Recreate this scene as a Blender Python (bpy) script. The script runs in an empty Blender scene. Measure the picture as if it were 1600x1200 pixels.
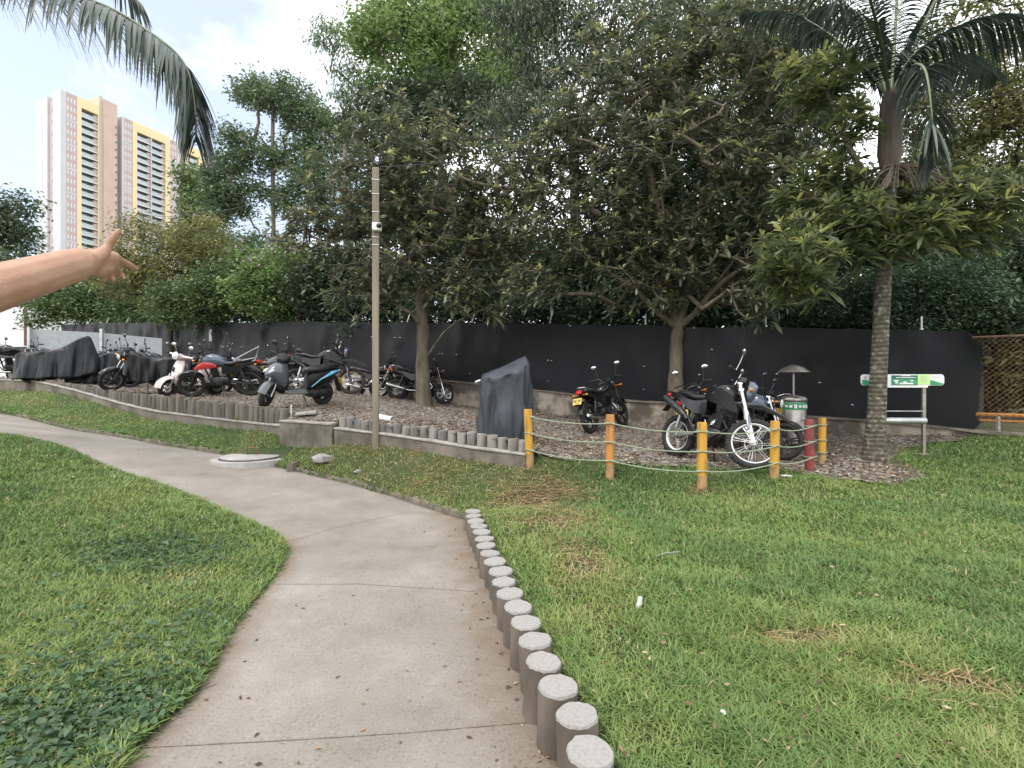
import bpy, math, random
import numpy as np
from mathutils import Vector, Matrix
random.seed(7); rng = np.random.default_rng(11)
R = math.radians
S = bpy.context.scene
COL = S.collection

# ---------------------------------------------------------------- camera
CAMZ = 1.6; F = 800.0; HOR = 600.0          # focal length in pixels of a 1600 px wide picture
cam = bpy.data.cameras.new('camera'); camo = bpy.data.objects.new('camera', cam); COL.objects.link(camo)
camo.location = (0, 0, CAMZ); camo.rotation_euler = (R(90), 0, 0)
cam.sensor_width = 36; cam.lens = 36*F/1600; cam.clip_start = 0.05; cam.clip_end = 2000
S.camera = camo
S.render.resolution_x = 1024; S.render.resolution_y = 768
# ---------------------------------------------------------------- sky + sun
SUN_EL, SUN_AZ = 58, 215
w = bpy.data.worlds.new('World'); S.world = w; w.use_nodes = True
nt = w.node_tree; nt.nodes.clear(); N = nt.nodes; L = nt.links
out = N.new('ShaderNodeOutputWorld'); bg = N.new('ShaderNodeBackground'); bg2 = N.new('ShaderNodeBackground')
sky = N.new('ShaderNodeTexSky'); sky.sky_type = 'NISHITA'; sky.sun_disc = False
sky.sun_elevation = R(SUN_EL); sky.sun_rotation = R(SUN_AZ)
L.new(sky.outputs[0], bg.inputs[0]); bg.inputs[1].default_value = 0.15
tc = N.new('ShaderNodeTexCoord'); mp = N.new('ShaderNodeMapping'); mp.inputs['Scale'].default_value = (1.3, 1.3, 2.2)
mp.inputs['Location'].default_value = (0.35, 0.1, 0.2)
nz = N.new('ShaderNodeTexNoise'); nz.inputs['Scale'].default_value = 1.7; nz.inputs['Detail'].default_value = 6; nz.inputs['Roughness'].default_value = .55
L.new(tc.outputs['Generated'], mp.inputs[0]); L.new(mp.outputs[0], nz.inputs[0])
# a thin place in the cloud cover towards the upper left
vd = N.new('ShaderNodeVectorMath'); vd.operation = 'DOT_PRODUCT'
_d = Vector((-.87, 1, .60)).normalized(); vd.inputs[1].default_value = _d
L.new(tc.outputs['Generated'], vd.inputs[0])
mr = N.new('ShaderNodeMapRange'); mr.inputs[1].default_value = .86; mr.inputs[2].default_value = 1.0; mr.inputs[3].default_value = 0; mr.inputs[4].default_value = .46
L.new(vd.outputs['Value'], mr.inputs[0])
ad = N.new('ShaderNodeMath'); ad.operation = 'ADD'; L.new(nz.outputs[0], ad.inputs[0]); L.new(mr.outputs[0], ad.inputs[1])
cr = N.new('ShaderNodeMapRange'); cr.inputs[1].default_value = .58; cr.inputs[2].default_value = .86; cr.inputs[3].default_value = 1; cr.inputs[4].default_value = .26
L.new(ad.outputs[0], cr.inputs[0])
bg2.inputs[0].default_value = (.97, .985, 1, 1); bg2.inputs[1].default_value = 1.4
mx = N.new('ShaderNodeMixShader'); L.new(cr.outputs[0], mx.inputs[0]); L.new(bg.outputs[0], mx.inputs[1]); L.new(bg2.outputs[0], mx.inputs[2])
L.new(mx.outputs[0], out.inputs[0])
sl = bpy.data.lights.new('sun', 'SUN'); so = bpy.data.objects.new('sun', sl); COL.objects.link(so)
sl.energy = 1.5; sl.angle = R(18); sl.color = (1, .96, .9)
az = R(SUN_AZ); el = R(SUN_EL)
sd = Vector((math.sin(az)*math.cos(el), math.cos(az)*math.cos(el), math.sin(el)))
so.rotation_euler = sd.to_track_quat('Z', 'Y').to_euler(); so.location = (0, -5, 30)
S.view_settings.view_transform = 'Standard'; S.view_settings.look = 'None'; S.view_settings.gamma = 1
S.view_settings.exposure = 0.7
S.cycles.use_denoising = True; S.cycles.max_bounces = 6; S.cycles.diffuse_bounces = 3; S.cycles.transparent_max_bounces = 6

def P(u, v, d): return Vector(((u-800)/F*d, d, CAMZ-(v-HOR)/F*d))

# ---------------------------------------------------------------- object helpers
def tag(o, label=None, cat=None, group=None, kind=None):
    if label: o['label'] = label
    if cat: o['category'] = cat
    if group: o['group'] = group
    if kind: o['kind'] = kind
    return o
def thing(name, label, cat, loc=(0, 0, 0), rz=0, group=None):
    o = bpy.data.objects.new(name, None); COL.objects.link(o); o.location = loc; o.rotation_euler = (0, 0, rz)
    o.empty_display_size = .1
    return tag(o, label, cat, group)
def dup(o, parent=None):
    c = o.copy(); COL.objects.link(c)
    if parent is not None: c.parent = parent
    for ch in list(o.children): dup(ch, c)
    return c
def link_mesh(name, me, mat, parent=None):
    o = bpy.data.objects.new(name, me); COL.objects.link(o)
    for m in (mat if isinstance(mat, (list, tuple)) else [mat]): me.materials.append(m)
    if parent is not None: o.parent = parent
    return o
def frames(pts):
    pts = [Vector(p) for p in pts]; T = []
    for i in range(len(pts)):
        a = pts[max(0, i-1)]; b = pts[min(len(pts)-1, i+1)]; t = (b-a)
        T.append(t.normalized() if t.length > 1e-9 else Vector((0, 0, 1)))
    n = T[0].orthogonal().normalized(); out = []
    for t in T:
        n = (n - t*n.dot(t)); n = n.normalized() if n.length > 1e-6 else t.orthogonal().normalized()
        out.append((t, n, t.cross(n)))
    return pts, out
class MB:
    def __init__(s): s.v = []; s.f = []; s.mi = []
    def add(s, V, Fs, mi=0):
        n = len(s.v); s.v.extend([tuple(p) for p in V]); s.f.extend([tuple(i+n for i in f) for f in Fs]); s.mi.extend([mi]*len(Fs)); return s
    def box(s, c, sz, rot=None, mi=0):
        c = Vector(c); M = rot if rot is not None else Matrix.Identity(3)
        V = [c + M @ Vector((x*sz[0]/2, y*sz[1]/2, z*sz[2]/2)) for x in (-1, 1) for y in (-1, 1) for z in (-1, 1)]
        return s.add(V, [(0, 1, 3, 2), (4, 6, 7, 5), (0, 4, 5, 1), (2, 3, 7, 6), (0, 2, 6, 4), (1, 5, 7, 3)], mi)
    def tube(s, pts, rad, seg=8, cap=True, mi=0, sq=None):
        pts, fr = frames(pts); n = len(pts)
        if not isinstance(rad, (list, tuple)): rad = [rad]*n
        V = []
        for p, (t, a, b), r in zip(pts, fr, rad):
            for k in range(seg):
                an = 2*math.pi*k/seg; V.append(p + (a*math.cos(an) + b*math.sin(an)*(sq or 1))*r)
        Fs = [(i*seg+k, i*seg+(k+1) % seg, (i+1)*seg+(k+1) % seg, (i+1)*seg+k) for i in range(n-1) for k in range(seg)]
        if cap: Fs += [tuple(range(seg))[::-1], tuple((n-1)*seg+k for k in range(seg))]
        return s.add(V, Fs, mi)
    def loft(s, rings, closed=True, mi=0):
        m = len(rings[0]); V = [p for r in rings for p in r]; n = len(rings)
        Fs = [(i*m+k, i*m+(k+1) % m, (i+1)*m+(k+1) % m, (i+1)*m+k) for i in range(n-1) for k in range(m)]
        if closed: Fs += [tuple(range(m))[::-1], tuple((n-1)*m+k for k in range(m))]
        return s.add(V, Fs, mi)
    def sloft(s, secs, seg=12, y0=0, mi=0):     # (x, zc, ry, rz[, power]) rings along x
        rings = []
        for q in secs:
            x, zc, ry, rz = q[:4]; pw = q[4] if len(q) > 4 else 2.6; ring = []
            for k in range(seg):
                a = 2*math.pi*k/seg; c, sn = math.cos(a), math.sin(a)
                ring.append((x, y0+ry*math.copysign(abs(c)**(2/pw), c), zc+rz*math.copysign(abs(sn)**(2/pw), sn)))
            rings.append(ring)
        return s.loft(rings, mi=mi)
    def lathe(s, prof, seg=20, c=(0, 0, 0), M=None, mi=0):
        c = Vector(c); M = M if M is not None else Matrix.Identity(3); rings = []
        for r, z in prof: rings.append([c + M @ Vector((r*math.cos(2*math.pi*k/seg), r*math.sin(2*math.pi*k/seg), z)) for k in range(seg)])
        return s.loft(rings, mi=mi)
    def torus(s, Rr, r, c=(0, 0, 0), seg=28, s2=8, axis='y', w=1.0, mi=0):
        V = []; c = Vector(c)
        for i in range(seg):
            a = 2*math.pi*i/seg
            for k in range(s2):
                b = 2*math.pi*k/s2; rr = Rr + r*math.cos(b); h = r*math.sin(b)*w
                p = (rr*math.cos(a), h, rr*math.sin(a)) if axis == 'y' else (rr*math.cos(a), rr*math.sin(a), h)
                V.append(c+Vector(p))
        Fs = [(i*s2+k, i*s2+(k+1) % s2, ((i+1) % seg)*s2+(k+1) % s2, ((i+1) % seg)*s2+k) for i in range(seg) for k in range(s2)]
        return s.add(V, Fs, mi)
    def ell(s, c, r, seg=14, rg=9, M=None, mi=0):
        prof = []
        c = Vector(c); M = M if M is not None else Matrix.Identity(3); rings = []
        for i in range(rg+1):
            t = math.pi*i/rg; q = max(math.sin(t), .02); z = -math.cos(t)
            rings.append([c + M @ Vector((r[0]*q*math.cos(2*math.pi*k/seg), r[1]*q*math.sin(2*math.pi*k/seg), r[2]*z)) for k in range(seg)])
        return s.loft(rings, mi=mi)
    def prism(s, poly, y0, y1, mi=0):           # polygon in xz extruded along y
        n = len(poly); V = [(x, y0, z) for x, z in poly] + [(x, y1, z) for x, z in poly]
        Fs = [tuple(range(n)), tuple(range(2*n-1, n-1, -1))] + [(k, k+n, (k+1) % n+n, (k+1) % n) for k in range(n)]
        return s.add(V, Fs, mi)
    def xf(s, M): s.v = [tuple(M @ Vector(p)) for p in s.v]; return s
    def build(s, name, mat, parent=None, smooth=40, bev=0):
        me = bpy.data.meshes.new(name); me.from_pydata(s.v, [], s.f)
        if any(s.mi): me.polygons.foreach_set('material_index', s.mi)
        me.update()
        if smooth:
            me.polygons.foreach_set('use_smooth', [True]*len(s.f)); me.set_sharp_from_angle(angle=R(smooth))
        o = link_mesh(name, me, mat, parent)
        if bev:
            b = o.modifiers.new('bevel', 'BEVEL'); b.width = bev; b.segments = 2; b.limit_method = 'ANGLE'
        return o
def np_mesh(name, V, Fa, mat, parent=None, attr=None, smooth=False, attrs=None):
    """V (n,3) float, Fa (m,k) int: one mesh, fast; attr = per-vertex float called 'v'"""
    V = np.ascontiguousarray(V, dtype=np.float32); me = bpy.data.meshes.new(name); m, k = Fa.shape
    me.vertices.add(len(V)); me.vertices.foreach_set('co', V.ravel())
    me.loops.add(m*k); me.loops.foreach_set('vertex_index', Fa.astype(np.int32).ravel())
    me.polygons.add(m); me.polygons.foreach_set('loop_start', np.arange(0, m*k, k, dtype=np.int32))
    if smooth: me.polygons.foreach_set('use_smooth', np.ones(m, dtype=bool))
    d = dict(attrs or {})
    if attr is not None: d['v'] = attr
    for an, av in d.items():
        a = me.attributes.new(an, 'FLOAT', 'POINT'); a.data.foreach_set('value', np.ascontiguousarray(av, dtype=np.float32))
    me.update(calc_edges=True); me.validate()
    return link_mesh(name, me, mat, parent)

# ---------------------------------------------------------------- materials
def newmat(name):
    m = bpy.data.materials.new(name); m.use_nodes = True; nt = m.node_tree
    return m, nt, nt.nodes['Principled BSDF']
def mk(name, c, c2=None, rough=.6, metal=0., scale=6., detail=4, bump=0., bscale=40., lo=.35, hi=.65, coat=0, coord='Object', stretch=None, spec=None):
    m, nt, b = newmat(name); N, L = nt.nodes, nt.links
    b.inputs['Roughness'].default_value = rough; b.inputs['Metallic'].default_value = metal
    if coat: b.inputs['Coat Weight'].default_value = coat
    if spec is not None: b.inputs['Specular IOR Level'].default_value = spec
    c2 = c2 or tuple(x*.75 for x in c)
    tc = N.new('ShaderNodeTexCoord'); src = tc.outputs[coord]
    if stretch:
        mp = N.new('ShaderNodeMapping'); mp.inputs['Scale'].default_value = stretch; L.new(src, mp.inputs[0]); src = mp.outputs[0]
    n = N.new('ShaderNodeTexNoise'); n.inputs['Scale'].default_value = scale; n.inputs['Detail'].default_value = detail; n.inputs['Roughness'].default_value = .6
    L.new(src, n.inputs[0])
    r = N.new('ShaderNodeMapRange'); r.inputs[1].default_value = lo; r.inputs[2].default_value = hi; L.new(n.outputs[0], r.inputs[0])
    x = N.new('ShaderNodeMix'); x.data_type = 'RGBA'; x.inputs[6].default_value = (*c, 1); x.inputs[7].default_value = (*c2, 1)
    L.new(r.outputs[0], x.inputs[0]); L.new(x.outputs[2], b.inputs['Base Color'])
    if bump:
        n2 = N.new('ShaderNodeTexNoise'); n2.inputs['Scale'].default_value = bscale; n2.inputs['Detail'].default_value = 5; L.new(src, n2.inputs[0])
        bp = N.new('ShaderNodeBump'); bp.inputs['Strength'].default_value = bump; bp.inputs['Distance'].default_value = .01
        L.new(n2.outputs[0], bp.inputs['Height']); L.new(bp.outputs[0], b.inputs['Normal'])
    return m
def ramp(N, cols):
    r = N.new('ShaderNodeValToRGB'); e = r.color_ramp.elements
    e[0].position, e[0].color = cols[0][0], (*cols[0][1], 1); e[1].position, e[1].color = cols[-1][0], (*cols[-1][1], 1)
    for p, c in cols[1:-1]:
        q = e.new(p); q.color = (*c, 1)
    return r
def leafmat(name, cols, rough=.5, trans=.35, big=None):
    m, nt, b = newmat(name); N, L = nt.nodes, nt.links
    a = N.new('ShaderNodeAttribute'); a.attribute_name = 'v'; r = ramp(N, cols)
    L.new(a.outputs['Fac'], r.inputs[0]); L.new(r.outputs[0], b.inputs['Base Color']); b.inputs['Roughness'].default_value = rough
    t = N.new('ShaderNodeBsdfTranslucent'); L.new(r.outputs[0], t.inputs[0]); mx = N.new('ShaderNodeMixShader'); mx.inputs[0].default_value = trans
    L.new(b.outputs[0], mx.inputs[1]); L.new(t.outputs[0], mx.inputs[2]); L.new(mx.outputs[0], N['Material Output'].inputs[0])
    return m
M = {}
M['rubber'] = mk('rubber', (.010, .010, .011), (.022, .021, .019), .8, scale=20, bump=.2)
M['black'] = mk('black_paint', (.007, .007, .009), (.012, .012, .014), .22, coat=.3, spec=.35)
M['plastic'] = mk('black_plastic', (.007, .007, .008), (.013, .013, .014), .42, scale=15, spec=.3)
M['seatv'] = mk('seat_vinyl', (.011, .011, .012), (.018, .018, .019), .42, bump=.1, bscale=150)
M['chrome'] = mk('chrome', (.6, .6, .62), (.45, .45, .46), .18, 1.)
M['alu'] = mk('alloy', (.5, .5, .52), (.38, .38, .38), .35, .9)
M['engine'] = mk('engine_metal', (.07, .07, .073), (.02, .02, .021), .45, .7, scale=14)
M['white_p'] = mk('white_paint', (.75, .75, .76), (.62, .61, .6), .35)
M['pinkw'] = mk('pale_pink_paint', (.72, .60, .60), (.64, .52, .52), .25, coat=.5)
M['red_p'] = mk('red_paint', (.45, .03, .03), (.35, .02, .02), .25, coat=.5)
M['orange_p'] = mk('orange_paint', (.55, .18, .04), None, .35)
M['grey_p'] = mk('grey_paint', (.10, .11, .125), (.07, .08, .09), .28, coat=.6)
M['blue_p'] = mk('blue_stripe_paint', (.06, .38, .65), (.3, .55, .7), .3)
M['bluegrey_p'] = mk('blue_grey_paint', (.05, .07, .11), (.10, .12, .17), .25, coat=.5)
M['glass_l'] = mk('headlight_glass', (.65, .68, .72), (.45, .48, .5), .12, spec=.8)
M['mirror'] = mk('mirror_glass', (.7, .72, .75), (.6, .6, .62), .05, 1.)
M['tail'] = mk('tail_light_red', (.5, .02, .015), (.3, .01, .01), .2)
M['amber'] = mk('amber_lens', (.7, .25, .03), None, .25)
M['plate'] = mk('plate_yellow', (.75, .55, .10), (.65, .48, .1), .45)
M['ink'] = mk('dark_ink', (.02, .02, .02), None, .6)
M['cover_b'] = mk('black_cover_cloth', (.008, .0085, .010), (.014, .015, .017), .42, scale=5, bump=.3, bscale=9, spec=.35)
M['cover_g'] = mk('grey_cover_cloth', (.042, .048, .060), (.030, .034, .043), .5, scale=4, bump=.35, bscale=9, spec=.35)
M['concrete'] = mk('path_concrete', (.36, .33, .30), (.29, .265, .235), .9, scale=1.2, bump=.15, bscale=60)
M['kerb'] = mk('rough_kerb_concrete', (.22, .19, .155), (.11, .095, .075), .95, scale=5, bump=.6, bscale=22)
M['wallc'] = mk('stained_wall_concrete', (.20, .175, .145), (.085, .075, .06), .95, scale=2.2, bump=.4, bscale=18)
M['ledge'] = mk('ledge_concrete', (.36, .34, .31), (.22, .20, .18), .9, scale=6, bump=.4, bscale=25)
M['log'] = mk('weathered_concrete_log', (.17, .15, .13), (.07, .062, .055), .95, scale=3, bump=.5, bscale=20, stretch=(1, 1, .25))
M['log2'] = mk('pale_weathered_log', (.25, .23, .215), (.09, .083, .075), .95, scale=3, bump=.5, bscale=20, stretch=(1, 1, .25))
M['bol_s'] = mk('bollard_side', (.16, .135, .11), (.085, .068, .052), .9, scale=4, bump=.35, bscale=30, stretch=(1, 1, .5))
M['bol_t'] = mk('bollard_top', (.285, .272, .262), (.215, .203, .19), .9, scale=55, detail=8, bump=.12, bscale=120, lo=.45, hi=.7)  # top face set paler and greyer than the sides
M['yellow'] = mk('yellow_post_paint', (.50, .27, .035), (.22, .125, .05), .75, scale=14, detail=8, bump=.6, bscale=30, stretch=(1, 1, .16), lo=.48, hi=.66)
M['orange'] = mk('orange_post_paint', (.48, .21, .05), (.22, .115, .06), .75, scale=14, detail=8, bump=.6, bscale=30, stretch=(1, 1, .16), lo=.48, hi=.66)
M['redpost'] = mk('red_post_paint', (.26, .045, .04), (.17, .04, .035), .6, scale=5, bump=.3, bscale=25)
M['rope'] = mk('pale_green_rope', (.30, .34, .24), (.19, .23, .155), .8, scale=40, bump=.5, bscale=120)
M['polew'] = mk('grey_wood_pole', (.26, .22, .165), (.15, .13, .095), .9, scale=4, bump=.5, bscale=30, stretch=(2, 2, .15))
M['steel'] = mk('brushed_steel', (.40, .38, .35), (.27, .25, .23), .38, .85, scale=8)
M['galv'] = mk('galvanised_steel', (.55, .56, .56), (.4, .4, .4), .45, .7)
M['pvc'] = mk('white_plastic', (.75, .74, .72), (.6, .58, .55), .5)
M['green_s'] = mk('sign_green', (.03, .22, .10), (.05, .32, .14), .4, scale=12)
M['dgreen_s'] = mk('sign_dark_green', (.015, .09, .07), (.02, .12, .09), .4)
M['lime_s'] = mk('sign_lime', (.48, .72, .22), (.5, .74, .3), .4)
M['white_s'] = mk('sign_white', (.78, .78, .78), (.7, .7, .7), .4)
M['skin'] = mk('skin', (.38, .225, .15), (.31, .165, .105), .5, scale=22, detail=8, bump=.14, bscale=220)
M['shirt'] = mk('cotton_shirt', (.12, .16, .24), None, .85, bump=.2, bscale=80)
M['jeans'] = mk('denim', (.04, .06, .11), None, .85, bump=.2, bscale=90)
M['hair'] = mk('dark_hair', (.015, .01, .008), None, .5, bump=.5, bscale=200)
M['stone'] = mk('pale_stone', (.33, .32, .31), (.2, .19, .18), .9, bump=.6, bscale=14)
M['straw'] = leafmat('dry_straw', [(0, (.16, .09, .045)), (.5, (.30, .20, .10)), (1, (.46, .36, .20))], .8, .2)
M['bark_l'] = mk('loquat_bark', (.17, .14, .10), (.075, .06, .045), .95, scale=6, bump=.7, bscale=25, stretch=(1, 1, .3))
M['bark_d'] = mk('dark_bark', (.06, .05, .04), (.03, .026, .02), .95, scale=6, bump=.6, bscale=20, stretch=(1, 1, .3))
M['bark_e'] = mk('pale_bark', (.24, .19, .16), (.13, .10, .085), .9, scale=3, bump=.3, bscale=20, stretch=(1, 1, .3))
M['litter'] = leafmat('leaf_litter', [(0, (.055, .03, .02)), (.5, (.16, .09, .05)), (.8, (.30, .20, .12)), (1, (.45, .36, .26))], .85, .1)
M['pebble'] = leafmat('gravel_stone', [(0, (.09, .075, .065)), (.6, (.24, .21, .19)), (1, (.45, .42, .39))], .9, 0.)
# ---------------------------------------------------------------- terrain
class TPS:
    def __init__(s, pts, lam=.02):
        A = np.array(pts, float); s.c = A[:, :2]; n = len(A)
        d2 = ((s.c[:, None]-s.c[None])**2).sum(-1); K = np.where(d2 > 0, .5*d2*np.log(d2+1e-12), 0) + lam*np.eye(n)
        Q = np.hstack([np.ones((n, 1)), s.c]); Mx = np.zeros((n+3, n+3)); Mx[:n, :n] = K; Mx[:n, n:] = Q; Mx[n:, :n] = Q.T
        s.w = np.linalg.solve(Mx, np.concatenate([A[:, 2], np.zeros(3)]))
        s.lo = s.c.min(0)-.5; s.hi = s.c.max(0)+.5
    def __call__(s, x, y):
        x = np.clip(np.asarray(x, float), s.lo[0], s.hi[0]); y = np.clip(np.asarray(y, float), s.lo[1], s.hi[1]); sh = x.shape
        x = x.ravel(); y = y.ravel(); o = np.empty(len(x))
        for i in range(0, len(x), 20000):
            X = x[i:i+20000]; Y = y[i:i+20000]
            d2 = (X[:, None]-s.c[:, 0])**2 + (Y[:, None]-s.c[:, 1])**2
            o[i:i+20000] = (.5*d2*np.log(d2+1e-12)) @ s.w[:-3] + s.w[-3] + s.w[-2]*X + s.w[-1]*Y
        return o.reshape(sh)
def pz(u, v, z):                 # a pixel on the horizontal level z
    d = (CAMZ-z)*F/(v-HOR); p = P(u, v, d); return (p.x, p.y, z)
def pd(u, v, d): return tuple(P(u, v, d))
near_edge = [pz(*a) for a in [(60, 1500, .0), (200, 1181, .0), (256, 1125, -.01), (300, 1090, -.02), (369, 975, -.03), (406, 928, -.03), (431, 900, -.03), (447, 868, -.02)]]
near_edge2 = [pz(*a) for a in [(447, 852, -.02), (425, 832, .0), (375, 810, .05), (312, 780, .12), (259, 760, .2), (197, 741, .3), (140, 717, .46), (94, 697, .6), (0, 679, .75), (-150, 655, .92)]]
bol_line = [(.52, 1.0), (.33, 1.72), (.29, 1.87), (.261, 2.07), (.19, 2.36), (.039, 3.24), (-.15, 4.2), (-.36, 5.3), (-.434, 5.69)]
far_edge2 = [pz(*a) for a in [(730, 812, -.04), (618, 776, .0), (549, 756, .07), (459, 735, .2), (400, 724, .28), (344, 709, .36), (250, 695, .45), (115, 672, .6), (25, 650, .84), (-150, 634, 1.0)]]
pathpts = near_edge + near_edge2 + far_edge2 + [(x, y, -.035) for x, y in bol_line[2:]] + [(.5, 1.0, 0), (.7, -1, 0), (-1.6, -1, 0)]
zP = TPS(pathpts, .05)
# retaining wall: u, depth, v of log tops, ledge, foot
WALL = [(-150, 17, 588, 588, 604), (0, 15, 592, 592.5, 610), (60, 14.4, 594, 594.5, 611), (81, 14.0, 595.5, 598.5, 612), (125, 13.4, 601, 609, 619), (200, 12.2, 614, 630, 641),
        (250, 11.6, 618, 641, 655), (322, 10.7, 626, 650, 663), (406, 9.7, 635, 659.5, 671), (447, 9.3, 639, 663, 680)]
WALLB = [(447, 9.22, 655, 655.5, 690), (528, 8.8, 660, 660.5, 693)]
WALLC = [(530, 8.78, 649, 667, 690), (600, 8.3, 661, 675, 693), (678, 7.9, 669.5, 686, 703), (738, 7.6, 677, 696, 717), (826, 7.2, 688.5, 707, 728)]
def wrow(t): u, d, a, b, c = t; q = P(u, a, d); return (q.x, q.y, q.z, P(u, b, d).z, P(u, c, d).z)
wA, wB, wC = [[wrow(t) for t in Wl] for Wl in (WALL, WALLB, WALLC)]
def fence_d(t): return 1/(.0714+.0458*t)
def fxy(u): t = (u-800)/F; d = fence_d(t); return (t*d, d)
lawn = [(x, y, z+.02) for x, y, z in near_edge+near_edge2] + [(x, y, z+.05) for x, y, z in far_edge2]
lawn += [(x+.1, y, .16 if y < 2.5 else .125) for x, y in bol_line] + [(x+.7, y, .19) for x, y in bol_line] + [(1.2, 1.0, .2), (4, 1.5, .2), (8, 2.5, .22), (2, 4, .2), (5, 5, .2), (9, 6, .28), (-3.5, 2, 0.02), (-5, 3.5, .12), (-7, 4.5, .4), (-3.5, 5.0, .06), (.3, 5.9, .15), (.2, 6.6, .17)]
lawn += [(a, b-.08, e) for a, b, c, d, e in wA+wB+wC]
lawn += [pd(953, 748, 6.95), pd(1097, 766, 6.5), pd(1210, 749, 6.8), pd(1272, 742, 7.2), pd(1443, 711, 8.2), pd(1520, 690, 8.6), pd(1600, 692, 8.2), pd(1400, 760, 6.8), pd(1600, 740, 7.2)]
zG = TPS(lawn, .01)
park = [(a, b+.1, c-.05) for a, b, c, d, e in wA+wB+wC] + [pd(945, 722, 7.6), pd(980, 727, 7.3), pd(1088, 734, 7.15), pd(1062, 716, 8.2), pd(1157, 744, 7.25), pd(1280, 742, 7.3), pd(965, 668, 11), pd(1040, 664, 11.7), pd(680, 629, 15.4), pd(1518, 686, 8.8), pd(1258, 677, 10.1), pd(1365, 718, 8.0), pd(1450, 748, 6.95), pd(665, 633, 13.3), pd(560, 621.5, 16), pd(655, 627, 14.3), pd(1240, 702, 8.9), pd(310, 620, 12.4), pd(455, 638, 10.1), pd(88, 599, 14.6), pd(20, 592, 16), pd(520, 613, 13), pd(160, 594, 24), pd(400, 600, 20), pd(785, 690, 7.9)]
zK0 = TPS(park, .05)
def seg_dist(x, y, line):
    x = np.asarray(x, float); y = np.asarray(y, float); best = np.full(x.shape, 1e9)
    for (ax, ay), (bx, by) in zip(line[:-1], line[1:]):
        dx, dy = bx-ax, by-ay; t = np.clip(((x-ax)*dx+(y-ay)*dy)/(dx*dx+dy*dy+1e-12), 0, 1); best = np.minimum(best, np.hypot(x-ax-dx*t, y-ay-dy*t))
    return best
PE = [None]
def zK(x, y):
    x = np.asarray(x, float); y = np.asarray(y, float); z = zK0(x, y)
    if PE[0] is None: return z
    t = np.clip(seg_dist(x, y, PE[0])/.9, 0, 1); t = t*t*(3-2*t); t = np.where((.0714*y+.0458*x) > 1.02, 1, t); return z*t+(zG(x, y)+.008)*(1-t)
def resamp(pts, n):
    A = np.array([p[:2] for p in pts], float); s = np.concatenate([[0], np.cumsum(np.linalg.norm(np.diff(A, axis=0), axis=1))]); t = np.linspace(0, s[-1], n)
    return np.stack([np.interp(t, s, A[:, 0]), np.interp(t, s, A[:, 1])], 1)
def pip(x, y, poly):
    x = np.asarray(x); y = np.asarray(y); c = np.zeros(x.shape, bool); n = len(poly); j = n-1
    for i in range(n):
        xi, yi = poly[i][:2]; xj, yj = poly[j][:2]
        c ^= ((yi > y) != (yj > y)) & (x < (xj-xi)*(y-yi)/((yj-yi) or 1e-9)+xi); j = i
    return c
def hit(u, v, f):
    d = np.arange(1.2, 45, .01); x = (u-800)/F*d; z = CAMZ-(v-HOR)/F*d; k = np.argmax(z <= f(x, d)); return Vector((x[k], d[k], float(f(x[k:k+1], d[k:k+1])[0])))
A_l = resamp([(-1.9, -2.5)]+near_edge, 60); A_r = resamp([(.75, -2.5)]+[(.62, .2)]+bol_line, 60)
B_l = resamp(near_edge2, 90); B_r = resamp(far_edge2, 90)
# rounded change of direction between the two straights
J_l = resamp([A_l[-1], B_l[0]], 5)[1:-1]; J_r = resamp([A_r[-1], B_r[0]], 5)[1:-1]
PL = np.concatenate([A_l, J_l, B_l]); PR = np.concatenate([A_r, J_r, B_r])
path_poly = list(PL)+list(PR[::-1])
park_edge_px = [(840, 722), (890, 719), (940, 720), (980, 726), (1040, 729), (1088, 733), (1150, 736), (1216, 733), (1260, 742), (1330, 752), (1400, 757), (1455, 749), (1425, 731), (1395, 717), (1400, 705), (1440, 695), (1500, 689)]
park_edge = [tuple(hit(u, v, zG))[:2] for u, v in park_edge_px]
PE[0] = park_edge[1:]
wall_line = [(a, b) for a, b, *_ in wA+wB+wC]
fl = [fxy(u) for u in (1530, 1258, 980, 680, 400, 160, 95)]
park_poly = wall_line+park_edge+[(x, y+.1) for x, y in fl]+[(-34, 33), (-34, 25)]
def ground_z(x, y):
    x = np.asarray(x, float); y = np.asarray(y, float)
    z = zG(x, y)+.015*np.sin(x*3.1+y*1.7)*np.sin(y*2.3-x)
    k = pip(x, y, park_poly); z = np.where(k, zK(x, y)-.03, z)
    p = pip(x, y, path_poly); z = np.where(p, zP(x, y)-.07, z)
    beyond = (.0714*y+.0458*x) > 1.0
    z = np.where(beyond & ~k, zK(x, y)-.05, z)
    return z
def gridmesh(name, xs, ys, zf, mat, mask=None, attrs=None):
    X, Y = np.meshgrid(xs, ys); Z = zf(X, Y); nx = len(xs); ny = len(ys)
    V = np.stack([X.ravel(), Y.ravel(), Z.ravel()], 1)
    i = np.arange((ny-1)*(nx-1)); r = i//(nx-1); c = i % (nx-1); a = r*nx+c
    Fa = np.stack([a, a+1, a+nx+1, a+nx], 1)
    if mask is not None:
        cx = V[Fa].mean(1); Fa = Fa[mask(cx[:, 0], cx[:, 1])]
        used, inv = np.unique(Fa, return_inverse=True); V = V[used]; Fa = inv.reshape(Fa.shape)
    return np_mesh(name, V, Fa, mat, smooth=True)
def axisv(lo, hi, flo, fhi, step, grow=1.25):
    a = list(np.arange(flo, fhi+1e-6, step)); s = step; x = a[-1]
    while x < hi: s *= grow; x += s; a.append(x)
    s = step; x = a[0]; b = []
    while x > lo: s *= grow; x -= s; b.append(x)
    return np.array(b[::-1]+a)
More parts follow.
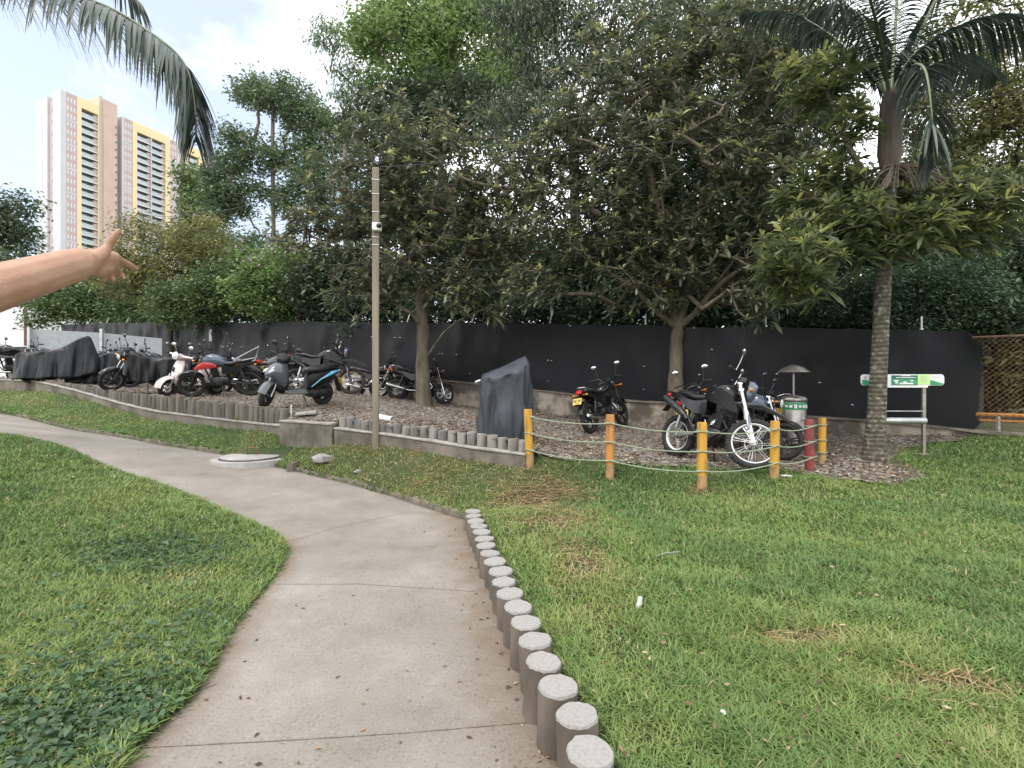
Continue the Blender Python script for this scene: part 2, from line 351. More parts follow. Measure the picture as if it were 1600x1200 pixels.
# ground material: soil and moss between the blades
m, nt, b = newmat('lawn_soil'); N_, L_ = nt.nodes, nt.links
tc = N_.new('ShaderNodeTexCoord'); n1 = N_.new('ShaderNodeTexNoise'); n1.inputs['Scale'].default_value = 1.1; n1.inputs['Detail'].default_value = 8; n1.inputs['Roughness'].default_value = .7
L_.new(tc.outputs['Object'], n1.inputs[0]); r_ = ramp(N_, [(.3, (.030, .045, .014)), (.5, (.05, .07, .02)), (.62, (.10, .09, .035)), (.8, (.14, .11, .06))]); L_.new(n1.outputs[0], r_.inputs[0]); L_.new(r_.outputs[0], b.inputs['Base Color'])
b.inputs['Roughness'].default_value = 1; n2 = N_.new('ShaderNodeTexNoise'); n2.inputs['Scale'].default_value = 45; n2.inputs['Detail'].default_value = 6; L_.new(tc.outputs['Object'], n2.inputs[0])
bp = N_.new('ShaderNodeBump'); bp.inputs['Strength'].default_value = .8; bp.inputs['Distance'].default_value = .03; L_.new(n2.outputs[0], bp.inputs['Height']); L_.new(bp.outputs[0], b.inputs['Normal'])
M['lawn'] = m
g = gridmesh('ground', axisv(-600, 600, -15, 12, .09), axisv(-60, 900, .8, 17, .09), ground_z, M['lawn']); tag(g, kind='structure')
# gravel of the parking area
m, nt, b = newmat('parking_gravel'); N_, L_ = nt.nodes, nt.links
tc = N_.new('ShaderNodeTexCoord'); vo = N_.new('ShaderNodeTexVoronoi'); vo.inputs['Scale'].default_value = 26; L_.new(tc.outputs['Object'], vo.inputs[0])
n1 = N_.new('ShaderNodeTexNoise'); n1.inputs['Scale'].default_value = .9; n1.inputs['Detail'].default_value = 7; n1.inputs['Roughness'].default_value = .7; L_.new(tc.outputs['Object'], n1.inputs[0])
sp = N_.new('ShaderNodeSeparateColor'); L_.new(vo.outputs['Color'], sp.inputs[0])
r1 = ramp(N_, [(0, (.065, .055, .045)), (.5, (.175, .157, .135)), (.85, (.26, .24, .212)), (1, (.42, .395, .36))]); L_.new(sp.outputs[0], r1.inputs[0])
r2 = ramp(N_, [(.35, (1, .98, .95)), (.65, (.52, .44, .36))]); L_.new(n1.outputs[0], r2.inputs[0])
mm = N_.new('ShaderNodeMix'); mm.data_type = 'RGBA'; mm.blend_type = 'MULTIPLY'; mm.inputs[0].default_value = 1; L_.new(r1.outputs[0], mm.inputs[6]); L_.new(r2.outputs[0], mm.inputs[7]); L_.new(mm.outputs[2], b.inputs['Base Color'])
bp = N_.new('ShaderNodeBump'); bp.inputs['Strength'].default_value = .9; bp.inputs['Distance'].default_value = .02; L_.new(vo.outputs['Distance'], bp.inputs['Height']); bp.invert = True; L_.new(bp.outputs[0], b.inputs['Normal']); b.inputs['Roughness'].default_value = .95
M['gravel'] = m
def park_mask(x, y): return pip(x, y, park_poly)
pk = gridmesh('parking_ground', np.arange(-34, 12, .1), np.arange(6.5, 34, .1), lambda x, y: zK(x, y)+.012*np.sin(x*5)*np.sin(y*4.2), M['gravel'], park_mask); tag(pk, kind='structure')
# concrete path
m, nt, b = newmat('path_concrete_jointed'); N_, L_ = nt.nodes, nt.links
tc = N_.new('ShaderNodeTexCoord'); n1 = N_.new('ShaderNodeTexNoise'); n1.inputs['Scale'].default_value = .9; n1.inputs['Detail'].default_value = 9; n1.inputs['Roughness'].default_value = .65; L_.new(tc.outputs['Object'], n1.inputs[0])
r1 = ramp(N_, [(.28, (.14, .122, .10)), (.42, (.20, .178, .152)), (.55, (.235, .212, .185)), (.72, (.30, .275, .245))]); L_.new(n1.outputs[0], r1.inputs[0])
at = N_.new('ShaderNodeAttribute'); at.attribute_name = 'edge'; n3 = N_.new('ShaderNodeTexNoise'); n3.inputs['Scale'].default_value = 5; n3.inputs['Detail'].default_value = 6; L_.new(tc.outputs['Object'], n3.inputs[0])
ma = N_.new('ShaderNodeMath'); ma.operation = 'MULTIPLY'; L_.new(at.outputs['Fac'], ma.inputs[0]); L_.new(n3.outputs[0], ma.inputs[1])
mr = N_.new('ShaderNodeMapRange'); mr.inputs[1].default_value = .12; mr.inputs[2].default_value = .5; mr.inputs[4].default_value = .85; L_.new(ma.outputs[0], mr.inputs[0])
m1 = N_.new('ShaderNodeMix'); m1.data_type = 'RGBA'; L_.new(mr.outputs[0], m1.inputs[0]); L_.new(r1.outputs[0], m1.inputs[6]); m1.inputs[7].default_value = (.17, .118, .078, 1)
n4 = N_.new('ShaderNodeTexNoise'); n4.inputs['Scale'].default_value = 70; n4.inputs['Detail'].default_value = 4; L_.new(tc.outputs['Object'], n4.inputs[0])
r3 = ramp(N_, [(.30, (.66, .63, .60)), (.44, (1, 1, 1)), (.62, (1, 1, 1)), (.72, (1.4, 1.4, 1.4))]); L_.new(n4.outputs[0], r3.inputs[0])
m2 = N_.new('ShaderNodeMix'); m2.data_type = 'RGBA'; m2.blend_type = 'MULTIPLY'; m2.inputs[0].default_value = 1; L_.new(m1.outputs[2], m2.inputs[6]); L_.new(r3.outputs[0], m2.inputs[7]); L_.new(m2.outputs[2], b.inputs['Base Color'])
b.inputs['Roughness'].default_value = .92; bp = N_.new('ShaderNodeBump'); bp.inputs['Strength'].default_value = .3; bp.inputs['Distance'].default_value = .006; L_.new(n4.outputs[0], bp.inputs['Height']); L_.new(bp.outputs[0], b.inputs['Normal'])
M['path'] = m
seg_s = np.concatenate([[0], np.cumsum(np.linalg.norm(np.diff((PL+PR)/2, axis=0), axis=1))])
C = 24; tt = np.linspace(0, 1, C+1)
X = PL[:, None, 0]*(1-tt)+PR[:, None, 0]*tt; Y = PL[:, None, 1]*(1-tt)+PR[:, None, 1]*tt; Z = zP(X, Y)
# tooled joints: real grooves across the slab
joint = np.zeros(len(PL)); rows = []; jd = [.95, 3.3, 4.55]
V = np.stack([X.ravel(), Y.ravel(), Z.ravel()], 1); nC = C+1; nr = len(PL)
a = (np.arange(nr-1)[:, None]*nC+np.arange(C)).ravel(); Fa = np.stack([a, a+1, a+nC+1, a+nC], 1)
edge = np.tile(np.maximum(np.clip(1-(1-tt)*3.2, 0, 1), .9*np.clip(1-tt*7, 0, 1)), nr)
edge = edge*np.repeat(np.where(np.arange(nr) < 66, 1, .35), nC)
# skirts down so that the slab has thickness
Vb = V.copy(); Vb[:, 2] -= .1; n0 = len(V); V2 = np.concatenate([V, Vb])
l = np.arange(nr-1)*nC; sk1 = np.stack([l, l+nC, l+nC+n0, l+n0], 1); l2 = l+C; sk2 = np.stack([l2+nC, l2, l2+n0, l2+nC+n0], 1)
po = np_mesh('path', V2, np.concatenate([Fa, sk1, sk2]), M['path'], smooth=True, attrs={'edge': np.concatenate([edge, edge])}); tag(po, kind='structure')
M['joint'] = mk('joint_dirt', (.13, .113, .095), (.23, .205, .18), 1, scale=30)
def strip(pts, wd, f, off, name, mat):
    p = resamp(pts, 60); t = np.gradient(p, axis=0); n = np.stack([-t[:, 1], t[:, 0]], 1); n /= np.linalg.norm(n, axis=1)[:, None]
    wv = wd*(.6+.6*rng.random(len(p)))[:, None]; a = p-n*wv; b2 = p+n*wv; Vs = np.concatenate([a, b2]); z = f(Vs[:, 0], Vs[:, 1])+off
    k = np.arange(len(p)-1); return np.concatenate([Vs, z[:, None]], 1), np.stack([k, k+1, k+1+len(p), k+len(p)], 1)
JP = [[(205, 1172), (400, 1160), (640, 1146), (845, 1128)], [(425, 913), (560, 913), (742, 925)], [(447, 848), (520, 826), (640, 800), (722, 806)], [(395, 785), (470, 766), (560, 752)], [(180, 722), (300, 716), (385, 716)], [(80, 690), (160, 684), (215, 690)], [(190, 1000+0), (190, 1001)]][:6]
VV = []; FF = []; o_ = 0
for q in JP:
    w_ = [tuple(hit(u, v, zP))[:2] for u, v in q]; a1, a2 = strip(w_, .003, zP, .004, '', None); VV.append(a1); FF.append(a2+o_); o_ += len(a1)
jo = np_mesh('path_joint', np.concatenate(VV), np.concatenate(FF), M['joint']); jo.parent = po

# ---------------------------------------------------------------- retaining walls, kerb, logs
def wallmesh(name, rows, th, mat, top_over=0, parent=None, key=3, seg=6):
    A = np.array(rows); s = np.concatenate([[0], np.cumsum(np.linalg.norm(np.diff(A[:, :2], axis=0), axis=1))]); t = np.arange(0, s[-1], .25); t = np.append(t, s[-1])
    B = np.stack([np.interp(t, s, A[:, k]) for k in range(5)], 1); T = np.gradient(B[:, :2], axis=0); T /= np.linalg.norm(T, axis=1)[:, None]; Nn = np.stack([-T[:, 1], T[:, 0]], 1)
    if Nn[0, 1] < 0: Nn = -Nn
    return B, Nn, t
def build_wall(name, rows, label, cat='wall', off=-.06):
    B, Nn, t = wallmesh(name, rows, .14, None); root = thing(name, label, cat, (B[0, 0], B[0, 1], B[0, 4]))
    mb = MB(); lb = MB(); R1 = []; R2 = []; o = Vector(root.location)
    for i, (x, y, zt, zl, zf) in enumerate(B):
        n = Nn[i]; p = np.array([x, y]); f = p+n*(off-.05); k = p+n*(off+.13); j = .006*math.sin(i*1.7)
        R1.append([Vector((f[0], f[1], zf-.25))-o, Vector((f[0]+n[0]*j, f[1]+n[1]*j, zl-.03))-o, Vector((k[0], k[1], zl-.03))-o, Vector((k[0], k[1], zf-.25))-o])
        f2 = f-n*.018; k2 = p+n*(off+.13)
        R2.append([Vector((f2[0], f2[1], zl-.03))-o, Vector((f2[0], f2[1], zl+j))-o, Vector((k2[0], k2[1], zl+j))-o, Vector((k2[0], k2[1], zl-.028))-o])
    mb.loft(R1); lb.loft(R2)
    mb.build('wall_body', M['wallc'], root, smooth=30); lb.build('coping', M['ledge'], root, smooth=30, bev=.006)
    return root
build_wall('retaining_wall', wA, 'long curving low concrete retaining wall under the left log edging, climbing to the far left')
build_wall('retaining_wall', wC, 'short stained concrete retaining wall ending at the first yellow post')
rb = build_wall('retaining_wall', wB, 'crumbled concrete block section of wall between the two runs of log edging', off=-.1)
logs0 = None
def logrow(rows, dia, label, group, mat, skip=()):
    B, Nn, t = wallmesh('', rows, 0, None); n = int(t[-1]/(dia*1.02)); ts = (np.arange(n)+.5)*t[-1]/n
    meshes = []
    for k in range(5):
        r = dia/2*(.93+.05*k/2); mb = MB(); rr = random.Random(k); seg = 12
        prof = [(1, -.3), (1.0, -.02), (.93, 0)]; rings = []
        wob = [1+.05*rr.uniform(-1, 1) for _ in range(seg)]; tilt = rr.uniform(-.02, .02)
        for q, z in prof: rings.append([(r*q*wob[a]*math.cos(2*math.pi*a/seg), r*q*wob[a]*math.sin(2*math.pi*a/seg), z+tilt*math.cos(2*math.pi*a/seg)) for a in range(seg)])
        mb.loft(rings); meshes.append(mb)
    protos = []
    for i, tv in enumerate(ts):
        if i in skip: continue
        x, y, zt, zl = [np.interp(tv, t, B[:, k]) for k in (0, 1, 2, 3)]; k = random.randrange(5)
        if zt-zl < .02: continue
        if len(protos) < 5:
            o = meshes[len(protos)].build('edging_log', mat); protos.append(o)
        else: o = protos[k].copy(); COL.objects.link(o)
        tag(o, label, 'edging log', group)
        nn = np.array([np.interp(tv, t, Nn[:, 0]), np.interp(tv, t, Nn[:, 1])])
        o.location = (x+nn[0]*(.0+dia*.5-.05), y+nn[1]*(dia*.5-.05), zt+random.uniform(-.022, .012)); o.rotation_euler = (R(random.uniform(-3, 3)), R(random.uniform(-3, 3)), random.uniform(0, 6))
        o.scale = (1, 1, max(.35, (zt-zl+.06)/.3))
logrow(wA[2:], .155, 'upright grey concrete log in the long edging row along the left retaining wall', 'edging logs on the left retaining wall', M['log'])
logrow(wC, .165, 'pale upright concrete log in the short edging row left of the first yellow post', 'edging logs on the right retaining wall', M['log2'])
# kerb of the path (bank side)
kp = resamp([p for p in far_edge2 if p[0] > -5.8 and p[0] < -.3], 120)
def kerb(pts, name, label):
    T = np.gradient(pts, axis=0); T /= np.linalg.norm(T, axis=1)[:, None]; Nn = np.stack([T[:, 1], -T[:, 0]], 1)
    if Nn[0, 1] < 0: Nn = -Nn
    mb = MB(); rings = []
    for i, p in enumerate(pts):
        n = Nn[i]; z = float(zP(p[0], p[1])); j = .012*math.sin(i*2.1)+.01*math.sin(i*.9); a = p+n*(.0+j*.5); c = p+n*(.07+j)
        rings.append([Vector((a[0], a[1], z-.1)), Vector((a[0], a[1], z+.05+j)), Vector((c[0], c[1], z+.055+j)), Vector((c[0], c[1], z-.1))])
    mb.loft(rings); return tag(mb.build(name, M['kerb'], smooth=30), label, 'kerb')
far_r = [p for p in far_edge2[:4]]; kerb(resamp(far_r, 120), 'kerb', 'rough narrow concrete kerb along the path below the bank, right of the manhole')
kerb(resamp(far_edge2[5:9], 120), 'kerb', 'rough narrow concrete kerb along the path, left of the manhole')
# bollards beside the path
mb = MB(); seg = 28; rr = random.Random(5)
bver = []
for k in range(5):
    b_ = MB(); rad = .09
    wb = [1+.03*rr.uniform(-1, 1) for _ in range(seg)]
    def ring(q, z, jz=0): return [(rad*q*wb[a]*math.cos(2*math.pi*a/seg), rad*q*wb[a]*math.sin(2*math.pi*a/seg), z+jz*rr.uniform(-1, 1)) for a in range(seg)]
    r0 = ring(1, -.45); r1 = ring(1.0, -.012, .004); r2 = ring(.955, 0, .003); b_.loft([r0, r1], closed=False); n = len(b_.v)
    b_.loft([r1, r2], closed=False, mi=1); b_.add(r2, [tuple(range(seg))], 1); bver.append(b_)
bl = np.array(bol_line[2:]); bs = np.concatenate([[0], np.cumsum(np.linalg.norm(np.diff(bl, axis=0), axis=1))])
depths = [800*.18/wd for wd in (77, 69.5, 62, 56.2, 52.3, 49, 44.5, 41.7, 39.2, 37.5, 34.8, 32.5, 31.5, 30, 29, 27.8, 26.5, 25.3+.35, 25.3-.2)]
us = [922, 901, 872, 849.5, 835.5, 822, 809.6, 796.5, 787, 782, 773.5, 765.5, 759.5, 756.5, 752.5, 748.5, 743.5, 740.3, 739]
vs = [1173, 1115, 1070, 1032, 998.5, 971, 946.6, 925.7, 907.7, 891, 876, 863, 851, 840.5, 830, 821, 813, 805, 797.7]
blist = []
yy = np.array(depths); yy = np.interp(np.arange(19), [0, 18], [0, 1]); 
ds = np.polyval(np.polyfit(np.arange(19), depths, 3), np.arange(19))
for i in range(19):
    q = P(us[i], vs[i], ds[i]); blist.append((q.x, q.y, q.z))
blist.insert(0, (blist[0][0]+.06, blist[0][1]-.2, .25)); blist.insert(0, (blist[0][0]+.07, blist[0][1]-.2, .25))
bp_ = []
for i, (x, y, z) in enumerate(blist):
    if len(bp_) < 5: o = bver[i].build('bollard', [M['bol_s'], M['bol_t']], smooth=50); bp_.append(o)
    else: o = bp_[(i*3) % 5].copy(); COL.objects.link(o)
    k = i-2
    lab = 'short round concrete bollard with a pale top in the row beside the path'
    if k == 0: lab = 'nearest short concrete bollard in view, cut by the bottom edge, with a pale chipped top'
    if k == 1: lab = 'second nearest short concrete bollard, pale top, in the row beside the path'
    if k == 18: lab = 'farthest short concrete bollard, at the head of the row where the path bends'
    if k < 0: lab = 'short concrete bollard just below the bottom of the picture beside the path'
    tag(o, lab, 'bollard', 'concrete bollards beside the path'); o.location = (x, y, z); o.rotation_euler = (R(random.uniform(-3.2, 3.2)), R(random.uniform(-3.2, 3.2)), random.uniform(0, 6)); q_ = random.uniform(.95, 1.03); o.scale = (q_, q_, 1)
# ---------------------------------------------------------------- fence with tarpaulin
def ftop(x): return float(np.interp(x, [-40, -34.6*.87, -24, -11, -4.6, -2.6, 2.9, 7.9, 14], [6.3, 5.35, 4.95, 4.2, 3.72, 3.5, 3.0, 2.52, 2.0]))
def fpt(u): x, y = fxy(u); return Vector((x, y, 0))
FA = fpt(95); FB = fpt(1545); FE = Vector((13.5, (1-.0458*13.5)/.0714, 0))
fdir = (FB-FA).normalized(); fnor = Vector((-fdir.y, fdir.x, 0))     # fnor points away from the camera
if fnor.y < 0: fnor = -fnor
# top of cloth from the photograph: v of the top edge against u
def topz(u):
    v = np.interp(u, [95, 160, 400, 600, 680, 980, 1040, 1280, 1356, 1540], [507, 504, 502, 502, 503, 506, 507, 511, 513, 517]); d = fence_d((u-800)/F); return CAMZ-(v-HOR)/F*d
def botz(u):
    v = np.interp(u, [95, 400, 680, 833, 980, 1040, 1258, 1356, 1545], [546, 567, 592, 608, 625, 628, 649.5, 655, 673]); d = fence_d((u-800)/F); return CAMZ-(v-HOR)/F*d
Ltot = (FB-FA).length
def u_at(s): p = FA+fdir*s; return 800+F*p.x/p.y
fence = thing('fence', 'long fence hung with black tarpaulin behind the motorcycles, bare chain link at the right', 'fence', (FA.x, FA.y, 2.5)); fo = Vector(fence.location)
ns = 520; nzz = 14; ss = np.linspace(0, Ltot, ns); V = []; 
rngf = np.random.default_rng(3)
dents = [(rngf.uniform(0, Ltot), rngf.uniform(.02, .9)**1.5, rngf.uniform(.12, .45), rngf.uniform(.02, .06)) for _ in range(130)]
post_s = [s for s in np.arange(Ltot-.9, 0, -2.55)]
for i, s in enumerate(ss):
    u = u_at(s); zt = topz(u); zb = botz(u); p = FA+fdir*s
    dp = min(abs(s-q) for q in post_s); sag = -(.03+.02*math.sin(s*.7))*math.sin(min(dp/1.27, 1)*math.pi/2)-.016*abs(math.sin(s*6.3+math.sin(s)))
    for k in range(nzz):
        t = k/(nzz-1); z = zt+sag*(1 if t < .1 else 0)+(zb-zt)*t
        if s > Ltot-.5: z += 0
        y = .02*math.sin(s*.9+t*3)*math.sin(t*3.1)+.006*math.sin(s*3.3+t*6)-.012*math.exp(-(dp/.12)**2)*(1-t*.4)
        for ds_, dt_, dr, da in dents: 
            q = ((s-ds_)/dr)**2+((t-dt_)*1.7/dr)**2
            if q < 4: y += da*math.exp(-q)*math.cos(s*5)
        e = max(0, (s-(Ltot-.35))/.35); xs = -.08*e*abs(math.sin(t*17))-.25*e*(max(0, .25-t)/.25)**2-.12*e*t
        q = p+fdir*xs+fnor*(y-.03); V.append((q.x-fo.x, q.y-fo.y, z-fo.z))
V = np.array(V); i = np.arange((ns-1)*(nzz-1)); r = i//(nzz-1); c = i % (nzz-1); a = r*nzz+c
M['tarp'] = mk('black_tarpaulin', (.0045, .0045, .0055), (.0105, .0105, .0135), .5, scale=.45, bump=.3, bscale=5, detail=6, coord='Object', spec=.22)
np_mesh('tarpaulin', V, np.stack([a, a+1, a+nzz+1, a+nzz], 1), M['tarp'], fence, smooth=True)
for s in post_s+[Ltot+2.3]:
    p = FA+fdir*s+fnor*.05-fo; u = u_at(s); zt = topz(min(u, 1540))
    if s > Ltot: zt = topz(1540)-.25
    mb = MB().tube([(p.x, p.y, zt-2.4-fo.z), (p.x, p.y, zt+.02-fo.z)], .03, 8)
    mb.build('post', M['galv'], fence)
    a = Vector((p.x, p.y, zt+.02-fo.z)); q = a-fnor*-.12+Vector((0, 0, .26)) 
    if u > 1000: q = a+Vector((.0, 0, .22))
    MB().tube([a, a.lerp(q, .5)+Vector((0, 0, .02)), q], .019, 6).build('barb_arm', M['galv'], fence)
# barbed wires along the arms
mb = MB()
for j in (.35, .95):
    pts = []
    for s in np.arange(.3, Ltot, 1.3):
        u = u_at(s); p = FA+fdir*s+fnor*(.05+.12*j)-fo; pts.append((p.x, p.y, topz(u)+.02+.26*j-.01*math.sin(s)-fo.z))
    mb.tube(pts, .0018, 4)
mb.build('barbed_wire', M['rustw'] if 'rustw' in M else M['engine'], fence)
rt_ = np.random.default_rng(8); tp0 = None
for k in range(60):
    s = rt_.uniform(1, Ltot-.3) if k % 2 else min(post_s, key=lambda q: abs(q-rt_.uniform(0, Ltot))); u = u_at(s); zz = topz(u)+(botz(u)-topz(u))*rt_.choice([.04, .3, .55, .62, .85]); p = FA+fdir*s-fnor*.055-fo
    if tp0 is None: tp0 = MB().ell((0, 0, 0), (.028, .012, .016), 8, 5).build('tie', M['galv'], fence); o = tp0
    else: o = tp0.copy(); COL.objects.link(o)
    o.location = (p.x, p.y, zz-fo.z)
# bare chain link at the right end
M['rustw'] = mk('rusty_wire', (.22, .12, .075), (.12, .07, .05), .7, .4)
mb = MB(); s0 = Ltot-.55; s1 = Ltot+5; zl0 = botz(1545)-.05; zl1 = topz(1540)-.1
h = zl1-zl0; step = .085
def cl(s, z): p = FA+fdir*s+fnor*.07-fo; return (p.x, p.y, z-fo.z)
n_ = int((s1-s0+h)/step)
for k in range(n_):
    for sg in (1, -1):
        a0 = s0+k*step-(h if sg > 0 else 0); za = zl0; sa, sb = (a0, a0+h) if sg > 0 else (a0+0, a0-h)
        t0 = 0; t1 = 1
        def cut(lo, hi, A, B):
            return max(lo, 0), hi
        if sb != sa:
            ta = (s0-sa)/(sb-sa); tb = (s1-sa)/(sb-sa); t0 = max(0, min(ta, tb)); t1 = min(1, max(ta, tb))
        if t1 <= t0: continue
        mb.tube([cl(sa+(sb-sa)*t0, zl0+h*t0), cl(sa+(sb-sa)*t1, zl0+h*t1)], .0032, 3, cap=False)
mb.build('chain_link', M['rustw'], fence, smooth=0)
mb = MB().tube([cl(s0, zl1), cl(s1, zl1)], .02, 6); mb.build('top_rail', M['rustw'], fence)
# low wall below the fence
M['fwall'] = mk('fence_wall_plaster', (.36, .31, .25), (.10, .085, .07), .95, scale=1.6, detail=8, bump=.4, bscale=14, lo=.42, hi=.56)
o = Vector((FA.x, FA.y, 3)); mb = MB(); cp = MB(); R1 = []; R2 = []
for s in np.linspace(0, Ltot+5.5, 90):
    u = u_at(min(s, Ltot)); zb = botz(u)+.02 if s <= Ltot else botz(1545)-.02*(s-Ltot); p = FA+fdir*s; f = p-fnor*.02; k = p+fnor*.16; zb -= .0
    R1.append([Vector((f.x, f.y, zb-2.2))-o, Vector((f.x, f.y, zb-.06))-o, Vector((k.x, k.y, zb-.06))-o, Vector((k.x, k.y, zb-2.2))-o]); f = f-fnor*.05
    R2.append([Vector((f.x, f.y, zb-.06))-o, Vector((f.x, f.y, zb-.012+.006*math.sin(s*7)))-o, Vector((k.x, k.y, zb-.012))-o, Vector((k.x, k.y, zb-.058))-o])
fw = thing('low_wall', 'long low plaster wall with peeling paint carrying the black tarpaulin fence', 'wall', o)
mb.loft(R1); mb.build('wall_body', M['fwall'], fw, smooth=30); cp.loft(R2); cp.build('coping', M['wallc'], fw, smooth=30)
# notice on the tarpaulin
def facing(pos, n): return Matrix.Translation(pos) @ Matrix((( -n.y, n.x, 0), (0, 0, 0), (0, 0, 0))).to_4x4()
u = 332; x, y = fxy(u); p = Vector((x, y, CAMZ-(524-HOR)/F*y)) - fnor*.09
nt_ = thing('notice', 'small white notice high on the black tarpaulin above the red motorcycle', 'notice', p, math.atan2(fdir.y, fdir.x))
MB().box((0, 0, 0), (.2, .012, .50)).build('board', M['white_s'], nt_)
mb = MB(); [mb.box((0, -.009, .14-.07*k), (.13, .004, .018)) for k in range(5)]; mb.box((0, -.009, -.19), (.08, .004, .05)); mb.build('print', M['dgreen_s'], nt_)

# ---------------------------------------------------------------- rope fence of painted posts
POSTS = [(828, 640, 729, 'yellow', 'mossy yellow post at the end of the retaining wall, beside the grey covered motorcycle', .058), (953, 648, 748, 'orange', 'orange yellow rope fence post standing alone in the grass edge', .058),
         (1097, 660, 766, 'yellow', 'bright yellow rope fence post in front of the rear wheel of the dirt bike', .062), (1210, 658, 749, 'yellow', 'stout yellow orange post just right of the front wheel of the dirt bike', .058),
         (1265, 655, 738, 'redpost', 'dark red painted post, end of the ropes', .062), (1248, 645, 704, 'orange', 'orange post in front of the steel litter bin', .055), (1285, 653, 725, 'yellow', 'yellow post with tied rope loops, rightmost of the painted posts', .055), (1217, 638, 703, 'yellow', 'yellow post half hidden behind the stout post, left of the litter bin', .055)]
PP = []
for u, v0, v1, mt, lab, rad in POSTS:
    p = hit(u, v1, lambda x, y: ground_z(x, y)); h = (v1-v0)/F*p.y; PP.append((p, h))
    t = thing('fence_post', lab, 'post', p, random.uniform(0, 1)); lean = .045*h*(-1 if u == 828 else random.uniform(-.4, .4)); rr = random.Random(u)
    seg = 12; rings = []
    for z, q in [(-.25, 1.0), (0, 1.02), (.1, .98), (.3*h, 1.03), (.6*h, .99), (.9*h, 1.0), (h-.01, .99), (h, .93)]:
        rings.append([(rad*q*(1+rr.uniform(-.03, .03))*math.cos(2*math.pi*a/seg)+lean*z/h, rad*q*(1+rr.uniform(-.03, .03))*math.sin(2*math.pi*a/seg), z) for a in range(seg)])
    mb = MB(); k = 5 if mt != 'redpost' else 8
    mb.loft(rings[:2]+[[(x, y, z*0+.22*h) for x, y, z in rings[2]]], closed=False, mi=1 if mt != 'redpost' else 0); mb.loft([[(x, y, .22*h) for x, y, z in rings[2]]]+rings[3:], closed=False); mb.add(rings[-1], [tuple(range(seg))])
    M.setdefault('postbase', mk('bare_post_base', (.40, .24, .10), (.20, .13, .07), .85, scale=6, bump=.5, bscale=25))
    mb.build('shaft', [M[mt], M['postbase']], t, smooth=50)
order = [0, 1, 2, 3, 4]
for j, fr in enumerate((.87, .58, .29)):
    pts = []
    for a, b in zip(order[:-1], order[1:]):
        pa, ha = PP[a]; pb, hb = PP[b]; A_ = pa+Vector((0, -.068, ha*fr)); B_ = pb+Vector((0, -.068, hb*fr)); sag = .02+.02*((A_-B_).length)
        for k in range(12):
            t = k/12; q = A_.lerp(B_, t); q.z -= sag*4*t*(1-t); pts.append(q)
    pa, ha = PP[4]; pts.append(pa+Vector((0.02, -.068, ha*fr))); pts.append(pa+Vector((.08, -.03, ha*fr+.01)))
    pa, ha = PP[0]; pts = [pa+Vector((-.075, .0, ha*fr)), pa+Vector((-.06, -.06, ha*fr+.01))]+pts
    t = thing('rope', ['top', 'middle', 'bottom'][j]+' pale green rope strung along the yellow and red posts', 'rope', pts[0], group=None); o = Vector(pts[0])
    MB().tube([p-o for p in pts], .0088, 6).build('strand', M['rope'], t)
    for a in order:
        pa, ha = PP[a]; mb = MB().torus(.066, .009, pa+Vector((0, 0, ha*fr))-o, 16, 6, 'z'); mb.build('loop', M['rope'], t)
pa, ha = PP[7]; pb, hb = PP[5]; pc, hc = PP[6]
t = thing('rope', 'short slack rope between the three back posts by the litter bin', 'rope', pa); mb = MB()
for (p1, h1), (p2, h2), fr in (((pa, ha), (pb, hb), .85), ((pb, hb), (pc, hc), .85), ((pb, hb), (pc, hc), .5)):
    A_ = p1+Vector((0, -.05, h1*fr))-pa; B_ = p2+Vector((0, -.05, h2*fr))-pa; mb.tube([A_.lerp(B_, k/8)-Vector((0, 0, .15*(k/8)*(1-k/8))) for k in range(9)], .009, 6)
mb.build('strand', M['rope'], t)
for fr in (.85, .52, .25): MB().torus(.062, .01, pc-pa+Vector((0, 0, hc*fr)), 16, 6, 'z').build('loop', M['rope'], t)

# ---------------------------------------------------------------- pole with camera
p = hit(587, 699, lambda x, y: ground_z(x, y)); d = p.y; hp = (699-263)/F*d
t = thing('utility_pole', 'tall square weathered wooden pole in front of the left tree carrying a small camera', 'pole', p, R(12))
mb = MB(); mb.box((0, 0, hp/2-.2), (.105, .105, hp+.4)); mb.build('shaft', M['polew'], t, bev=.012)
for v in (283, 305, 333, 372, 384):
    z = (699-v)/F*d; MB().box((0, 0, z), (.118, .118, .014)).build('metal_band', M['galv'], t, bev=.003)
z = (699-358)/F*d
c = thing('surveillance_camera', 'small white box camera with a black lens fixed to the wooden pole', 'camera', p+Vector((.045, -.10, z))); 
MB().box((0, 0, 0), (.135, .09, .125)).build('housing', M['white_p'], c, bev=.012); MB().box((-.02, .05, 0), (.06, .06, .05)).build('bracket', M['white_p'], c)
mb = MB().ell((.045, -.045, .01), (.042, .035, .042)); mb.build('lens', M['black'], c)
polep = p; polez = p.z+hp
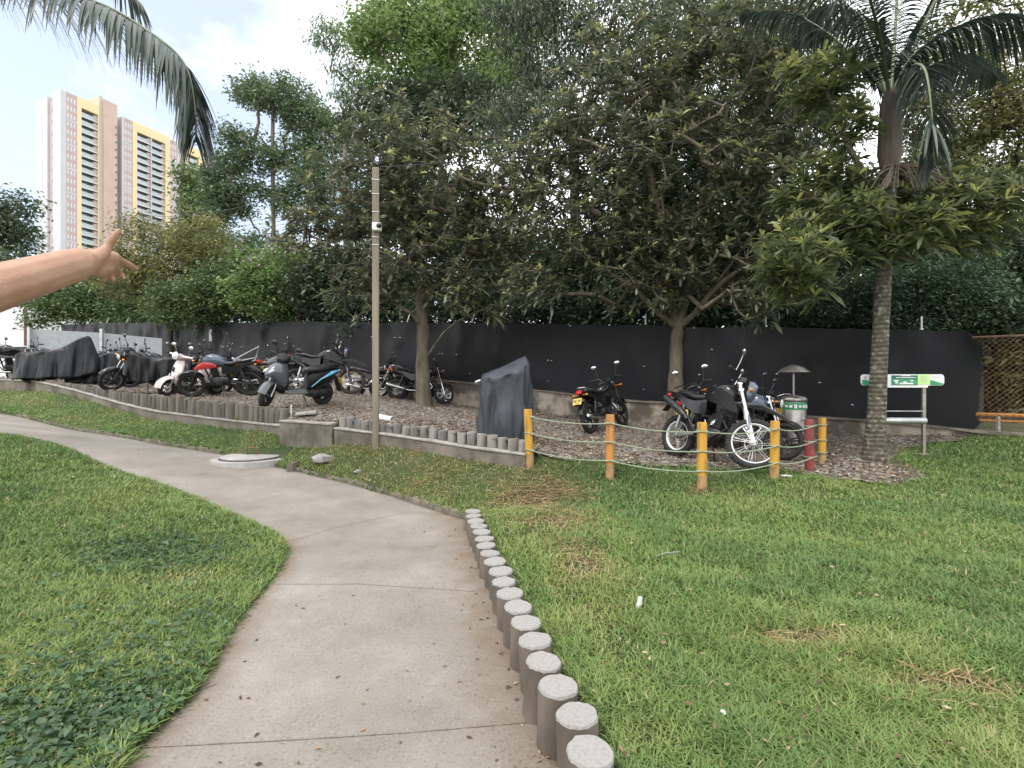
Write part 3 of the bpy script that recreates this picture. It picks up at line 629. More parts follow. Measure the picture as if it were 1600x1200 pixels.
# ---------------------------------------------------------------- litter bin with conical roof
p = hit(1240, 703, lambda x, y: ground_z(x, y)); k = p.y/F
t = thing('litter_bin', 'round brushed steel litter bin with a shallow cone roof behind the orange post', 'litter bin', p)
H = 133*k; rb_ = 18*k
MB().lathe([(rb_*.93, .12), (rb_, .13), (rb_, H*.565), (rb_*.97, H*.57), (rb_*.97, .14), (.02, .14)], 28).build('body', M['steel'], t, smooth=50)
MB().lathe([(rb_*1.02, H*.565), (rb_*1.08, H*.575), (rb_*1.08, H*.60), (rb_*.9, H*.625), (.03, H*.645), (.01, H*.645)], 28).build('rim', M['steel'], t, smooth=50)
for s_ in (-1, 1): MB().tube([(s_*rb_*.7, 0, 0), (s_*rb_*.7, 0, .15)], .02, 8).build('leg', M['steel'], t)
MB().tube([(0, 0, H*.62), (0, 0, H*.93)], .018, 10).build('stem', M['steel'], t)
MB().lathe([(22*k, H*.905), (23.5*k, H*.91), (15*k, H*.965), (5*k, H*.995), (.008, H)], 30).build('cone_roof', M['steel'], t, smooth=50)
MB().lathe([(rb_*1.006, H*.475), (rb_*1.012, H*.48), (rb_*1.012, H*.555), (rb_*1.006, H*.56)], 28).build('bin_bag', M['green_s'], t, smooth=60)
mb = MB()
for k2 in range(7):
    a = R(-150+k2*20); mb.box((rb_*1.02*math.cos(a), rb_*1.02*math.sin(a), H*.515), (.045, .008, .035+.015*(k2 % 3)), Matrix.Rotation(a+math.pi/2, 3, 'Z'))
mb.build('sticker', M['white_s'], t)
mb = MB()
for k2 in range(5):
    a = R(-120+k2*15); mb.box((rb_*1.015*math.cos(a), rb_*1.015*math.sin(a), H*.29), (.055, .006, .14), Matrix.Rotation(a+math.pi/2, 3, 'Z'))
mb.build('label', M['galv'], t)
mb = MB()
for k2 in range(4): mb.box((-.06+.04*k2, -12.5*k, H*.958), (.024, .006, .03), Matrix.Rotation(R(-35), 3, 'X'))
mb.build('roof_mark', M['white_s'], t)
# ---------------------------------------------------------------- information sign
p = hit(1443, 710, lambda x, y: ground_z(x, y)); k = p.y/F
t = thing('information_sign', 'white and green information board on two steel posts, partly hidden by the palm trunk', 'sign', p, R(-3))
zs = 110*k
def sx(u): return (u-1443)*k
def sz(v): return (710-v)*k
for u in (1443, 1362): MB().box((sx(u), 0, sz(605)/2-.1), (.05, .045, sz(605)+.2)).build('post', M['steel'], t, bev=.004)
def rrect(x0, x1, z0, z1, r, n=5):
    pts = []
    for cx, cz, a0 in ((x1-r, z0+r, -90), (x1-r, z1-r, 0), (x0+r, z1-r, 90), (x0+r, z0+r, 180)):
        for i in range(n+1): a = R(a0+90*i/n); pts.append((cx+r*math.cos(a), cz+r*math.sin(a)))
    return pts
MB().prism(rrect(sx(1346), sx(1470), sz(602.5), sz(585), .05), -.055, -.03).build('board', M['white_s'], t)
MB().box(((sx(1375)+sx(1446))/2, -.042, sz(604)), (sx(1446)-sx(1375), .02, .03)).build('shelf', M['white_s'], t)
def panel(name, u0, u1, v0, v1, mat, y=-.058): return MB().box(((sx(u0)+sx(u1))/2, y, (sz(v0)+sz(v1))/2), (sx(u1)-sx(u0), .006, abs(sz(v0)-sz(v1)))).build(name, mat, t)
panel('printed_panel', 1391, 1430, 586.5, 601.5, M['dgreen_s']); panel('map_band', 1391.5, 1429.5, 592, 601, M['green_s'], -.0615); panel('note_panel', 1430.3, 1448, 585.5, 600.5, M['lime_s'], -.0585)
mb = MB()
for (u0, u1, v) in ((1406, 1419, 587.3), (1397, 1427, 590), (1394, 1401, 595), (1408, 1413, 597), (1403, 1423, 599.3), (1396, 1400, 598), (1419, 1423, 595)): mb.box(((sx(u0)+sx(u1))/2, -.066, sz(v)), (sx(u1)-sx(u0), .004, .011 if v < 592 else .022))
mb.build('lettering', M['white_s'], t)
mb = MB(); [mb.box((sx(1439), -.063, sz(588+2.2*i)), (.12 if i % 2 else .09, .004, .007)) for i in range(5)]; [mb.box((sx(1458), -.0575, sz(588+2*i)), (.12, .004, .005)) for i in range(3)]; [mb.box((sx(1352), -.0575, sz(588+1.6*i)), (.045, .004, .005)) for i in range(4)]; mb.build('small_print', M['galv'], t)
MB().prism([(sx(1449), sz(602)), (sx(1466), sz(602)), (sx(1469), sz(599.5)), (sx(1449), sz(593.5))], -.0605, -.057).build('green_wedge', M['green_s'], t)
MB().prism([(sx(1347), sz(599)), (sx(1350), sz(602.3)), (sx(1385), sz(602.3)), (sx(1376), sz(597)), (sx(1347), sz(593.5))], -.0605, -.057).build('green_wedge', M['green_s'], t)
mb = MB().tube([(sx(1362), -.02, sz(657.5)), (sx(1444), -.02, sz(657.5))], .052, 16); mb.build('lower_tube', M['galv'], t)
MB().tube([(sx(1362), -.02, sz(642.5)), (sx(1442), -.02, sz(642.5))], .008, 8).build('thin_rod', M['galv'], t)
MB().box((0, 0, .0), (.2, .16, .03)).build('foot_slab', M['kerb'], t, bev=.01)
# ---------------------------------------------------------------- manhole
p = hit(393, 719, zP); k = p.y/F; r = 57*k
t = thing('manhole', 'round pale manhole with an iron handle at the far edge of the path', 'manhole', (p.x, p.y, p.z-.012))
M['manh'] = mk('pale_concrete', (.38, .365, .35), (.27, .255, .24), .85, scale=5, bump=.3, bscale=30)
MB().lathe([(r*.99, -.3), (r, .0), (r*.99, .05), (r*.80, .055), (r*.80, .03), (.02, .03)], 44).build('ring', M['manh'], t, smooth=50)
MB().lathe([(r*.76, .03), (r*.76, .085), (r*.735, .098), (.02, .105), (.01, .105)], 44).build('lid', M['manh'], t, smooth=50)
MB().torus(r*.77, .012, (0, 0, .06), 44, 6, 'z').build('iron_edge', M['engine'], t)
MB().tube([(-.07, -.0, .09), (-.075, 0, .2), (-.05, 0, .225), (.06, 0, .225), (.085, 0, .2), (.08, 0, .09)], .013, 8).build('handle', M['rustw'], t)
q = hit(459, 722, ground_z)
mb = MB(); pts = resamp([tuple(hit(u, v, lambda x, y: zP(x, y)))[:2] for u, v in ((452, 709), (468, 712), (480, 716), (472, 726), (460, 734), (452, 738))], 24)
z0 = float(zP(q.x, q.y)); rings = []
for a_, b_ in pts: rings.append([Vector((a_-.03, b_-.02, z0-.1)), Vector((a_-.03, b_-.02, z0+.10)), Vector((a_+.04, b_+.03, z0+.115)), Vector((a_+.04, b_+.03, z0-.1))])
mb.loft(rings); tag(mb.build('gutter_rim', M['kerb'], smooth=30), 'rough concrete rim of the small drain pocket right of the manhole', 'drain')
# small things
def rock(u, v, s, lab, mat, name='stone', cat='stone', f=ground_z, z=.02, flat=.5):
    p = hit(u, v, f); rr = random.Random(u); mb = MB(); mb.ell((0, 0, 0), (s, s*.6, s*flat), 9, 6); mb.v = [(x*(1+rr.uniform(-.25, .25)), y*(1+rr.uniform(-.25, .25)), zz*(1+rr.uniform(-.2, .2))) for x, y, zz in mb.v]
    o = mb.build(name, mat, smooth=25); o.location = p+Vector((0, 0, z)); o.rotation_euler = (0, 0, rr.uniform(-.5, .5)); tag(o, lab, cat); return o
rock(503, 725, .16, 'flat grey block of stone lying on the grass bank right of the manhole', M['stone'], z=.08)
rock(559, 739, .06, 'small grey stone in the bank grass between the flat stone and the kerb', M['stone'])
rock(1218+10, 747, .08, 'pale torn scrap of paper in the grass right of the stout yellow post', M['pvc'], 'paper_scrap', 'litter', flat=.15, z=.03)
p = hit(997, 957, ground_z); o = MB().tube([(0, 0, 0), (.004, .002, .035), (.0, 0, .07)], [.014, .016, .012], 10).build('litter_scrap', M['pvc']); o.location = p+Vector((0, 0, .03)); o.rotation_euler = (R(12), R(8), 0); tag(o, 'small white plastic tube standing in the lawn', 'litter')
p = hit(1130, 1135, ground_z); o = MB().ell((0, 0, 0), (.010, .016, .007)).build('litter_scrap', M['pvc']); o.location = p+Vector((0, 0, .055)); tag(o, 'tiny white scrap in the nearest part of the right lawn', 'litter')
p = hit(1040, 877, ground_z); o = MB().tube([(-.12, 0, .0), (0, .01, .01), (.13, .015, .0)], .004, 6).build('dry_stick', M['bol_t']); o.location = p+Vector((0, 0, .05)); o.rotation_euler = (0, R(-6), R(10)); tag(o, 'thin pale stalk lying on the lawn in front of the yellow posts', 'stick')
p = hit(601, 658, zK); o = MB().lathe([(.05, -.16), (.055, -.15), (.055, .16), (.046, .16), (.046, -.15)], 16, M=Matrix.Rotation(R(90), 3, 'X')).build('pipe_offcut', M['pvc']); o.location = p+Vector((0, 0, .05)); o.rotation_euler = (R(8), 0, R(65)); tag(o, 'short offcut of white pipe lying behind the edging logs by the wooden pole', 'pipe')
p = hit(478, 648, zK); o = MB().box((0, 0, 0), (.36, .26, .035)).build('tile', M['ledge'], bev=.008); o.location = p+Vector((0, 0, .03)); o.rotation_euler = (R(6), R(-4), R(20)); tag(o, 'loose pale slab lying on the gravel above the block wall', 'slab')
p = hit(455, 648, zK); o = MB().tube([(0, 0, -.15), (.0, 0, .18)], .012, 8).build('marker_peg', M['white_p']); o.location = p; tag(o, 'thin white peg standing at the end of the left log row', 'peg')
for u, v in ((497, 1172), (858, 1187)):
    p = hit(u, v, zP); o = MB().add([(-.018, 0, 0), (0, -.008, .006), (.02, 0, .002), (0, .009, .004)], [(0, 1, 2, 3)]).build('fallen_leaf', mk('dry_leaf', (.42, .20, .07), None, .7)); o.location = p+Vector((0, 0, .008)); tag(o, 'small dry orange leaf on the path, '+('near the middle' if u < 600 else 'against the nearest bollards'), 'leaf')
# cables from the pole
def cable(pts, r, lab): 
    o_ = Vector(pts[0]); o = MB().tube([Vector(p)-o_ for p in pts], r, 5).build('cable', M['plastic'] if r > .006 else M['galv']); o.location = o_; tag(o, lab, 'cable')
A_ = Vector((polep.x, polep.y, polep.z+(699-262)/F*polep.y)); B_ = P(1850, 92, 9.5); cable([A_.lerp(B_, t)-Vector((0, 0, .55*4*t*(1-t)*.5)) for t in np.linspace(0, 1, 40)], .007, 'thin cable running from the wooden pole to the right through the tree crowns')
B_ = P(200, 330, 24); cable([A_.lerp(B_, t)-Vector((0, 0, .8*4*t*(1-t)*.6)) for t in np.linspace(0, 1, 40)], .007, 'thin cable running from the wooden pole to the left towards the towers')
# concrete street pole with lamp arm behind the fence
p = P(457, 520, 27); t = thing('street_lamp', 'grey concrete street pole with an angled lamp arm rising behind the pink flowering tree', 'street lamp', (p.x, p.y, 3.5))
MB().tube([(0, 0, 0), (0, 0, P(457, 333, 27).z-3.5)], [.17, .11], 10).build('pole', M['ledge'], t)
zt = P(457, 372, 27).z-3.5; MB().tube([(.1, 0, zt), (.6, -.1, zt+.45), (.95, -.15, zt+.78), (1.3, -.2, zt+.72)], .035, 7).build('arm', M['galv'], t); MB().ell((1.45, -.2, zt+.66), (.24, .1, .07)).build('lamp_head', M['galv'], t)
zt2 = P(457, 348, 27).z-3.5
for j in range(3):
    A_ = Vector((p.x, p.y, 3.5+zt2+.2*j)); B_ = P(180, 352-8*j, 34); cable([A_.lerp(B_, t_)-Vector((0, 0, .5*4*t_*(1-t_))) for t_ in np.linspace(0, 1, 14)], .012, ['lowest', 'middle', 'uppermost'][j]+' of three overhead cables left of the concrete street pole')
A_ = P(415, 383, 26.5); B_ = P(500, 325, 27); cable([A_, B_], .02, 'slanting stay cable crossing the concrete street pole')
# white pillar and tent peaks behind the fence
p = P(1173, 520, 13); t = thing('concrete_pillar', 'pale concrete pillar showing above the tarpaulin between the middle tree and the palm', 'pillar', (p.x, p.y, .6)); MB().box((0, 0, 1.35), (.26, .26, P(1, 470, 13).z-.6)).xf(Matrix.Identity(4)).build('shaft', M['manh'], t, bev=.02)
for u, dd, s_ in ((805, 20, 1.0), (823, 20.5, .7)):
    p = P(u, 505, dd); t = thing('tent_canopy', ('larger' if s_ == 1 else 'smaller')+' white tent peak poking above the tarpaulin between the left and middle trees', 'tent', (p.x, p.y, 3.2)); zt = P(u, 486 if s_ == 1 else 493, dd).z-3.2
    MB().lathe([(1.0*s_, zt-1.3), (.45*s_, zt-.62), (.16*s_, zt-.2), (.02, zt)], 6).build('canopy', M['white_p'], t, smooth=0); MB().tube([(0, 0, -1.0), (0, 0, zt-.3)], .04, 6).build('mast', M['galv'], t)
# orange rail behind the chain link
p1 = FA+fdir*(Ltot-.45)+fnor*.45; p2 = FA+fdir*(Ltot+5)+fnor*.45; zz = P(1540, 650, 1).z
t = thing('guard_rail', 'orange painted metal rail behind the chain link at the right edge', 'rail', (p1.x, p1.y, p1.z+.5)); o = Vector(t.location)
for v, r_ in ((646, .035), (655, .022)):
    z1 = CAMZ-(v-HOR)/F*p1.y; MB().tube([Vector((p1.x, p1.y, z1))-o, Vector((p2.x, p2.y, z1-.05))-o], r_, 8).build('rail_tube', M['orange'], t)
for f_ in (.12, .55, .95):
    q = p1.lerp(p2, f_); MB().tube([Vector((q.x, q.y, .3))-o, Vector((q.x, q.y, CAMZ-(647-HOR)/F*p1.y))-o], .03, 8).build('rail_post', M['galv'], t)
# ---------------------------------------------------------------- motorcycles
def steer(ang, px=.42, pz=.9, rake=27):
    ax = Vector((-math.sin(R(rake)), 0, math.cos(R(rake)))); T0 = Matrix.Translation((px, 0, pz)); return T0 @ Matrix.Rotation(R(ang), 4, ax) @ T0.inverted()
def wheel(root, name, cx, Rr, tw, kind, Mx=None, rimmat='alu', tyre='rubber'):
    Mx = Mx or Matrix.Identity(4); r = Rr-tw*.98; mb = MB()
    mb.lathe([(.03, -tw*.7), (.045, -tw*.6), (.045, tw*.6), (.03, tw*.7)], 12, (cx, 0, Rr), Matrix.Rotation(R(90), 3, 'X'))
    if kind == 'spoke':
        for k in range(28):
            a = 2*math.pi*k/28; s_ = (-1) ** k; a2 = a+.16*(1 if k % 4 < 2 else -1); mb.tube([(cx+.045*math.cos(a), s_*.03, Rr+.045*math.sin(a)), (cx+(r-.01)*math.cos(a2), 0, Rr+(r-.01)*math.sin(a2))], .0022, 4, False)
    else:
        for k in range(5):
            a = 2*math.pi*k/5+.3
            for da in (-.13, .13): mb.tube([(cx+.04*math.cos(a), 0, Rr+.04*math.sin(a)), (cx+r*math.cos(a+da), 0, Rr+r*math.sin(a+da))], [.016, .011], 6, False)
    mb.torus(.105, .006, (cx, tw*.5, Rr), 20, 4, w=.5)
    h = mb.xf(Mx).build(name, M['chrome' if kind == 'spoke' else 'engine' if rimmat == 'plastic' else rimmat], root)
    MB().torus(r, .017 if kind == 'spoke' else .014, (cx, 0, Rr), 40, 8, w=1.7).xf(Mx).build('rim', M[rimmat], h)
    t = MB().torus(Rr-tw*.5, tw*.5, (cx, 0, Rr), 44, 10, w=1.05)
    if kind == 'spoke' and tw > .075:
        for k in range(44):
            a = 2*math.pi*k/44
            for y in ((-.02, .02) if k % 2 else (-.036, 0, .036)): t.box((cx+(Rr-.004-abs(y)*.25)*math.cos(a), y, Rr+(Rr-.004-abs(y)*.25)*math.sin(a)), (.02, .018, .022), Matrix.Rotation(-a, 3, 'Y'))
    t.xf(Mx).build('tyre', M[tyre], h)
    return h
def arc(mb, cx, cz, Rr, a0, a1, wd, th=.006, n=14, crown=.012):
    rings = []
    for k in range(n+1):
        a = R(a0+(a1-a0)*k/n); ring = []
        for y, dr in ((-wd/2, -.02), (-wd/3, 0), (0, crown), (wd/3, 0), (wd/2, -.02), (wd/2-th, -.026), (0, crown-th*1.5), (-wd/2+th, -.026)): ring.append((cx+(Rr+dr)*math.cos(a), y, cz+(Rr+dr)*math.sin(a)))
        rings.append(ring)
    return mb.loft(rings)
def bars(root, sx_, hz, wdt=.36, Mx=None, mir='black', mh=.2, rise=.08, mcol=None, grip='rubber'):
    Mx = Mx or Matrix.Identity(4)
    MB().tube([(sx_-.12, -wdt, hz+rise-.02), (sx_-.05, -wdt*.6, hz+rise), (sx_, -.12, hz+.01), (sx_, .12, hz+.01), (sx_-.05, wdt*.6, hz+rise), (sx_-.12, wdt, hz+rise-.02)], .0125, 8).xf(Mx).build('handlebar', M['engine'], root)
    for s_ in (-1, 1):
        g = MB().tube([(sx_-.12, s_*wdt, hz+rise-.02), (sx_-.075, s_*(wdt-.12), hz+rise-.01)], .018, 8).tube([(sx_-.02, s_*(wdt-.14), hz+rise), (sx_-.02, s_*(wdt+.0), hz+rise-.02)], .006, 5).xf(Mx).build('grip', M[grip], root)
        if mh:
            a = (sx_-.05, s_*(wdt-.16), hz+rise); b_ = (sx_-.0, s_*(wdt-.08), hz+rise+mh)
            mi = MB().tube([a, (a[0]+.03, a[1]+s_*.02, a[2]+mh*.5), b_], .007, 6).ell(b_, (.022, .068, .046)).xf(Mx).build('mirror', M[mir], root)
            MB().ell((b_[0]-.016, b_[1], b_[2]), (.008, .060, .039)).xf(Mx).build('mirror_glass', M['mirror'], mi)
def plate(root, x, z, tilt=15, w_=.2, h_=.13):
    Mx = Matrix.Translation((x, 0, z)) @ Matrix.Rotation(R(tilt), 4, 'Y')
    p_ = MB().box((0, 0, 0), (.006, w_, h_)).xf(Mx).build('number_plate', M['plate'], root, bev=.004)
    mb = MB(); [mb.box((-.005, -.075+.025*k, .012), (.004, .013, .06 if k != 3 else .012)) for k in range(7)]; mb.box((-.005, 0, -.043), (.004, .09, .012)); mb.xf(Mx).build('plate_text', M['ink'], p_)
def moto(name, label, u, v, d, head, lean=8, st=0, style='naked', body='black', accent=None, seatc='seatv', wheelk='alloy', rim='engine', plate_on=True, tailc='tail', mh=.2, eng='engine', pos=None, cat='motorcycle', group='motorcycles parked on the gravel', forkc='engine', S_=1.0, mirc='black', shroud=None):
    if pos is None: p = P(u, v, d); x, y = p.x, p.y
    else: x, y = pos
    rt = thing(name, label, cat, group=group); hx, hy = math.cos(R(head)), math.sin(R(head))
    zf = float(zK(x+hx*.65, y+hy*.65)); zr = float(zK(x-hx*.65, y-hy*.65)); 
    Rf = {'naked': .305, 'dirt': .345, 'small': .285}[style]; Rr_ = {'naked': .305, 'dirt': .32, 'small': .28}[style]
    rt.location = (x, y, (zf+zr)/2-.006); Rm = Matrix.Rotation(R(head), 4, 'Z') @ Matrix.Rotation(-math.atan2(zf-zr, 1.3), 4, 'Y') @ Matrix.Rotation(R(-lean), 4, 'X'); rt.rotation_euler = Rm.to_euler(); rt.scale = (S_, S_, S_)
    hi = .12 if style == 'dirt' else 0; axf = .70 if style == 'dirt' else .66; axr = -.66; hx_ = .42; hz_ = .92+hi
    Mx = steer(st, hx_, hz_)
    wheel(rt, 'front_wheel', axf, Rf, .078 if style == 'dirt' else .085, wheelk, Mx, rim); wheel(rt, 'rear_wheel', axr, Rr_, .10, wheelk, None, rim)
    top = Vector((hx_-.06, 0, hz_+.08)); fk = MB(); lo = MB()
    for s_ in (-1, 1):
        a = Vector((axf-.01, s_*.085, Rf)); b_ = Vector((top.x, s_*.085, top.z)); mid = a.lerp(b_, .5 if style == 'dirt' else .42); lo.tube([a-Vector((0, 0, .03)), a, mid], [.024, .029, .026], 10); fk.tube([mid, b_], .019, 9)
    fk.box((hx_-.02, 0, hz_-.02), (.06, .22, .04)).box((hx_-.055, 0, hz_+.07), (.06, .22, .025)).xf(Mx).build('fork', M[forkc] if style == 'dirt' else M['chrome'], rt); lo.xf(Mx).build('fork_leg', M['white_p'] if forkc == 'white_p' else M['engine' if style != 'small' else 'chrome'], rt)
    bars(rt, hx_-.09, hz_+.10, .36+hi*.3, Mx, mirc, mh)
    bc = M[body]; ac = M[accent] if accent else bc
    cb = MB()
    for s_ in (-1, 1): cb.tube([(hx_-.14, s_*.24, hz_+.17), (hx_+.02, s_*.16, hz_+.20), (hx_+.06, s_*.07, hz_+.06), (hx_-.02, s_*.06, hz_-.15)], .006, 5)
    cb.tube([(hx_-.12, .2, hz_+.16), (hx_+.09, .1, hz_+.10), (hx_+.10, .06, hz_-.2), (axf-.02, .06, Rf+.06)], .005, 5).box((hx_-.03, 0, hz_+.15), (.08, .13, .07)); cb.xf(Mx).build('cables', M['plastic'], rt)
    # frame, engine
    fr = MB(); fr.tube([(hx_-.03, 0, hz_), (.1, 0, hz_-.08), (-.25, 0, hz_-.22), (-.35, 0, .42)], .024, 8).tube([(hx_-.02, 0, hz_-.06), (.27, 0, .55), (.2, 0, .3), (-.3, 0, .28)], .022, 8)
    for s_ in (-1, 1): fr.tube([(-.25, s_*.09, hz_-.24), (-.6, s_*.1, hz_-.14+hi*.3), (-.85, s_*.07, hz_-.08+hi*.3)], .014, 6).tube([(-.3, s_*.1, .42), (-.58, s_*.11, hz_-.18)], .012, 6)
    fr.build('frame', M['plastic'], rt)
    en = MB(); en.sloft([(-.26, .40, .03, .05), (-.2, .40, .11, .11), (0, .39, .13, .125), (.12, .40, .12, .11), (.2, .42, .05, .06)], 14)
    for k in range(8): en.box((.1+.004*k, 0, .52+.022*k), (.17, .17, .009), Matrix.Rotation(R(12), 3, 'Y'))
    en.box((.12, 0, .6), (.12, .11, .2), Matrix.Rotation(R(12), 3, 'Y')).lathe([(.09, 0), (.095, .02), (.06, .035), (.01, .037)], 18, (-.02, .12, .38), Matrix.Rotation(R(-90), 3, 'X')).lathe([(.09, 0), (.095, .02), (.06, .035), (.01, .037)], 18, (.0, -.12, .38), Matrix.Rotation(R(90), 3, 'X'))
    en.build('engine', M[eng], rt)
    # exhaust
    ex = MB(); 
    if style == 'dirt': ex.tube([(.2, -.05, .62), (.32, -.1, .5), (.1, -.14, .36), (-.2, -.15, .42), (-.38, -.14, .62)], .021, 8).tube([(-.36, -.16, .58), (-.48, -.165, .68), (-.8, -.17, .86), (-.86, -.17, .9)], [.03, .055, .055, .04], 12)
    else: ex.tube([(.2, -.05, .6), (.32, -.09, .45), (.2, -.13, .3), (-.3, -.14, .27), (-.42, -.15, .28)], .02, 8).tube([(-.38, -.15, .28), (-.46, -.16, .29), (-.9, -.17, .36), (-.95, -.17, .37)], [.025, .045, .05, .03], 12)
    ex.build('exhaust', M['chrome' if style != 'dirt' else 'engine'], rt)
    sw = MB(); [sw.tube([(-.25, s_*.1, .38), (axr, s_*.1, Rr_)], [.024, .018], 8).tube([(-.5, s_*.115, hz_-.24), (axr+.05, s_*.125, Rr_+.02)], .013, 6).tube([(-.52, s_*.115, hz_-.3), (axr+.07, s_*.125, Rr_+.12)], .028, 10) for s_ in (-1, 1)]
    sw.build('swingarm', M['engine' if style != 'dirt' else 'alu'], rt)
    # tank
    tz = hz_-.05
    tk = MB().sloft([(-.19, tz-.08, .06, .05), (-.13, tz-.045, .11, .09), (0, tz-.0, .155, .13), (.14, tz+.02, .17, .145), (.27, tz+.01, .15, .13), (.36, tz-.02, .08, .07)], 18); tk.build('fuel_tank', ac, rt, smooth=60)
    MB().lathe([(.028, 0), (.03, .012), (.01, .018)], 12, (.12, 0, tz+.13)).build('fuel_cap', M['chrome'], rt)
    if style == 'dirt':
        sh = MB()
        for s_ in (-1, 1): sh.loft([[(.0, s_*.14, tz+.04), (.0, s_*.15, tz-.12), (.0, s_*.13, tz-.12), (.0, s_*.12, tz+.04)], [(.2, s_*.19, tz+.07), (.2, s_*.2, tz-.16), (.2, s_*.18, tz-.16), (.2, s_*.17, tz+.07)], [(.42, s_*.2, tz-.04), (.42, s_*.2, tz-.24), (.42, s_*.185, tz-.24), (.42, s_*.185, tz-.04)], [(.5, s_*.17, tz-.2), (.5, s_*.17, tz-.26), (.5, s_*.16, tz-.26), (.5, s_*.16, tz-.2)]])
        sh.build('shroud', M['plastic'], rt, smooth=30)
    if shroud:
        sh = MB(); [sh.sloft([(.0, tz-.12, .01, .03), (.12, tz-.10, .02, .07), (.3, tz-.10, .022, .09), (.42, tz-.14, .015, .06), (.5, tz-.2, .006, .02)], 10, y0=s_*.165) for s_ in (-1, 1)]; sh.build('shroud', M[shroud], rt)
    # seat
    szz = hz_-.09+hi*.05
    sb = MB().sloft([(-.72+.0, szz+.03, .05, .03), (-.66, szz+.035, .10, .045), (-.45, szz+.015, .115, .05), (-.32, szz-.03, .13, .045), (-.16, szz-.03, .11, .05), (-.08, szz-.01, .085, .05), (-.04, szz, .04, .03)], 16); sb.build('seat', M[seatc], rt, smooth=60)
    sp = MB()
    for s_ in (-1, 1): sp.loft([[(-.08, s_*.11, szz-.06), (-.08, s_*.115, szz-.28), (-.08, s_*.10, szz-.28), (-.08, s_*.09, szz-.06)], [(-.3, s_*.125, szz-.09), (-.3, s_*.13, szz-.27), (-.3, s_*.11, szz-.27), (-.3, s_*.1, szz-.09)], [(-.6, s_*.105, szz-.03), (-.6, s_*.11, szz-.12), (-.6, s_*.09, szz-.12), (-.6, s_*.085, szz-.03)], [(-.84, s_*.06, szz+.02), (-.84, s_*.06, szz-.03), (-.84, s_*.05, szz-.03), (-.84, s_*.05, szz+.02)]])
    sp.build('side_panel', bc, rt, smooth=30)
    # fenders
    if style == 'dirt':
        ff = MB().sloft([(.36, hz_-.20, .05, .012), (.45, hz_-.19, .07, .022), (.7, hz_-.16, .075, .022), (.95, hz_-.24, .06, .014), (1.05, hz_-.29, .03, .006)], 12); ff.xf(Mx).build('front_fender', M['grey_p'], rt)
        MB().sloft([(-.6, szz, .08, .012), (-.85, szz+.04, .08, .014), (-1.0, szz+.02, .06, .01)], 10).build('rear_fender', bc, rt)
        ga = MB(); [ga.sloft([(axf-.12, Rf+.1, .012, .03), (axf-.09, Rf+.2, .012, .06), (axf-.14, Rf+.33, .012, .04)], 8, y0=s_*.115) for s_ in (-1, 1)]; ga.xf(Mx).build('fork_guard', M['bluegrey_p'], rt)
    else:
        arc(MB(), axf, Rf, Rf+.035, 35, 150, .13).xf(Mx).build('front_fender', M['chrome'] if style == 'small' else bc, rt); arc(MB(), axr, Rr_, Rr_+.05, 30, 165, .14).build('rear_fender', M['plastic'], rt)
    # lights
    lz = hz_-.03+(.02 if style != 'dirt' else 0)
    hl = MB().lathe([(.02, -.09), (.07, -.07), (.085, 0), (.08, .012)], 18, (hx_+.12, 0, lz), Matrix.Rotation(R(90), 3, 'Y')).xf(Mx).build('headlight', M['black'], rt); MB().lathe([(.078, .0), (.06, .02), (.01, .028)], 18, (hx_+.125, 0, lz), Matrix.Rotation(R(90), 3, 'Y')).xf(Mx).build('lens', M['glass_l'], hl)
    if style == 'dirt': MB().sloft([(hx_+.06, lz+.05, .10, .14), (hx_+.12, lz+.04, .12, .15), (hx_+.17, lz+.06, .06, .09)], 12).xf(Mx).build('headlight_cowl', M['bluegrey_p'], rt)
    for s_ in (-1, 1):
        MB().tube([(hx_+.08, s_*.08, lz), (hx_+.1, s_*.16, lz)], .008, 6).ell((hx_+.1, s_*.18, lz), (.03, .035, .02)).xf(Mx).build('indicator', M['amber'], rt)
        MB().tube([(-.84, s_*.04, szz-.05), (-.86, s_*.13, szz-.05)], .007, 6).ell((-.86, s_*.15, szz-.05), (.03, .032, .02)).build('indicator', M['amber'], rt)
    MB().sloft([(-.96, szz-.01, .03, .02), (-.92, szz, .065, .04), (-.86, szz+.01, .06, .04)], 10).build('tail_light', M[tailc], rt)
    MB().loft([[(-.8, -.05, szz-.06), (-.8, .05, szz-.06), (-.82, .05, szz-.08), (-.82, -.05, szz-.08)], [(-1.0, -.06, szz-.26), (-1.0, .06, szz-.26), (-1.02, .06, szz-.27), (-1.02, -.06, szz-.27)]]).build('mud_flap', M['plastic'], rt)
    if plate_on: plate(rt, -1.0, szz-.17, 25)
    MB().tube([(-.08, .12, .28), (-.12, .24, .02)], .011, 6).box((-.12, .25, .012), (.07, .05, .012)).build('kickstand', M['engine'], rt)
    for s_ in (-1, 1): MB().tube([(-.06, s_*.1, .33), (-.06, s_*.24, .34)], .014, 8).build('footpeg', M['rubber'], rt)
    MB().torus(.075, .006, (axr, .09, Rr_), 20, 5).tube([(axr, .09, Rr_+.075), (-.15, .09, .44)], .006, 4).tube([(axr, .09, Rr_-.075), (-.15, .09, .34)], .006, 4).build('chain', M['engine'], rt)
    if style != 'dirt': mb = MB(); mb.tube([(-.55, .1, szz+.04), (-.8, .095, szz+.09), (-.88, .0, szz+.1), (-.8, -.095, szz+.09), (-.55, -.1, szz+.04)], .011, 8).build('grab_rail', M['chrome' if style == 'small' else 'alu'], rt)
    return rt
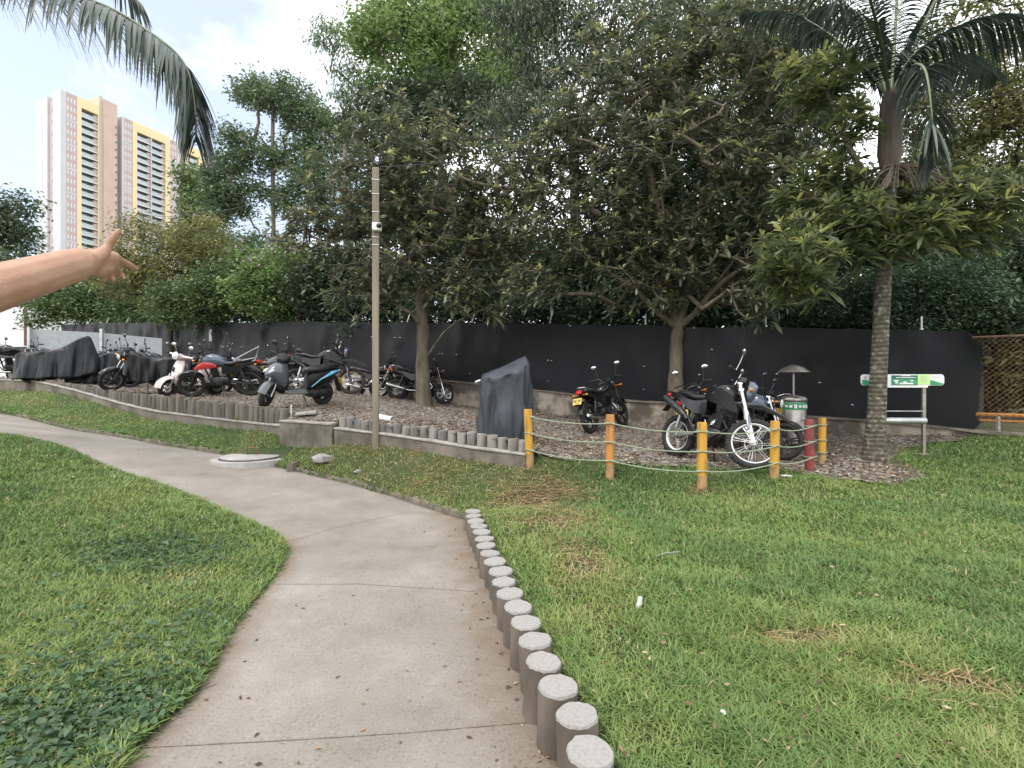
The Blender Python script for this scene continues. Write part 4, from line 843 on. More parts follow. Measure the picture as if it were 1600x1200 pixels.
def scooter(name, label, u, v, d, head, lean=8, st=0, retro=False, body='grey_p', accent=None, group='motorcycles parked on the gravel'):
    p = P(u, v, d); x, y = p.x, p.y; rt = thing(name, label, 'scooter', group=group); hx, hy = math.cos(R(head)), math.sin(R(head))
    zf = float(zK(x+hx*.6, y+hy*.6)); zr = float(zK(x-hx*.6, y-hy*.6)); rt.location = (x, y, (zf+zr)/2-.006); rt.rotation_euler = (Matrix.Rotation(R(head), 4, 'Z') @ Matrix.Rotation(-math.atan2(zf-zr, 1.25), 4, 'Y') @ Matrix.Rotation(R(-lean), 4, 'X')).to_euler()
    Rw = .215 if retro else .25; axf = .62; axr = -.60; Mx = steer(st, .45, .8, 25); bc = M[body]
    wheel(rt, 'front_wheel', axf, Rw, .10, 'alloy', Mx, 'alu' if retro else 'plastic'); wheel(rt, 'rear_wheel', axr, Rw, .12, 'alloy', None, 'alu' if retro else 'plastic')
    fk = MB(); [fk.tube([(axf, s_*.08, Rw), (.50, s_*.07, Rw+.33)], .02, 8) for s_ in (-1, 1)]; fk.xf(Mx).build('fork', M['alu'], rt)
    if retro:
        arc(MB(), axf, Rw, Rw+.045, 5, 165, .19, .008, 16, .03).xf(Mx).build('front_fender', bc, rt)
        # leg shield: a tall curved shell
        rings = []
        for z, xx, wv in ((.28, .36, .13), (.34, .44, .17), (.5, .47, .19), (.7, .43, .18), (.82, .39, .14), (.88, .37, .09)):
            rings.append([(xx+.05-.08*(t_**2), wv*t_, z) for t_ in np.linspace(-1, 1, 9)]+[(xx+.03-.08*(t_**2)-.02, wv*.95*t_, z) for t_ in np.linspace(1, -1, 9)])
        MB().loft(rings).build('leg_shield', bc, rt, smooth=50)
        MB().box((.505, 0, .66), (.03, .06, .12)).build('horn_cover', M['engine'], rt, bev=.01)
        hb = MB().sloft([(.30, .95, .05, .04), (.36, .97, .10, .07), (.44, .98, .10, .075), (.50, .98, .06, .06)], 14).tube([(.33, -.33, .99), (.38, -.1, .98), (.38, .1, .98), (.33, .33, .99)], [.02, .035, .035, .02], 10).xf(Mx).build('handlebar_cowl', bc, rt)
        hl = MB().lathe([(.02, -.07), (.08, -.04), (.092, .01), (.085, .02)], 22, (.49, 0, .99), Matrix.Rotation(R(85), 3, 'Y')).xf(Mx).build('headlight', M['chrome'], rt); MB().lathe([(.083, .012), (.06, .035), (.01, .045)], 22, (.49, 0, .99), Matrix.Rotation(R(85), 3, 'Y')).xf(Mx).build('lens', M['glass_l'], hl)
    else:
        arc(MB(), axf, Rw, Rw+.04, 20, 150, .16, .008, 16, .02).xf(Mx).build('front_fender', bc, rt)
        MB().sloft([(.30, .60, .10, .30), (.40, .64, .17, .28, 2.2), (.50, .70, .17, .20, 2.2), (.60, .73, .13, .12, 2), (.68, .69, .07, .06, 2), (.72, .67, .02, .02)], 18).build('front_apron', bc, rt, smooth=55)
        MB().sloft([(.30, .50, .11, .20), (.38, .48, .13, .20), (.48, .46, .09, .12), (.52, .45, .04, .06)], 14).build('inner_shield', M['plastic'], rt)
        hb = MB().sloft([(.24, .98, .06, .05), (.32, 1.0, .13, .065), (.42, .97, .12, .06), (.48, .94, .06, .04)], 14).xf(Mx).build('handlebar_cowl', M['plastic'], rt)
        for s_ in (-1, 1): MB().sloft([(.56, .76, .02, .03), (.63, .755, .04, .03), (.70, .72, .02, .02)], 8, y0=s_*.085).build('headlight', M['glass_l'], rt)
    bars(rt, .34, .97, .33, Mx, 'black' if not retro else 'alu', .2, .05)
    MB().sloft([(-.2, .30, .13, .05), (-.1, .30, .15, .035), (.25, .30, .14, .03), (.36, .34, .12, .06)], 14).build('floorboard', M['alu' if not retro else body], rt)
    MB().sloft([(-.95, .70, .03, .03), (-.9, .68, .09, .08), (-.7, .60, .15, .17), (-.45, .52, .17, .22), (-.25, .50, .14, .22), (-.15, .50, .08, .18)] if retro else [(-.98, .76, .03, .02), (-.9, .73, .09, .07), (-.7, .66, .13, .11), (-.45, .58, .15, .16), (-.25, .52, .13, .19), (-.16, .48, .07, .16)], 18).build('rear_body', bc if retro else M['plastic'], rt, smooth=55)
    if accent:
        mb = MB()
        for s_ in (-1, 1): mb.loft([[(-.94, s_*.085, .765), (-.94, s_*.09, .745), (-.94, s_*.07, .73), (-.94, s_*.07, .77)], [(-.7, s_*.146, .715), (-.7, s_*.15, .67), (-.7, s_*.12, .65), (-.7, s_*.12, .735)], [(-.42, s_*.157, .585), (-.42, s_*.162, .57), (-.42, s_*.13, .56), (-.42, s_*.13, .60)], [(-.22, s_*.13, .42), (-.22, s_*.132, .41), (-.22, s_*.12, .41), (-.22, s_*.12, .42)]])
        mb.build('side_stripe', M[accent], rt)
    MB().sloft([(-.88, .83, .05, .03), (-.8, .83, .11, .05), (-.55, .80, .13, .06), (-.35, .76, .135, .06), (-.15, .75, .09, .06), (-.1, .73, .05, .04)], 16).build('seat', M['seatv'] if not retro else M['plastic'], rt, smooth=60)
    MB().sloft([(-.75, .30, .04, .07), (-.6, .28, .06, .09), (-.3, .27, .07, .08), (-.12, .28, .05, .06)], 12, y0=.09).build('engine', M['engine'], rt); MB().tube([(-.3, -.15, .25), (-.45, -.17, .27), (-.85, -.18, .36), (-.9, -.18, .37)], [.03, .05, .06, .04], 12).build('exhaust', M['plastic'], rt)
    MB().sloft([(-1.02, .72, .04, .02), (-.97, .73, .08, .04), (-.9, .74, .07, .04)], 10).build('tail_light', M['tail'], rt)
    MB().loft([[(-.88, -.06, .62), (-.88, .06, .62), (-.9, .06, .6), (-.9, -.06, .6)], [(-1.02, -.08, .28), (-1.02, .08, .28), (-1.035, .08, .275), (-1.035, -.08, .275)]]).build('mud_flap', M['plastic'], rt)
    plate(rt, -1.0, .52, 18, .2, .13)
    MB().tube([(-.05, .1, .26), (-.1, .22, .01)], .012, 6).box((-.1, .23, .012), (.07, .05, .012)).build('kickstand', M['engine'], rt)
    mb = MB(); mb.tube([(-.7, .11, .84), (-.88, .09, .86), (-.93, 0, .865), (-.88, -.09, .86), (-.7, -.11, .84)], .012, 8).build('grab_rail', M['plastic'], rt)
    return rt
def cover(rt, secs, mat, seed=0, seg=44, nx=60, fold=.02, hem=.06, tiltfold=9, name='cloth_cover'):
    """draped cloth over a machine: secs = (x, half width at the ground, half width at the shoulder, top z, shoulder z, hem z)"""
    A = np.array(secs, float); xs = np.linspace(A[0, 0], A[-1, 0], nx); B = [np.interp(xs, A[:, 0], A[:, k]) for k in range(1, 6)]
    for _ in range(2): B = [np.concatenate([[b[0]], (b[:-2]+2*b[1:-1]+b[2:])/4, [b[-1]]]) for b in B]
    rg = np.random.default_rng(seed); V = []; ph = rg.uniform(0, 6, 8)
    for i, x in enumerate(xs):
        wb, ws, zt, zs, zb = [b[i] for b in B]
        for k in range(seg+1):
            t = -1+2*k/seg; a = abs(t); sg = math.copysign(1, t)
            if a < .45: q = a/.45; y = ws*math.sin(q*math.pi/2)*.98; z = zs+(zt-zs)*math.cos(q*math.pi/2)**.8
            else: q = (a-.45)/.55; y = ws+(wb-ws)*q; z = zs+(zb-zs)*q
            dn = max(0, (a-.3)/.7); ang = x*tiltfold
            f_ = fold*(dn**.7)*(math.sin(ang+ph[0]+2.2*dn+sg)+.6*math.sin(ang*1.9+ph[1]-3*dn)+.4*math.sin(ang*3.3+ph[2]+dn*2)) + fold*.5*math.sin(7*t+ang*.7+ph[3])*(1-dn)
            V.append((x+.25*f_*math.cos(ang), sg*(y+f_), z+(.5*f_ if a < .45 else 0)+(hem*.4*math.sin(ang*.8+ph[4]) if k in (0, seg) else 0)))
    V = np.array(V); m_ = seg+1; i = np.arange((nx-1)*seg); r = i//seg; c = i % seg; a = r*m_+c; Fa = np.stack([a, a+1, a+m_+1, a+m_], 1)
    # ends closed with gathered cloth
    n = len(V); V = np.concatenate([V, [[xs[0]-.03, 0, A[0, 3]*.5], [xs[-1]+.03, 0, A[-1, 3]*.5]]]); e = []
    for k in range(seg): e.append((n, k, k+1, k+1)); 
    e2 = [(n+1, (nx-1)*m_+k+1, (nx-1)*m_+k, (nx-1)*m_+k) for k in range(seg)]
    me_v = V; mb = MB(); mb.v = [tuple(p) for p in me_v]; mb.f = [tuple(q) for q in Fa]+[(a_, b_, c_) for a_, b_, c_, _ in e+e2]; mb.mi = [0]*len(mb.f)
    o = mb.build(name, mat, rt, smooth=75); s_ = o.modifiers.new('thick', 'SOLIDIFY'); s_.thickness = .004; return o
def placed(name, label, u, v, d, head, cat='covered motorcycle', lean=0, group='motorcycles parked on the gravel'):
    p = P(u, v, d); t = thing(name, label, cat, (p.x, p.y, float(zK(p.x, p.y))), group=group); t.rotation_euler = (Matrix.Rotation(R(head), 4, 'Z') @ Matrix.Rotation(R(-lean), 4, 'X')).to_euler(); return t
G_ = 'motorcycles parked on the gravel'
moto('motorcycle', 'black uncovered motorcycle at the left edge of the picture, in front of the white car', 20, 591, 15.4, 240, 9, 10, 'naked', 'black')
c = placed('covered_motorcycle', 'leftmost covered motorcycle, wholly under a dull black cover peaked at its right end', 92, 599, 14.5, 12)
wheel(c, 'front_wheel', .72, .3, .09, 'alloy', None, 'plastic'); wheel(c, 'rear_wheel', -.68, .3, .1, 'alloy', None, 'plastic')
cover(c, [(-1.02, .22, .06, .78, .7, .12), (-.85, .30, .14, .9, .8, .1), (-.4, .33, .17, .88, .8, .12), (.0, .33, .2, .98, .9, .14), (.35, .34, .24, 1.12, 1.0, .14), (.6, .30, .14, 1.33, 1.2, .14), (.75, .26, .08, 1.38, 1.25, .2), (.92, .2, .05, .9, .7, .3), (1.0, .15, .03, .6, .5, .3)], M['cover_b'], 1, fold=.05, tiltfold=12)
moto('motorcycle', 'dark motorcycle behind the black covered one, only its handlebars and top box showing', 76, 590, 16.6, 200, 8, 10, 'naked', 'black')
c = placed('covered_motorcycle', 'low motorcycle under a glossy black cover right of the peaked covered one', 168, 597, 15.0, 8)
wheel(c, 'rear_wheel', -.68, .3, .1, 'alloy', None, 'plastic'); wheel(c, 'front_wheel', .7, .3, .09, 'alloy', None, 'plastic')
cover(c, [(-1.0, .25, .1, .7, .6, .06), (-.7, .33, .16, .82, .72, .05), (-.2, .36, .2, .86, .75, .05), (.3, .36, .24, 1.0, .85, .05), (.6, .32, .26, 1.12, .98, .06), (.8, .28, .1, .9, .7, .1), (.95, .2, .05, .6, .5, .15)], M['cover_b'], 5, fold=.055, tiltfold=14)
moto('motorcycle', 'dark motorcycle with raised mirrors standing behind the low covered one', 205, 590, 16.2, 195, 8, 15, 'naked', 'black', mh=.28)
# half covered bike: machine plus a cloth over the middle
mt4 = moto('motorcycle', 'motorcycle with black cloth over its body and bare wheels, left of the pale pink scooter', 226, 607, 13.0, 206, 9, 38, 'naked', 'black', plate_on=False, mh=.26)
cover(mt4, [(-1.0, .16, .06, .88, .82, .66), (-.8, .22, .11, .97, .88, .50), (-.5, .25, .14, .94, .85, .36), (-.2, .27, .17, .90, .84, .34), (.1, .29, .20, 1.02, .92, .30), (.3, .26, .16, 1.05, .92, .38), (.42, .18, .1, .98, .84, .52)], M['cover_b'], 9, fold=.05, tiltfold=13)
moto('motorcycle', 'dark motorcycle squeezed between the half covered one and the panels behind it', 246, 600, 14.6, 205, 8, 12, 'naked', 'black', mh=.24)
moto('motorcycle', 'dark motorcycle directly behind the pale pink scooter', 300, 606, 13.9, 160, 8, -12, 'naked', 'black', mh=.22)
moto('motorcycle', 'dark motorcycle behind the tank of the red and black one', 338, 604, 14.6, 25, 8, 10, 'naked', 'black', mh=.24)
moto('motorcycle', 'black motorcycle whose round mirrors stand just above the grey scooter', 452, 612, 13.9, 170, 8, 14, 'naked', 'black', mh=.26)
moto('motorcycle', 'black motorcycle at the back of the row between the low covered one and the panels', 145, 592, 17.2, 20, 8, 10, 'naked', 'black', mh=.24)
moto('motorcycle', 'black motorcycle crammed between the wooden pole and the left loquat trunk', 627, 625, 15.1, 190, 8, 12, 'small', 'black', wheelk='spoke', rim='chrome', mh=.2)
scooter('scooter', 'pale pink retro scooter with round headlight facing the path', 300, 613, 12.6, 246, 8, 12, True, 'pinkw')
moto('motorcycle', 'red and black motorcycle seen from the side, right of the pale pink scooter', 347, 619, 12.3, 188, 8, 14, 'naked', 'black', 'bluegrey_p', wheelk='alloy', rim='engine', mh=.2, shroud='red_p')
moto('motorcycle', 'black motorcycle behind the red one, its handlebars showing above it', 382, 603, 15.0, 160, 8, -10, 'naked', 'black', mh=.2)
mt7 = moto('motorcycle', 'black motorcycle with orange indicator behind the grey scooter, its tail to the left', 428, 610, 13.6, 20, 8, 12, 'naked', 'black', 'grey_p', mh=.34)
tri = MB(); z_ = .92; tri.tube([(-.95, .0, z_), (-.35, .0, z_+.36), (-.45, 0, z_-.02), (-.95, 0, z_-.02)], .014, 6); tri.build('luggage_frame', M['galv'], mt7)
scooter('scooter', 'grey sporty scooter with a light blue side stripe, front wheel at the edging logs', 464, 638, 10.35, 238, 8, 34, False, 'grey_p', 'blue_p')
moto('motorcycle', 'tall black trail motorcycle behind the grey scooter, facing right', 504, 612, 12.9, 4, 9, 8, 'dirt', 'black', wheelk='spoke', rim='engine', mh=.2, forkc='engine', mirc='alu')
moto('motorcycle', 'black motorcycle with a red tail light behind the wooden pole, facing right', 589, 621, 15.7, 3, 8, 6, 'small', 'black', wheelk='spoke', rim='chrome', mh=.12)
moto('motorcycle', 'black motorcycle with round white mirrors partly behind the trunk of the left tree', 655, 627, 14.4, 8, 8, 15, 'small', 'black', wheelk='spoke', rim='chrome', mh=.24)
c = placed('covered_motorcycle', 'motorcycle standing under a dark grey cover behind the first yellow post', 789, 690, 8.15, 62)
c.rotation_euler = (0, 0, R(4)); c.location.z -= .01
def tent(rt, mat, seed=3):
    nth, nl = 120, 46; rg = np.random.default_rng(seed); ph = rg.uniform(0, 6.3, 12); V = []
    def top(x, y): return 1.10+.29*np.clip((x+.36)/.66, 0, 1)**1.5-.12*np.clip((x-.31)/.10, 0, 1)-.45*max(0, abs(y-.05-.35*x)-.12)**1.25-(.05 if x < -.34 else 0)
    for j in range(nl):
        t = j/(nl-1)
        for i in range(nth):
            a = 2*math.pi*i/nth; ca, sa = math.cos(a), math.sin(a); ex = 2/3.0; cx_ = math.copysign(abs(ca)**ex, ca); sy_ = math.copysign(abs(sa)**ex, sa)
            if t < .62:
                q = t/.62; w_ = .40+.0*q+.015*math.sin(q*5); dpt = .50-.06*q; f_ = (1-q*.7)**.6*.034*(1.3-2.2*abs(math.sin(4.5*a+ph[0]+q*1.8))+.9*(.6-abs(math.sin(8.5*a+ph[1]-q*2.5)))+.35*math.sin(19*a+ph[2]+q*3))+.016*math.sin(3*a+7*q+ph[3])
                x = (w_+f_)*cx_; y = (dpt+f_)*sy_; zt = top(x*.93, y*.9)-.05; z = .02+.02*math.sin(4*a+ph[4])+(zt-.04)*q
                # one deep crease where the cloth hangs over the handlebar
                g_ = math.exp(-((a-4.35)/.22)**2-((q-.62)/.25)**2); y += .10*g_; x += .03*g_
            else:
                q = (t-.62)/.38; k = 1-q; w_ = .40*k**.85; dpt = .43*k; x = w_*cx_+.02*q; y = dpt*sy_+.05*q; zt = top(x*.93, y*.9); z = zt-.05*k**3+.012*math.sin(6*a+ph[5])*k*math.sin(q*8)
            V.append((x, y, z))
    V.append((.02, .05, top(.02, .05))); Fs = [(j*nth+i, j*nth+(i+1) % nth, (j+1)*nth+(i+1) % nth, (j+1)*nth+i) for j in range(nl-1) for i in range(nth)]+[((nl-1)*nth+i, (nl-1)*nth+(i+1) % nth, nl*nth) for i in range(nth)]
    mb = MB(); mb.add(V, Fs); o = mb.build('cloth_cover', mat, rt, smooth=75); s_ = o.modifiers.new('thick', 'SOLIDIFY'); s_.thickness = .004; return o
tent(c, M['cover_g'])
a = MB().tube([(-.36, -.05, .99), (-.47, -.08, .95)], .018, 8).build('grip', M['white_p'], c)
moto('motorcycle', 'black motorcycle standing alone against the low wall, left of the middle loquat trunk', 950, 667, 10.75, 50, 9, 4, 'naked', 'black', mh=.27)
moto('dirt_bike', 'black dirt bike with white fork legs and a large spoked front wheel behind the ropes', 1118, 730, 7.75, -63, 9, 42, 'dirt', 'black', wheelk='spoke', rim='white_p', forkc='white_p', pos=((3.26+2.71)/2+.02, 7.80), mh=.26, S_=1.06, group=G_, plate_on=False, mirc='alu')
moto('motorcycle', 'dark motorcycle behind the seat of the dirt bike, only its handlebars and mirror showing', 1092, 690, 9.7, 60, 8, 10, 'naked', 'black', mh=.26)
moto('motorcycle', 'blue grey naked motorcycle with a bright angular headlight, just behind the dirt bike', 1157, 700, 8.75, -48, 8, 5, 'naked', 'black', 'bluegrey_p', mh=.22)
moto('motorcycle', 'black motorcycle with a yellow plate, its tail towards the litter bin', 1172, 700, 9.35, 196, 8, -8, 'small', 'black', mh=.14, S_=.95)
# grey panels, white car and white building at the far left
t = thing('panel_screen', 'low screen of translucent grey panels on steel posts behind the leftmost motorcycles', 'screen', P(45, 600, 17.5)); o = Vector(t.location)
pts = [(45, 514, 17.5), (158, 520, 18.2), (253, 529, 19)]
M['panel'] = mk('grey_panel', (.34, .36, .38), (.28, .30, .31), .35)
for (u0, v0, d0), (u1, v1, d1) in zip(pts[:-1], pts[1:]):
    a, b_ = P(u0, v0, d0), P(u1, v1, d1); MB().loft([[a-o, a-o-Vector((0, 0, 1.25)), a-o-Vector((0, -.02, 1.25)), a-o+Vector((0, .02, 0))], [b_-o, b_-o-Vector((0, 0, 1.1)), b_-o-Vector((0, -.02, 1.1)), b_-o+Vector((0, .02, 0))]]).build('panel', M['panel'], t)
for u0, v0, d0 in ((46, 514, 17.4), (159, 516, 18.05)): a = P(u0, v0, d0); MB().box(a-o-Vector((0, 0, .8)), (.09, .09, 1.7)).build('post', M['galv'], t)
p = P(52, 560, 22.5); t = thing('parked_car', 'white car parked behind the grey panels, left of the tarpaulin', 'car', (p.x, p.y, 1.75), R(8))
MB().loft([[(x, s_*.0+y, z) for y, z in ((-w2, .35), (-w2-.02, .7), (-w2+.08, h2), (w2-.08, h2), (w2+.02, .7), (w2, .35))] for s_ in (1,) for x, w2, h2 in ((-2.1, .6, .75), (-1.95, .78, .9), (-1.0, .82, .95), (.9, .82, .98), (1.9, .76, .85), (2.15, .55, .7))]).build('body', M['white_p'], t, smooth=40)
MB().loft([[(x, y, z) for y, z in ((-w2, .92), (-w3, h2), (w3, h2), (w2, .92))] for x, w2, w3, h2 in ((-1.7, .6, .55, .95), (-1.1, .75, .6, 1.42), (.2, .76, .6, 1.46), (1.15, .7, .55, .98))]).build('windows', M['black'], t, smooth=30)
MB().box((-.4, 0, 1.46), (1.4, 1.15, .04)).build('roof', M['white_p'], t, bev=.02)
for x in (-1.3, 1.35):
    for s_ in (-1, 1):
        w1 = MB().lathe([(.1, -.09), (.19, -.1), (.19, .1), (.1, .09)], 18, (x, s_*.76, .31), Matrix.Rotation(R(90), 3, 'X')).build('wheel', M['alu'], t); MB().torus(.25, .065, (x, s_*.76, .31), 24, 8, w=1.4).build('tyre', M['rubber'], w1)
p = P(-40, 520, 38); t = thing('white_building', 'plain white low building at the left edge below the pointing arm', 'building', (p.x, p.y+3, 3)); k = 38/F
MB().box((0, 0, 0), (P(30, 0, 38).x-P(-130, 0, 38).x, 6, 8.6)).build('wall', M['white_p'], t); MB().tube([(3.9, -3.1, -3), (3.9, -3.1, 4.3)], .1, 8).build('downpipe', M['rustw'], t)
p = P(47, 500, 50); t = thing('banded_building', 'pale building with horizontal bands between the white building and the left trees', 'building', (p.x, p.y+3, 3)); MB().box((0, 0, 2), (3.4, 5, 9.2)).build('wall', M['white_s'], t)
for k in range(5): MB().box((0, -2.55, 1.5+1.1*k), (3.5, .12, .1)).build('band', M['galv'], t)

# ---------------------------------------------------------------- apartment towers
M['t_white'] = mk('tower_white', (.54, .54, .57), (.49, .49, .52), .8, scale=.2); M['t_pink'] = mk('tower_brick', (.50, .385, .365), (.44, .335, .32), .85, scale=.4); M['t_red'] = mk('tower_core_brick', (.54, .40, .35), (.49, .36, .315), .85, scale=.3)
M['t_yel'] = mk('tower_yellow', (.74, .60, .36), (.70, .57, .34), .8, scale=.3); M['t_glass'] = mk('balcony_glass', (.34, .39, .42), (.44, .50, .53), .25, scale=.6); M['t_dark'] = mk('balcony_recess', (.13, .135, .145), (.18, .18, .185), .6, scale=.8); M['t_win'] = mk('window_light', (.85, .85, .87), (.62, .62, .66), .3, scale=1.5)  # balcony dark is lifted: distance haze put into the colour
M['t_cream'] = mk('tower_cream', (.54, .48, .37), None, .8)
T0 = Vector((-.881*157, 157, 0)); tdir = Vector((.3826, .924, 0)); tn = Vector((.924, -.3826, 0)); trot = math.atan2(tdir.y, tdir.x)
# local frame of a tower: x along the facade, y into the building (away from the viewer's side), z up
HT = 92.0; FL = 2.5
def tower(label, s0, parts, endw=None, H=HT, core=None, bal=(), winc=()):
    t = thing('apartment_tower', label, 'tower', T0+tdir*s0, trot, group='apartment towers beyond the trees')
    for (a, b_, mat, y0, y1, h_, nm) in parts: MB().box(((a+b_)/2-s0, (y0+y1)/2, h_/2), (b_-a, y1-y0, h_)).build(nm, M[mat], t)
    return t
nfl = 26
def balcony_col(t, s0, a, b_, top, n=nfl):
    proto = None
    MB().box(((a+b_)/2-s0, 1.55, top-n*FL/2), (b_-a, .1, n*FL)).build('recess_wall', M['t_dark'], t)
    for k in range(n):
        z = top-FL*(k+1)
        if proto is None:
            sl_ = MB().box(((a+b_)/2-s0, .72, 0), (b_-a, 1.5, .35)).build('balcony', M['galv'], t); sl_.location.z = z
            g_ = MB().box(((a+b_)/2-s0-(b_-a)*.12, .04, .72), ((b_-a)*.74, .08, 1.05)).build('railing', M['t_glass'], sl_); w_ = MB().box(((a+b_)/2-s0+(b_-a)*.38, .9, 1.1), ((b_-a)*.2, 1.2, 1.9)).build('partition', M['t_pink'], sl_); w2 = MB().box(((a+b_)/2-s0-(b_-a)*.2, 1.45, 1.2), ((b_-a)*.35, .08, 1.6)).build('glazing', M['t_glass'], sl_); proto = sl_
        else: c = dup(proto, t); c.location.z = z
def windows(t, s0, a, b_, top, n=nfl, cols=3, y=-.03, every=None):
    proto = None; cw = (b_-a)/cols
    for k in range(n):
        z = top-FL*(k+.45)
        if k % 3 == 2: MB().box(((a+b_)/2-s0, -.02, z-FL*.5), (b_-a+.05, .06, .6)).build('floor_band', M['t_white'], t)
        for c_ in range(cols):
            if proto is None: proto = MB().box((0, 0, 0), (cw*.5, .08, 1.3)).build('window', M['t_win'], t); MB().box((cw*.1, -.045, 0), (cw*.12, .04, 1.15)).build('pane', M['t_dark'], proto); o = proto
            else: o = dup(proto, t)
            o.location = (a-s0+cw*(c_+.5), y, z)
D_ = 12
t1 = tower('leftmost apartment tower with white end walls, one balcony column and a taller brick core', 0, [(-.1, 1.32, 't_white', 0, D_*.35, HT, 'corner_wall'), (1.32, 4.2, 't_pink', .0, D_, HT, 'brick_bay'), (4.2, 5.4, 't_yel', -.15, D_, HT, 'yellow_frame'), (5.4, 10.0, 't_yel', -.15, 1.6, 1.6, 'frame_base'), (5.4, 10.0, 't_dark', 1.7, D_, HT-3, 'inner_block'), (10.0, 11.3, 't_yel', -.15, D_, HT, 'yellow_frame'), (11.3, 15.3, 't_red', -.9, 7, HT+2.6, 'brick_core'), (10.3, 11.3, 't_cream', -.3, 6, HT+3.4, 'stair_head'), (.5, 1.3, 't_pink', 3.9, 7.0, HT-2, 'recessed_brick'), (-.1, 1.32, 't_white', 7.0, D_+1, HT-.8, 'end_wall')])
MB().box((7.7, .72, HT-1.5), (4.7, 1.7, 3.1)).build('frame_head', M['t_yel'], t1)
balcony_col(t1, 0, 5.42, 9.98, HT-3.05); windows(t1, 0, 1.45, 4.1, HT-1.2)
pr = None
for k in range(22):
    if pr is None: pr = MB().box((0, 0, 0), (.5, .1, .8)).build('core_window', M['t_dark'], t1); o = pr
    else: o = dup(pr, t1)
    o.location = (14.9, -.93, HT-5-k*FL)
for z in (HT-7, HT-21, HT-40): MB().box((-.12, 9.6, z-3.5), (.06, .18, 9)).build('slot_window', M['galv'], t1)
for k in range(20): o = MB().box((.47, 5.2, HT-5-k*3.7), (.06, .9, 1.1)).build('end_window', M['t_dark'], t1)
s2 = 17.2
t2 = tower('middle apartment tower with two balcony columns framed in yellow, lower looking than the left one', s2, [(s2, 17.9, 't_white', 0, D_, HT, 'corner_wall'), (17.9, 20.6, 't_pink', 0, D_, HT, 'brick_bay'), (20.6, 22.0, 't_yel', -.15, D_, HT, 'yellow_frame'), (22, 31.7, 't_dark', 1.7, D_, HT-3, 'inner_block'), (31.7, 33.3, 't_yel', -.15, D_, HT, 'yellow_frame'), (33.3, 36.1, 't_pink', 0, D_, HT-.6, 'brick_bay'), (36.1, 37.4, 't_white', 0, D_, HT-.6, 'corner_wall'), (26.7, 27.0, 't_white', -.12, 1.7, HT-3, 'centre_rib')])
MB().box((26.85-s2, .72, HT-1.5), (9.8, 1.7, 3.1)).build('frame_head', M['t_yel'], t2)
balcony_col(t2, s2, 22.02, 26.68, HT-3.05); balcony_col(t2, s2, 27.02, 31.68, HT-3.05); windows(t2, s2, 18.0, 20.5, HT-1.2); windows(t2, s2, 33.4, 36.0, HT-1.8)
s3 = 38.4
t3 = tower('rightmost apartment tower, mostly hidden by a tree, yellow frame and brick', s3, [(s3, 40.3, 't_yel', -.15, D_, HT, 'yellow_frame'), (40.3, 44.5, 't_dark', 1.7, D_, HT-3, 'inner_block'), (44.5, 45.9, 't_yel', -.15, D_, HT, 'yellow_frame'), (45.9, 52, 't_pink', 0, D_, HT, 'brick_bay')])
MB().box((42.4-s3, .72, HT-1.5), (4.3, 1.7, 3.1)).build('frame_head', M['t_yel'], t3); balcony_col(t3, s3, 40.32, 44.48, HT-3.05); windows(t3, s3, 46, 51.5, HT-1.2, cols=4)
# ---------------------------------------------------------------- vegetation
def vnoise(x, y, s, seed=0):
    r = np.random.default_rng(seed); G = r.random((64, 64)); X = np.asarray(x)*s+100.3; Y = np.asarray(y)*s+77.7; xi = np.floor(X).astype(int); yi = np.floor(Y).astype(int); fx = X-xi; fy = Y-yi; fx = fx*fx*(3-2*fx); fy = fy*fy*(3-2*fy)
    g = lambda a, b_: G[a % 64, b_ % 64]
    return (g(xi, yi)*(1-fx)+g(xi+1, yi)*fx)*(1-fy)+(g(xi, yi+1)*(1-fx)+g(xi+1, yi+1)*fx)*fy
def unit(a): return a/np.maximum(np.linalg.norm(a, axis=1), 1e-9)[:, None]
def leaves(name, C_, D, L_, W_, v, mat, parent, droop=.25, full=False, origin=(0, 0, 0), seed=0):
    r = np.random.default_rng(seed); n = len(C_); D = unit(D); up = unit(np.stack([r.normal(0, .5, n), r.normal(0, .5, n), np.ones(n)], 1)); side = unit(np.cross(D, up)); nn = unit(np.cross(side, D))
    C_ = C_-np.array(origin); L_ = np.broadcast_to(L_, n)[:, None]; W_ = np.broadcast_to(W_, n)[:, None]; z = np.array([[0, 0, 1.]])
    def pt(t, s_, f_): return C_+D*L_*t-z*droop*L_*t*t+side*W_*s_+nn*W_*f_
    if full:
        Ps = [pt(0, 0, 0), pt(.33, -.36, .12), pt(.33, 0, 0), pt(.33, .36, .12), pt(.70, -.46, .12), pt(.70, 0, 0), pt(.70, .46, .12), pt(1, 0, -.05)]; T = [(0, 1, 2), (0, 2, 3), (1, 4, 5), (1, 5, 2), (2, 5, 6), (2, 6, 3), (4, 7, 5), (5, 7, 6)]
    else: Ps = [pt(0, 0, 0), pt(.5, -.5, .18), pt(1, 0, 0), pt(.5, .5, .18)]; T = [(0, 1, 2), (0, 2, 3)]
    k = len(Ps); V = np.stack(Ps, 1).reshape(-1, 3); Fa = (np.arange(n)[:, None, None]*k+np.array(T)[None]).reshape(-1, 3); return np_mesh(name, V, Fa, mat, parent, attr=np.repeat(v, k))
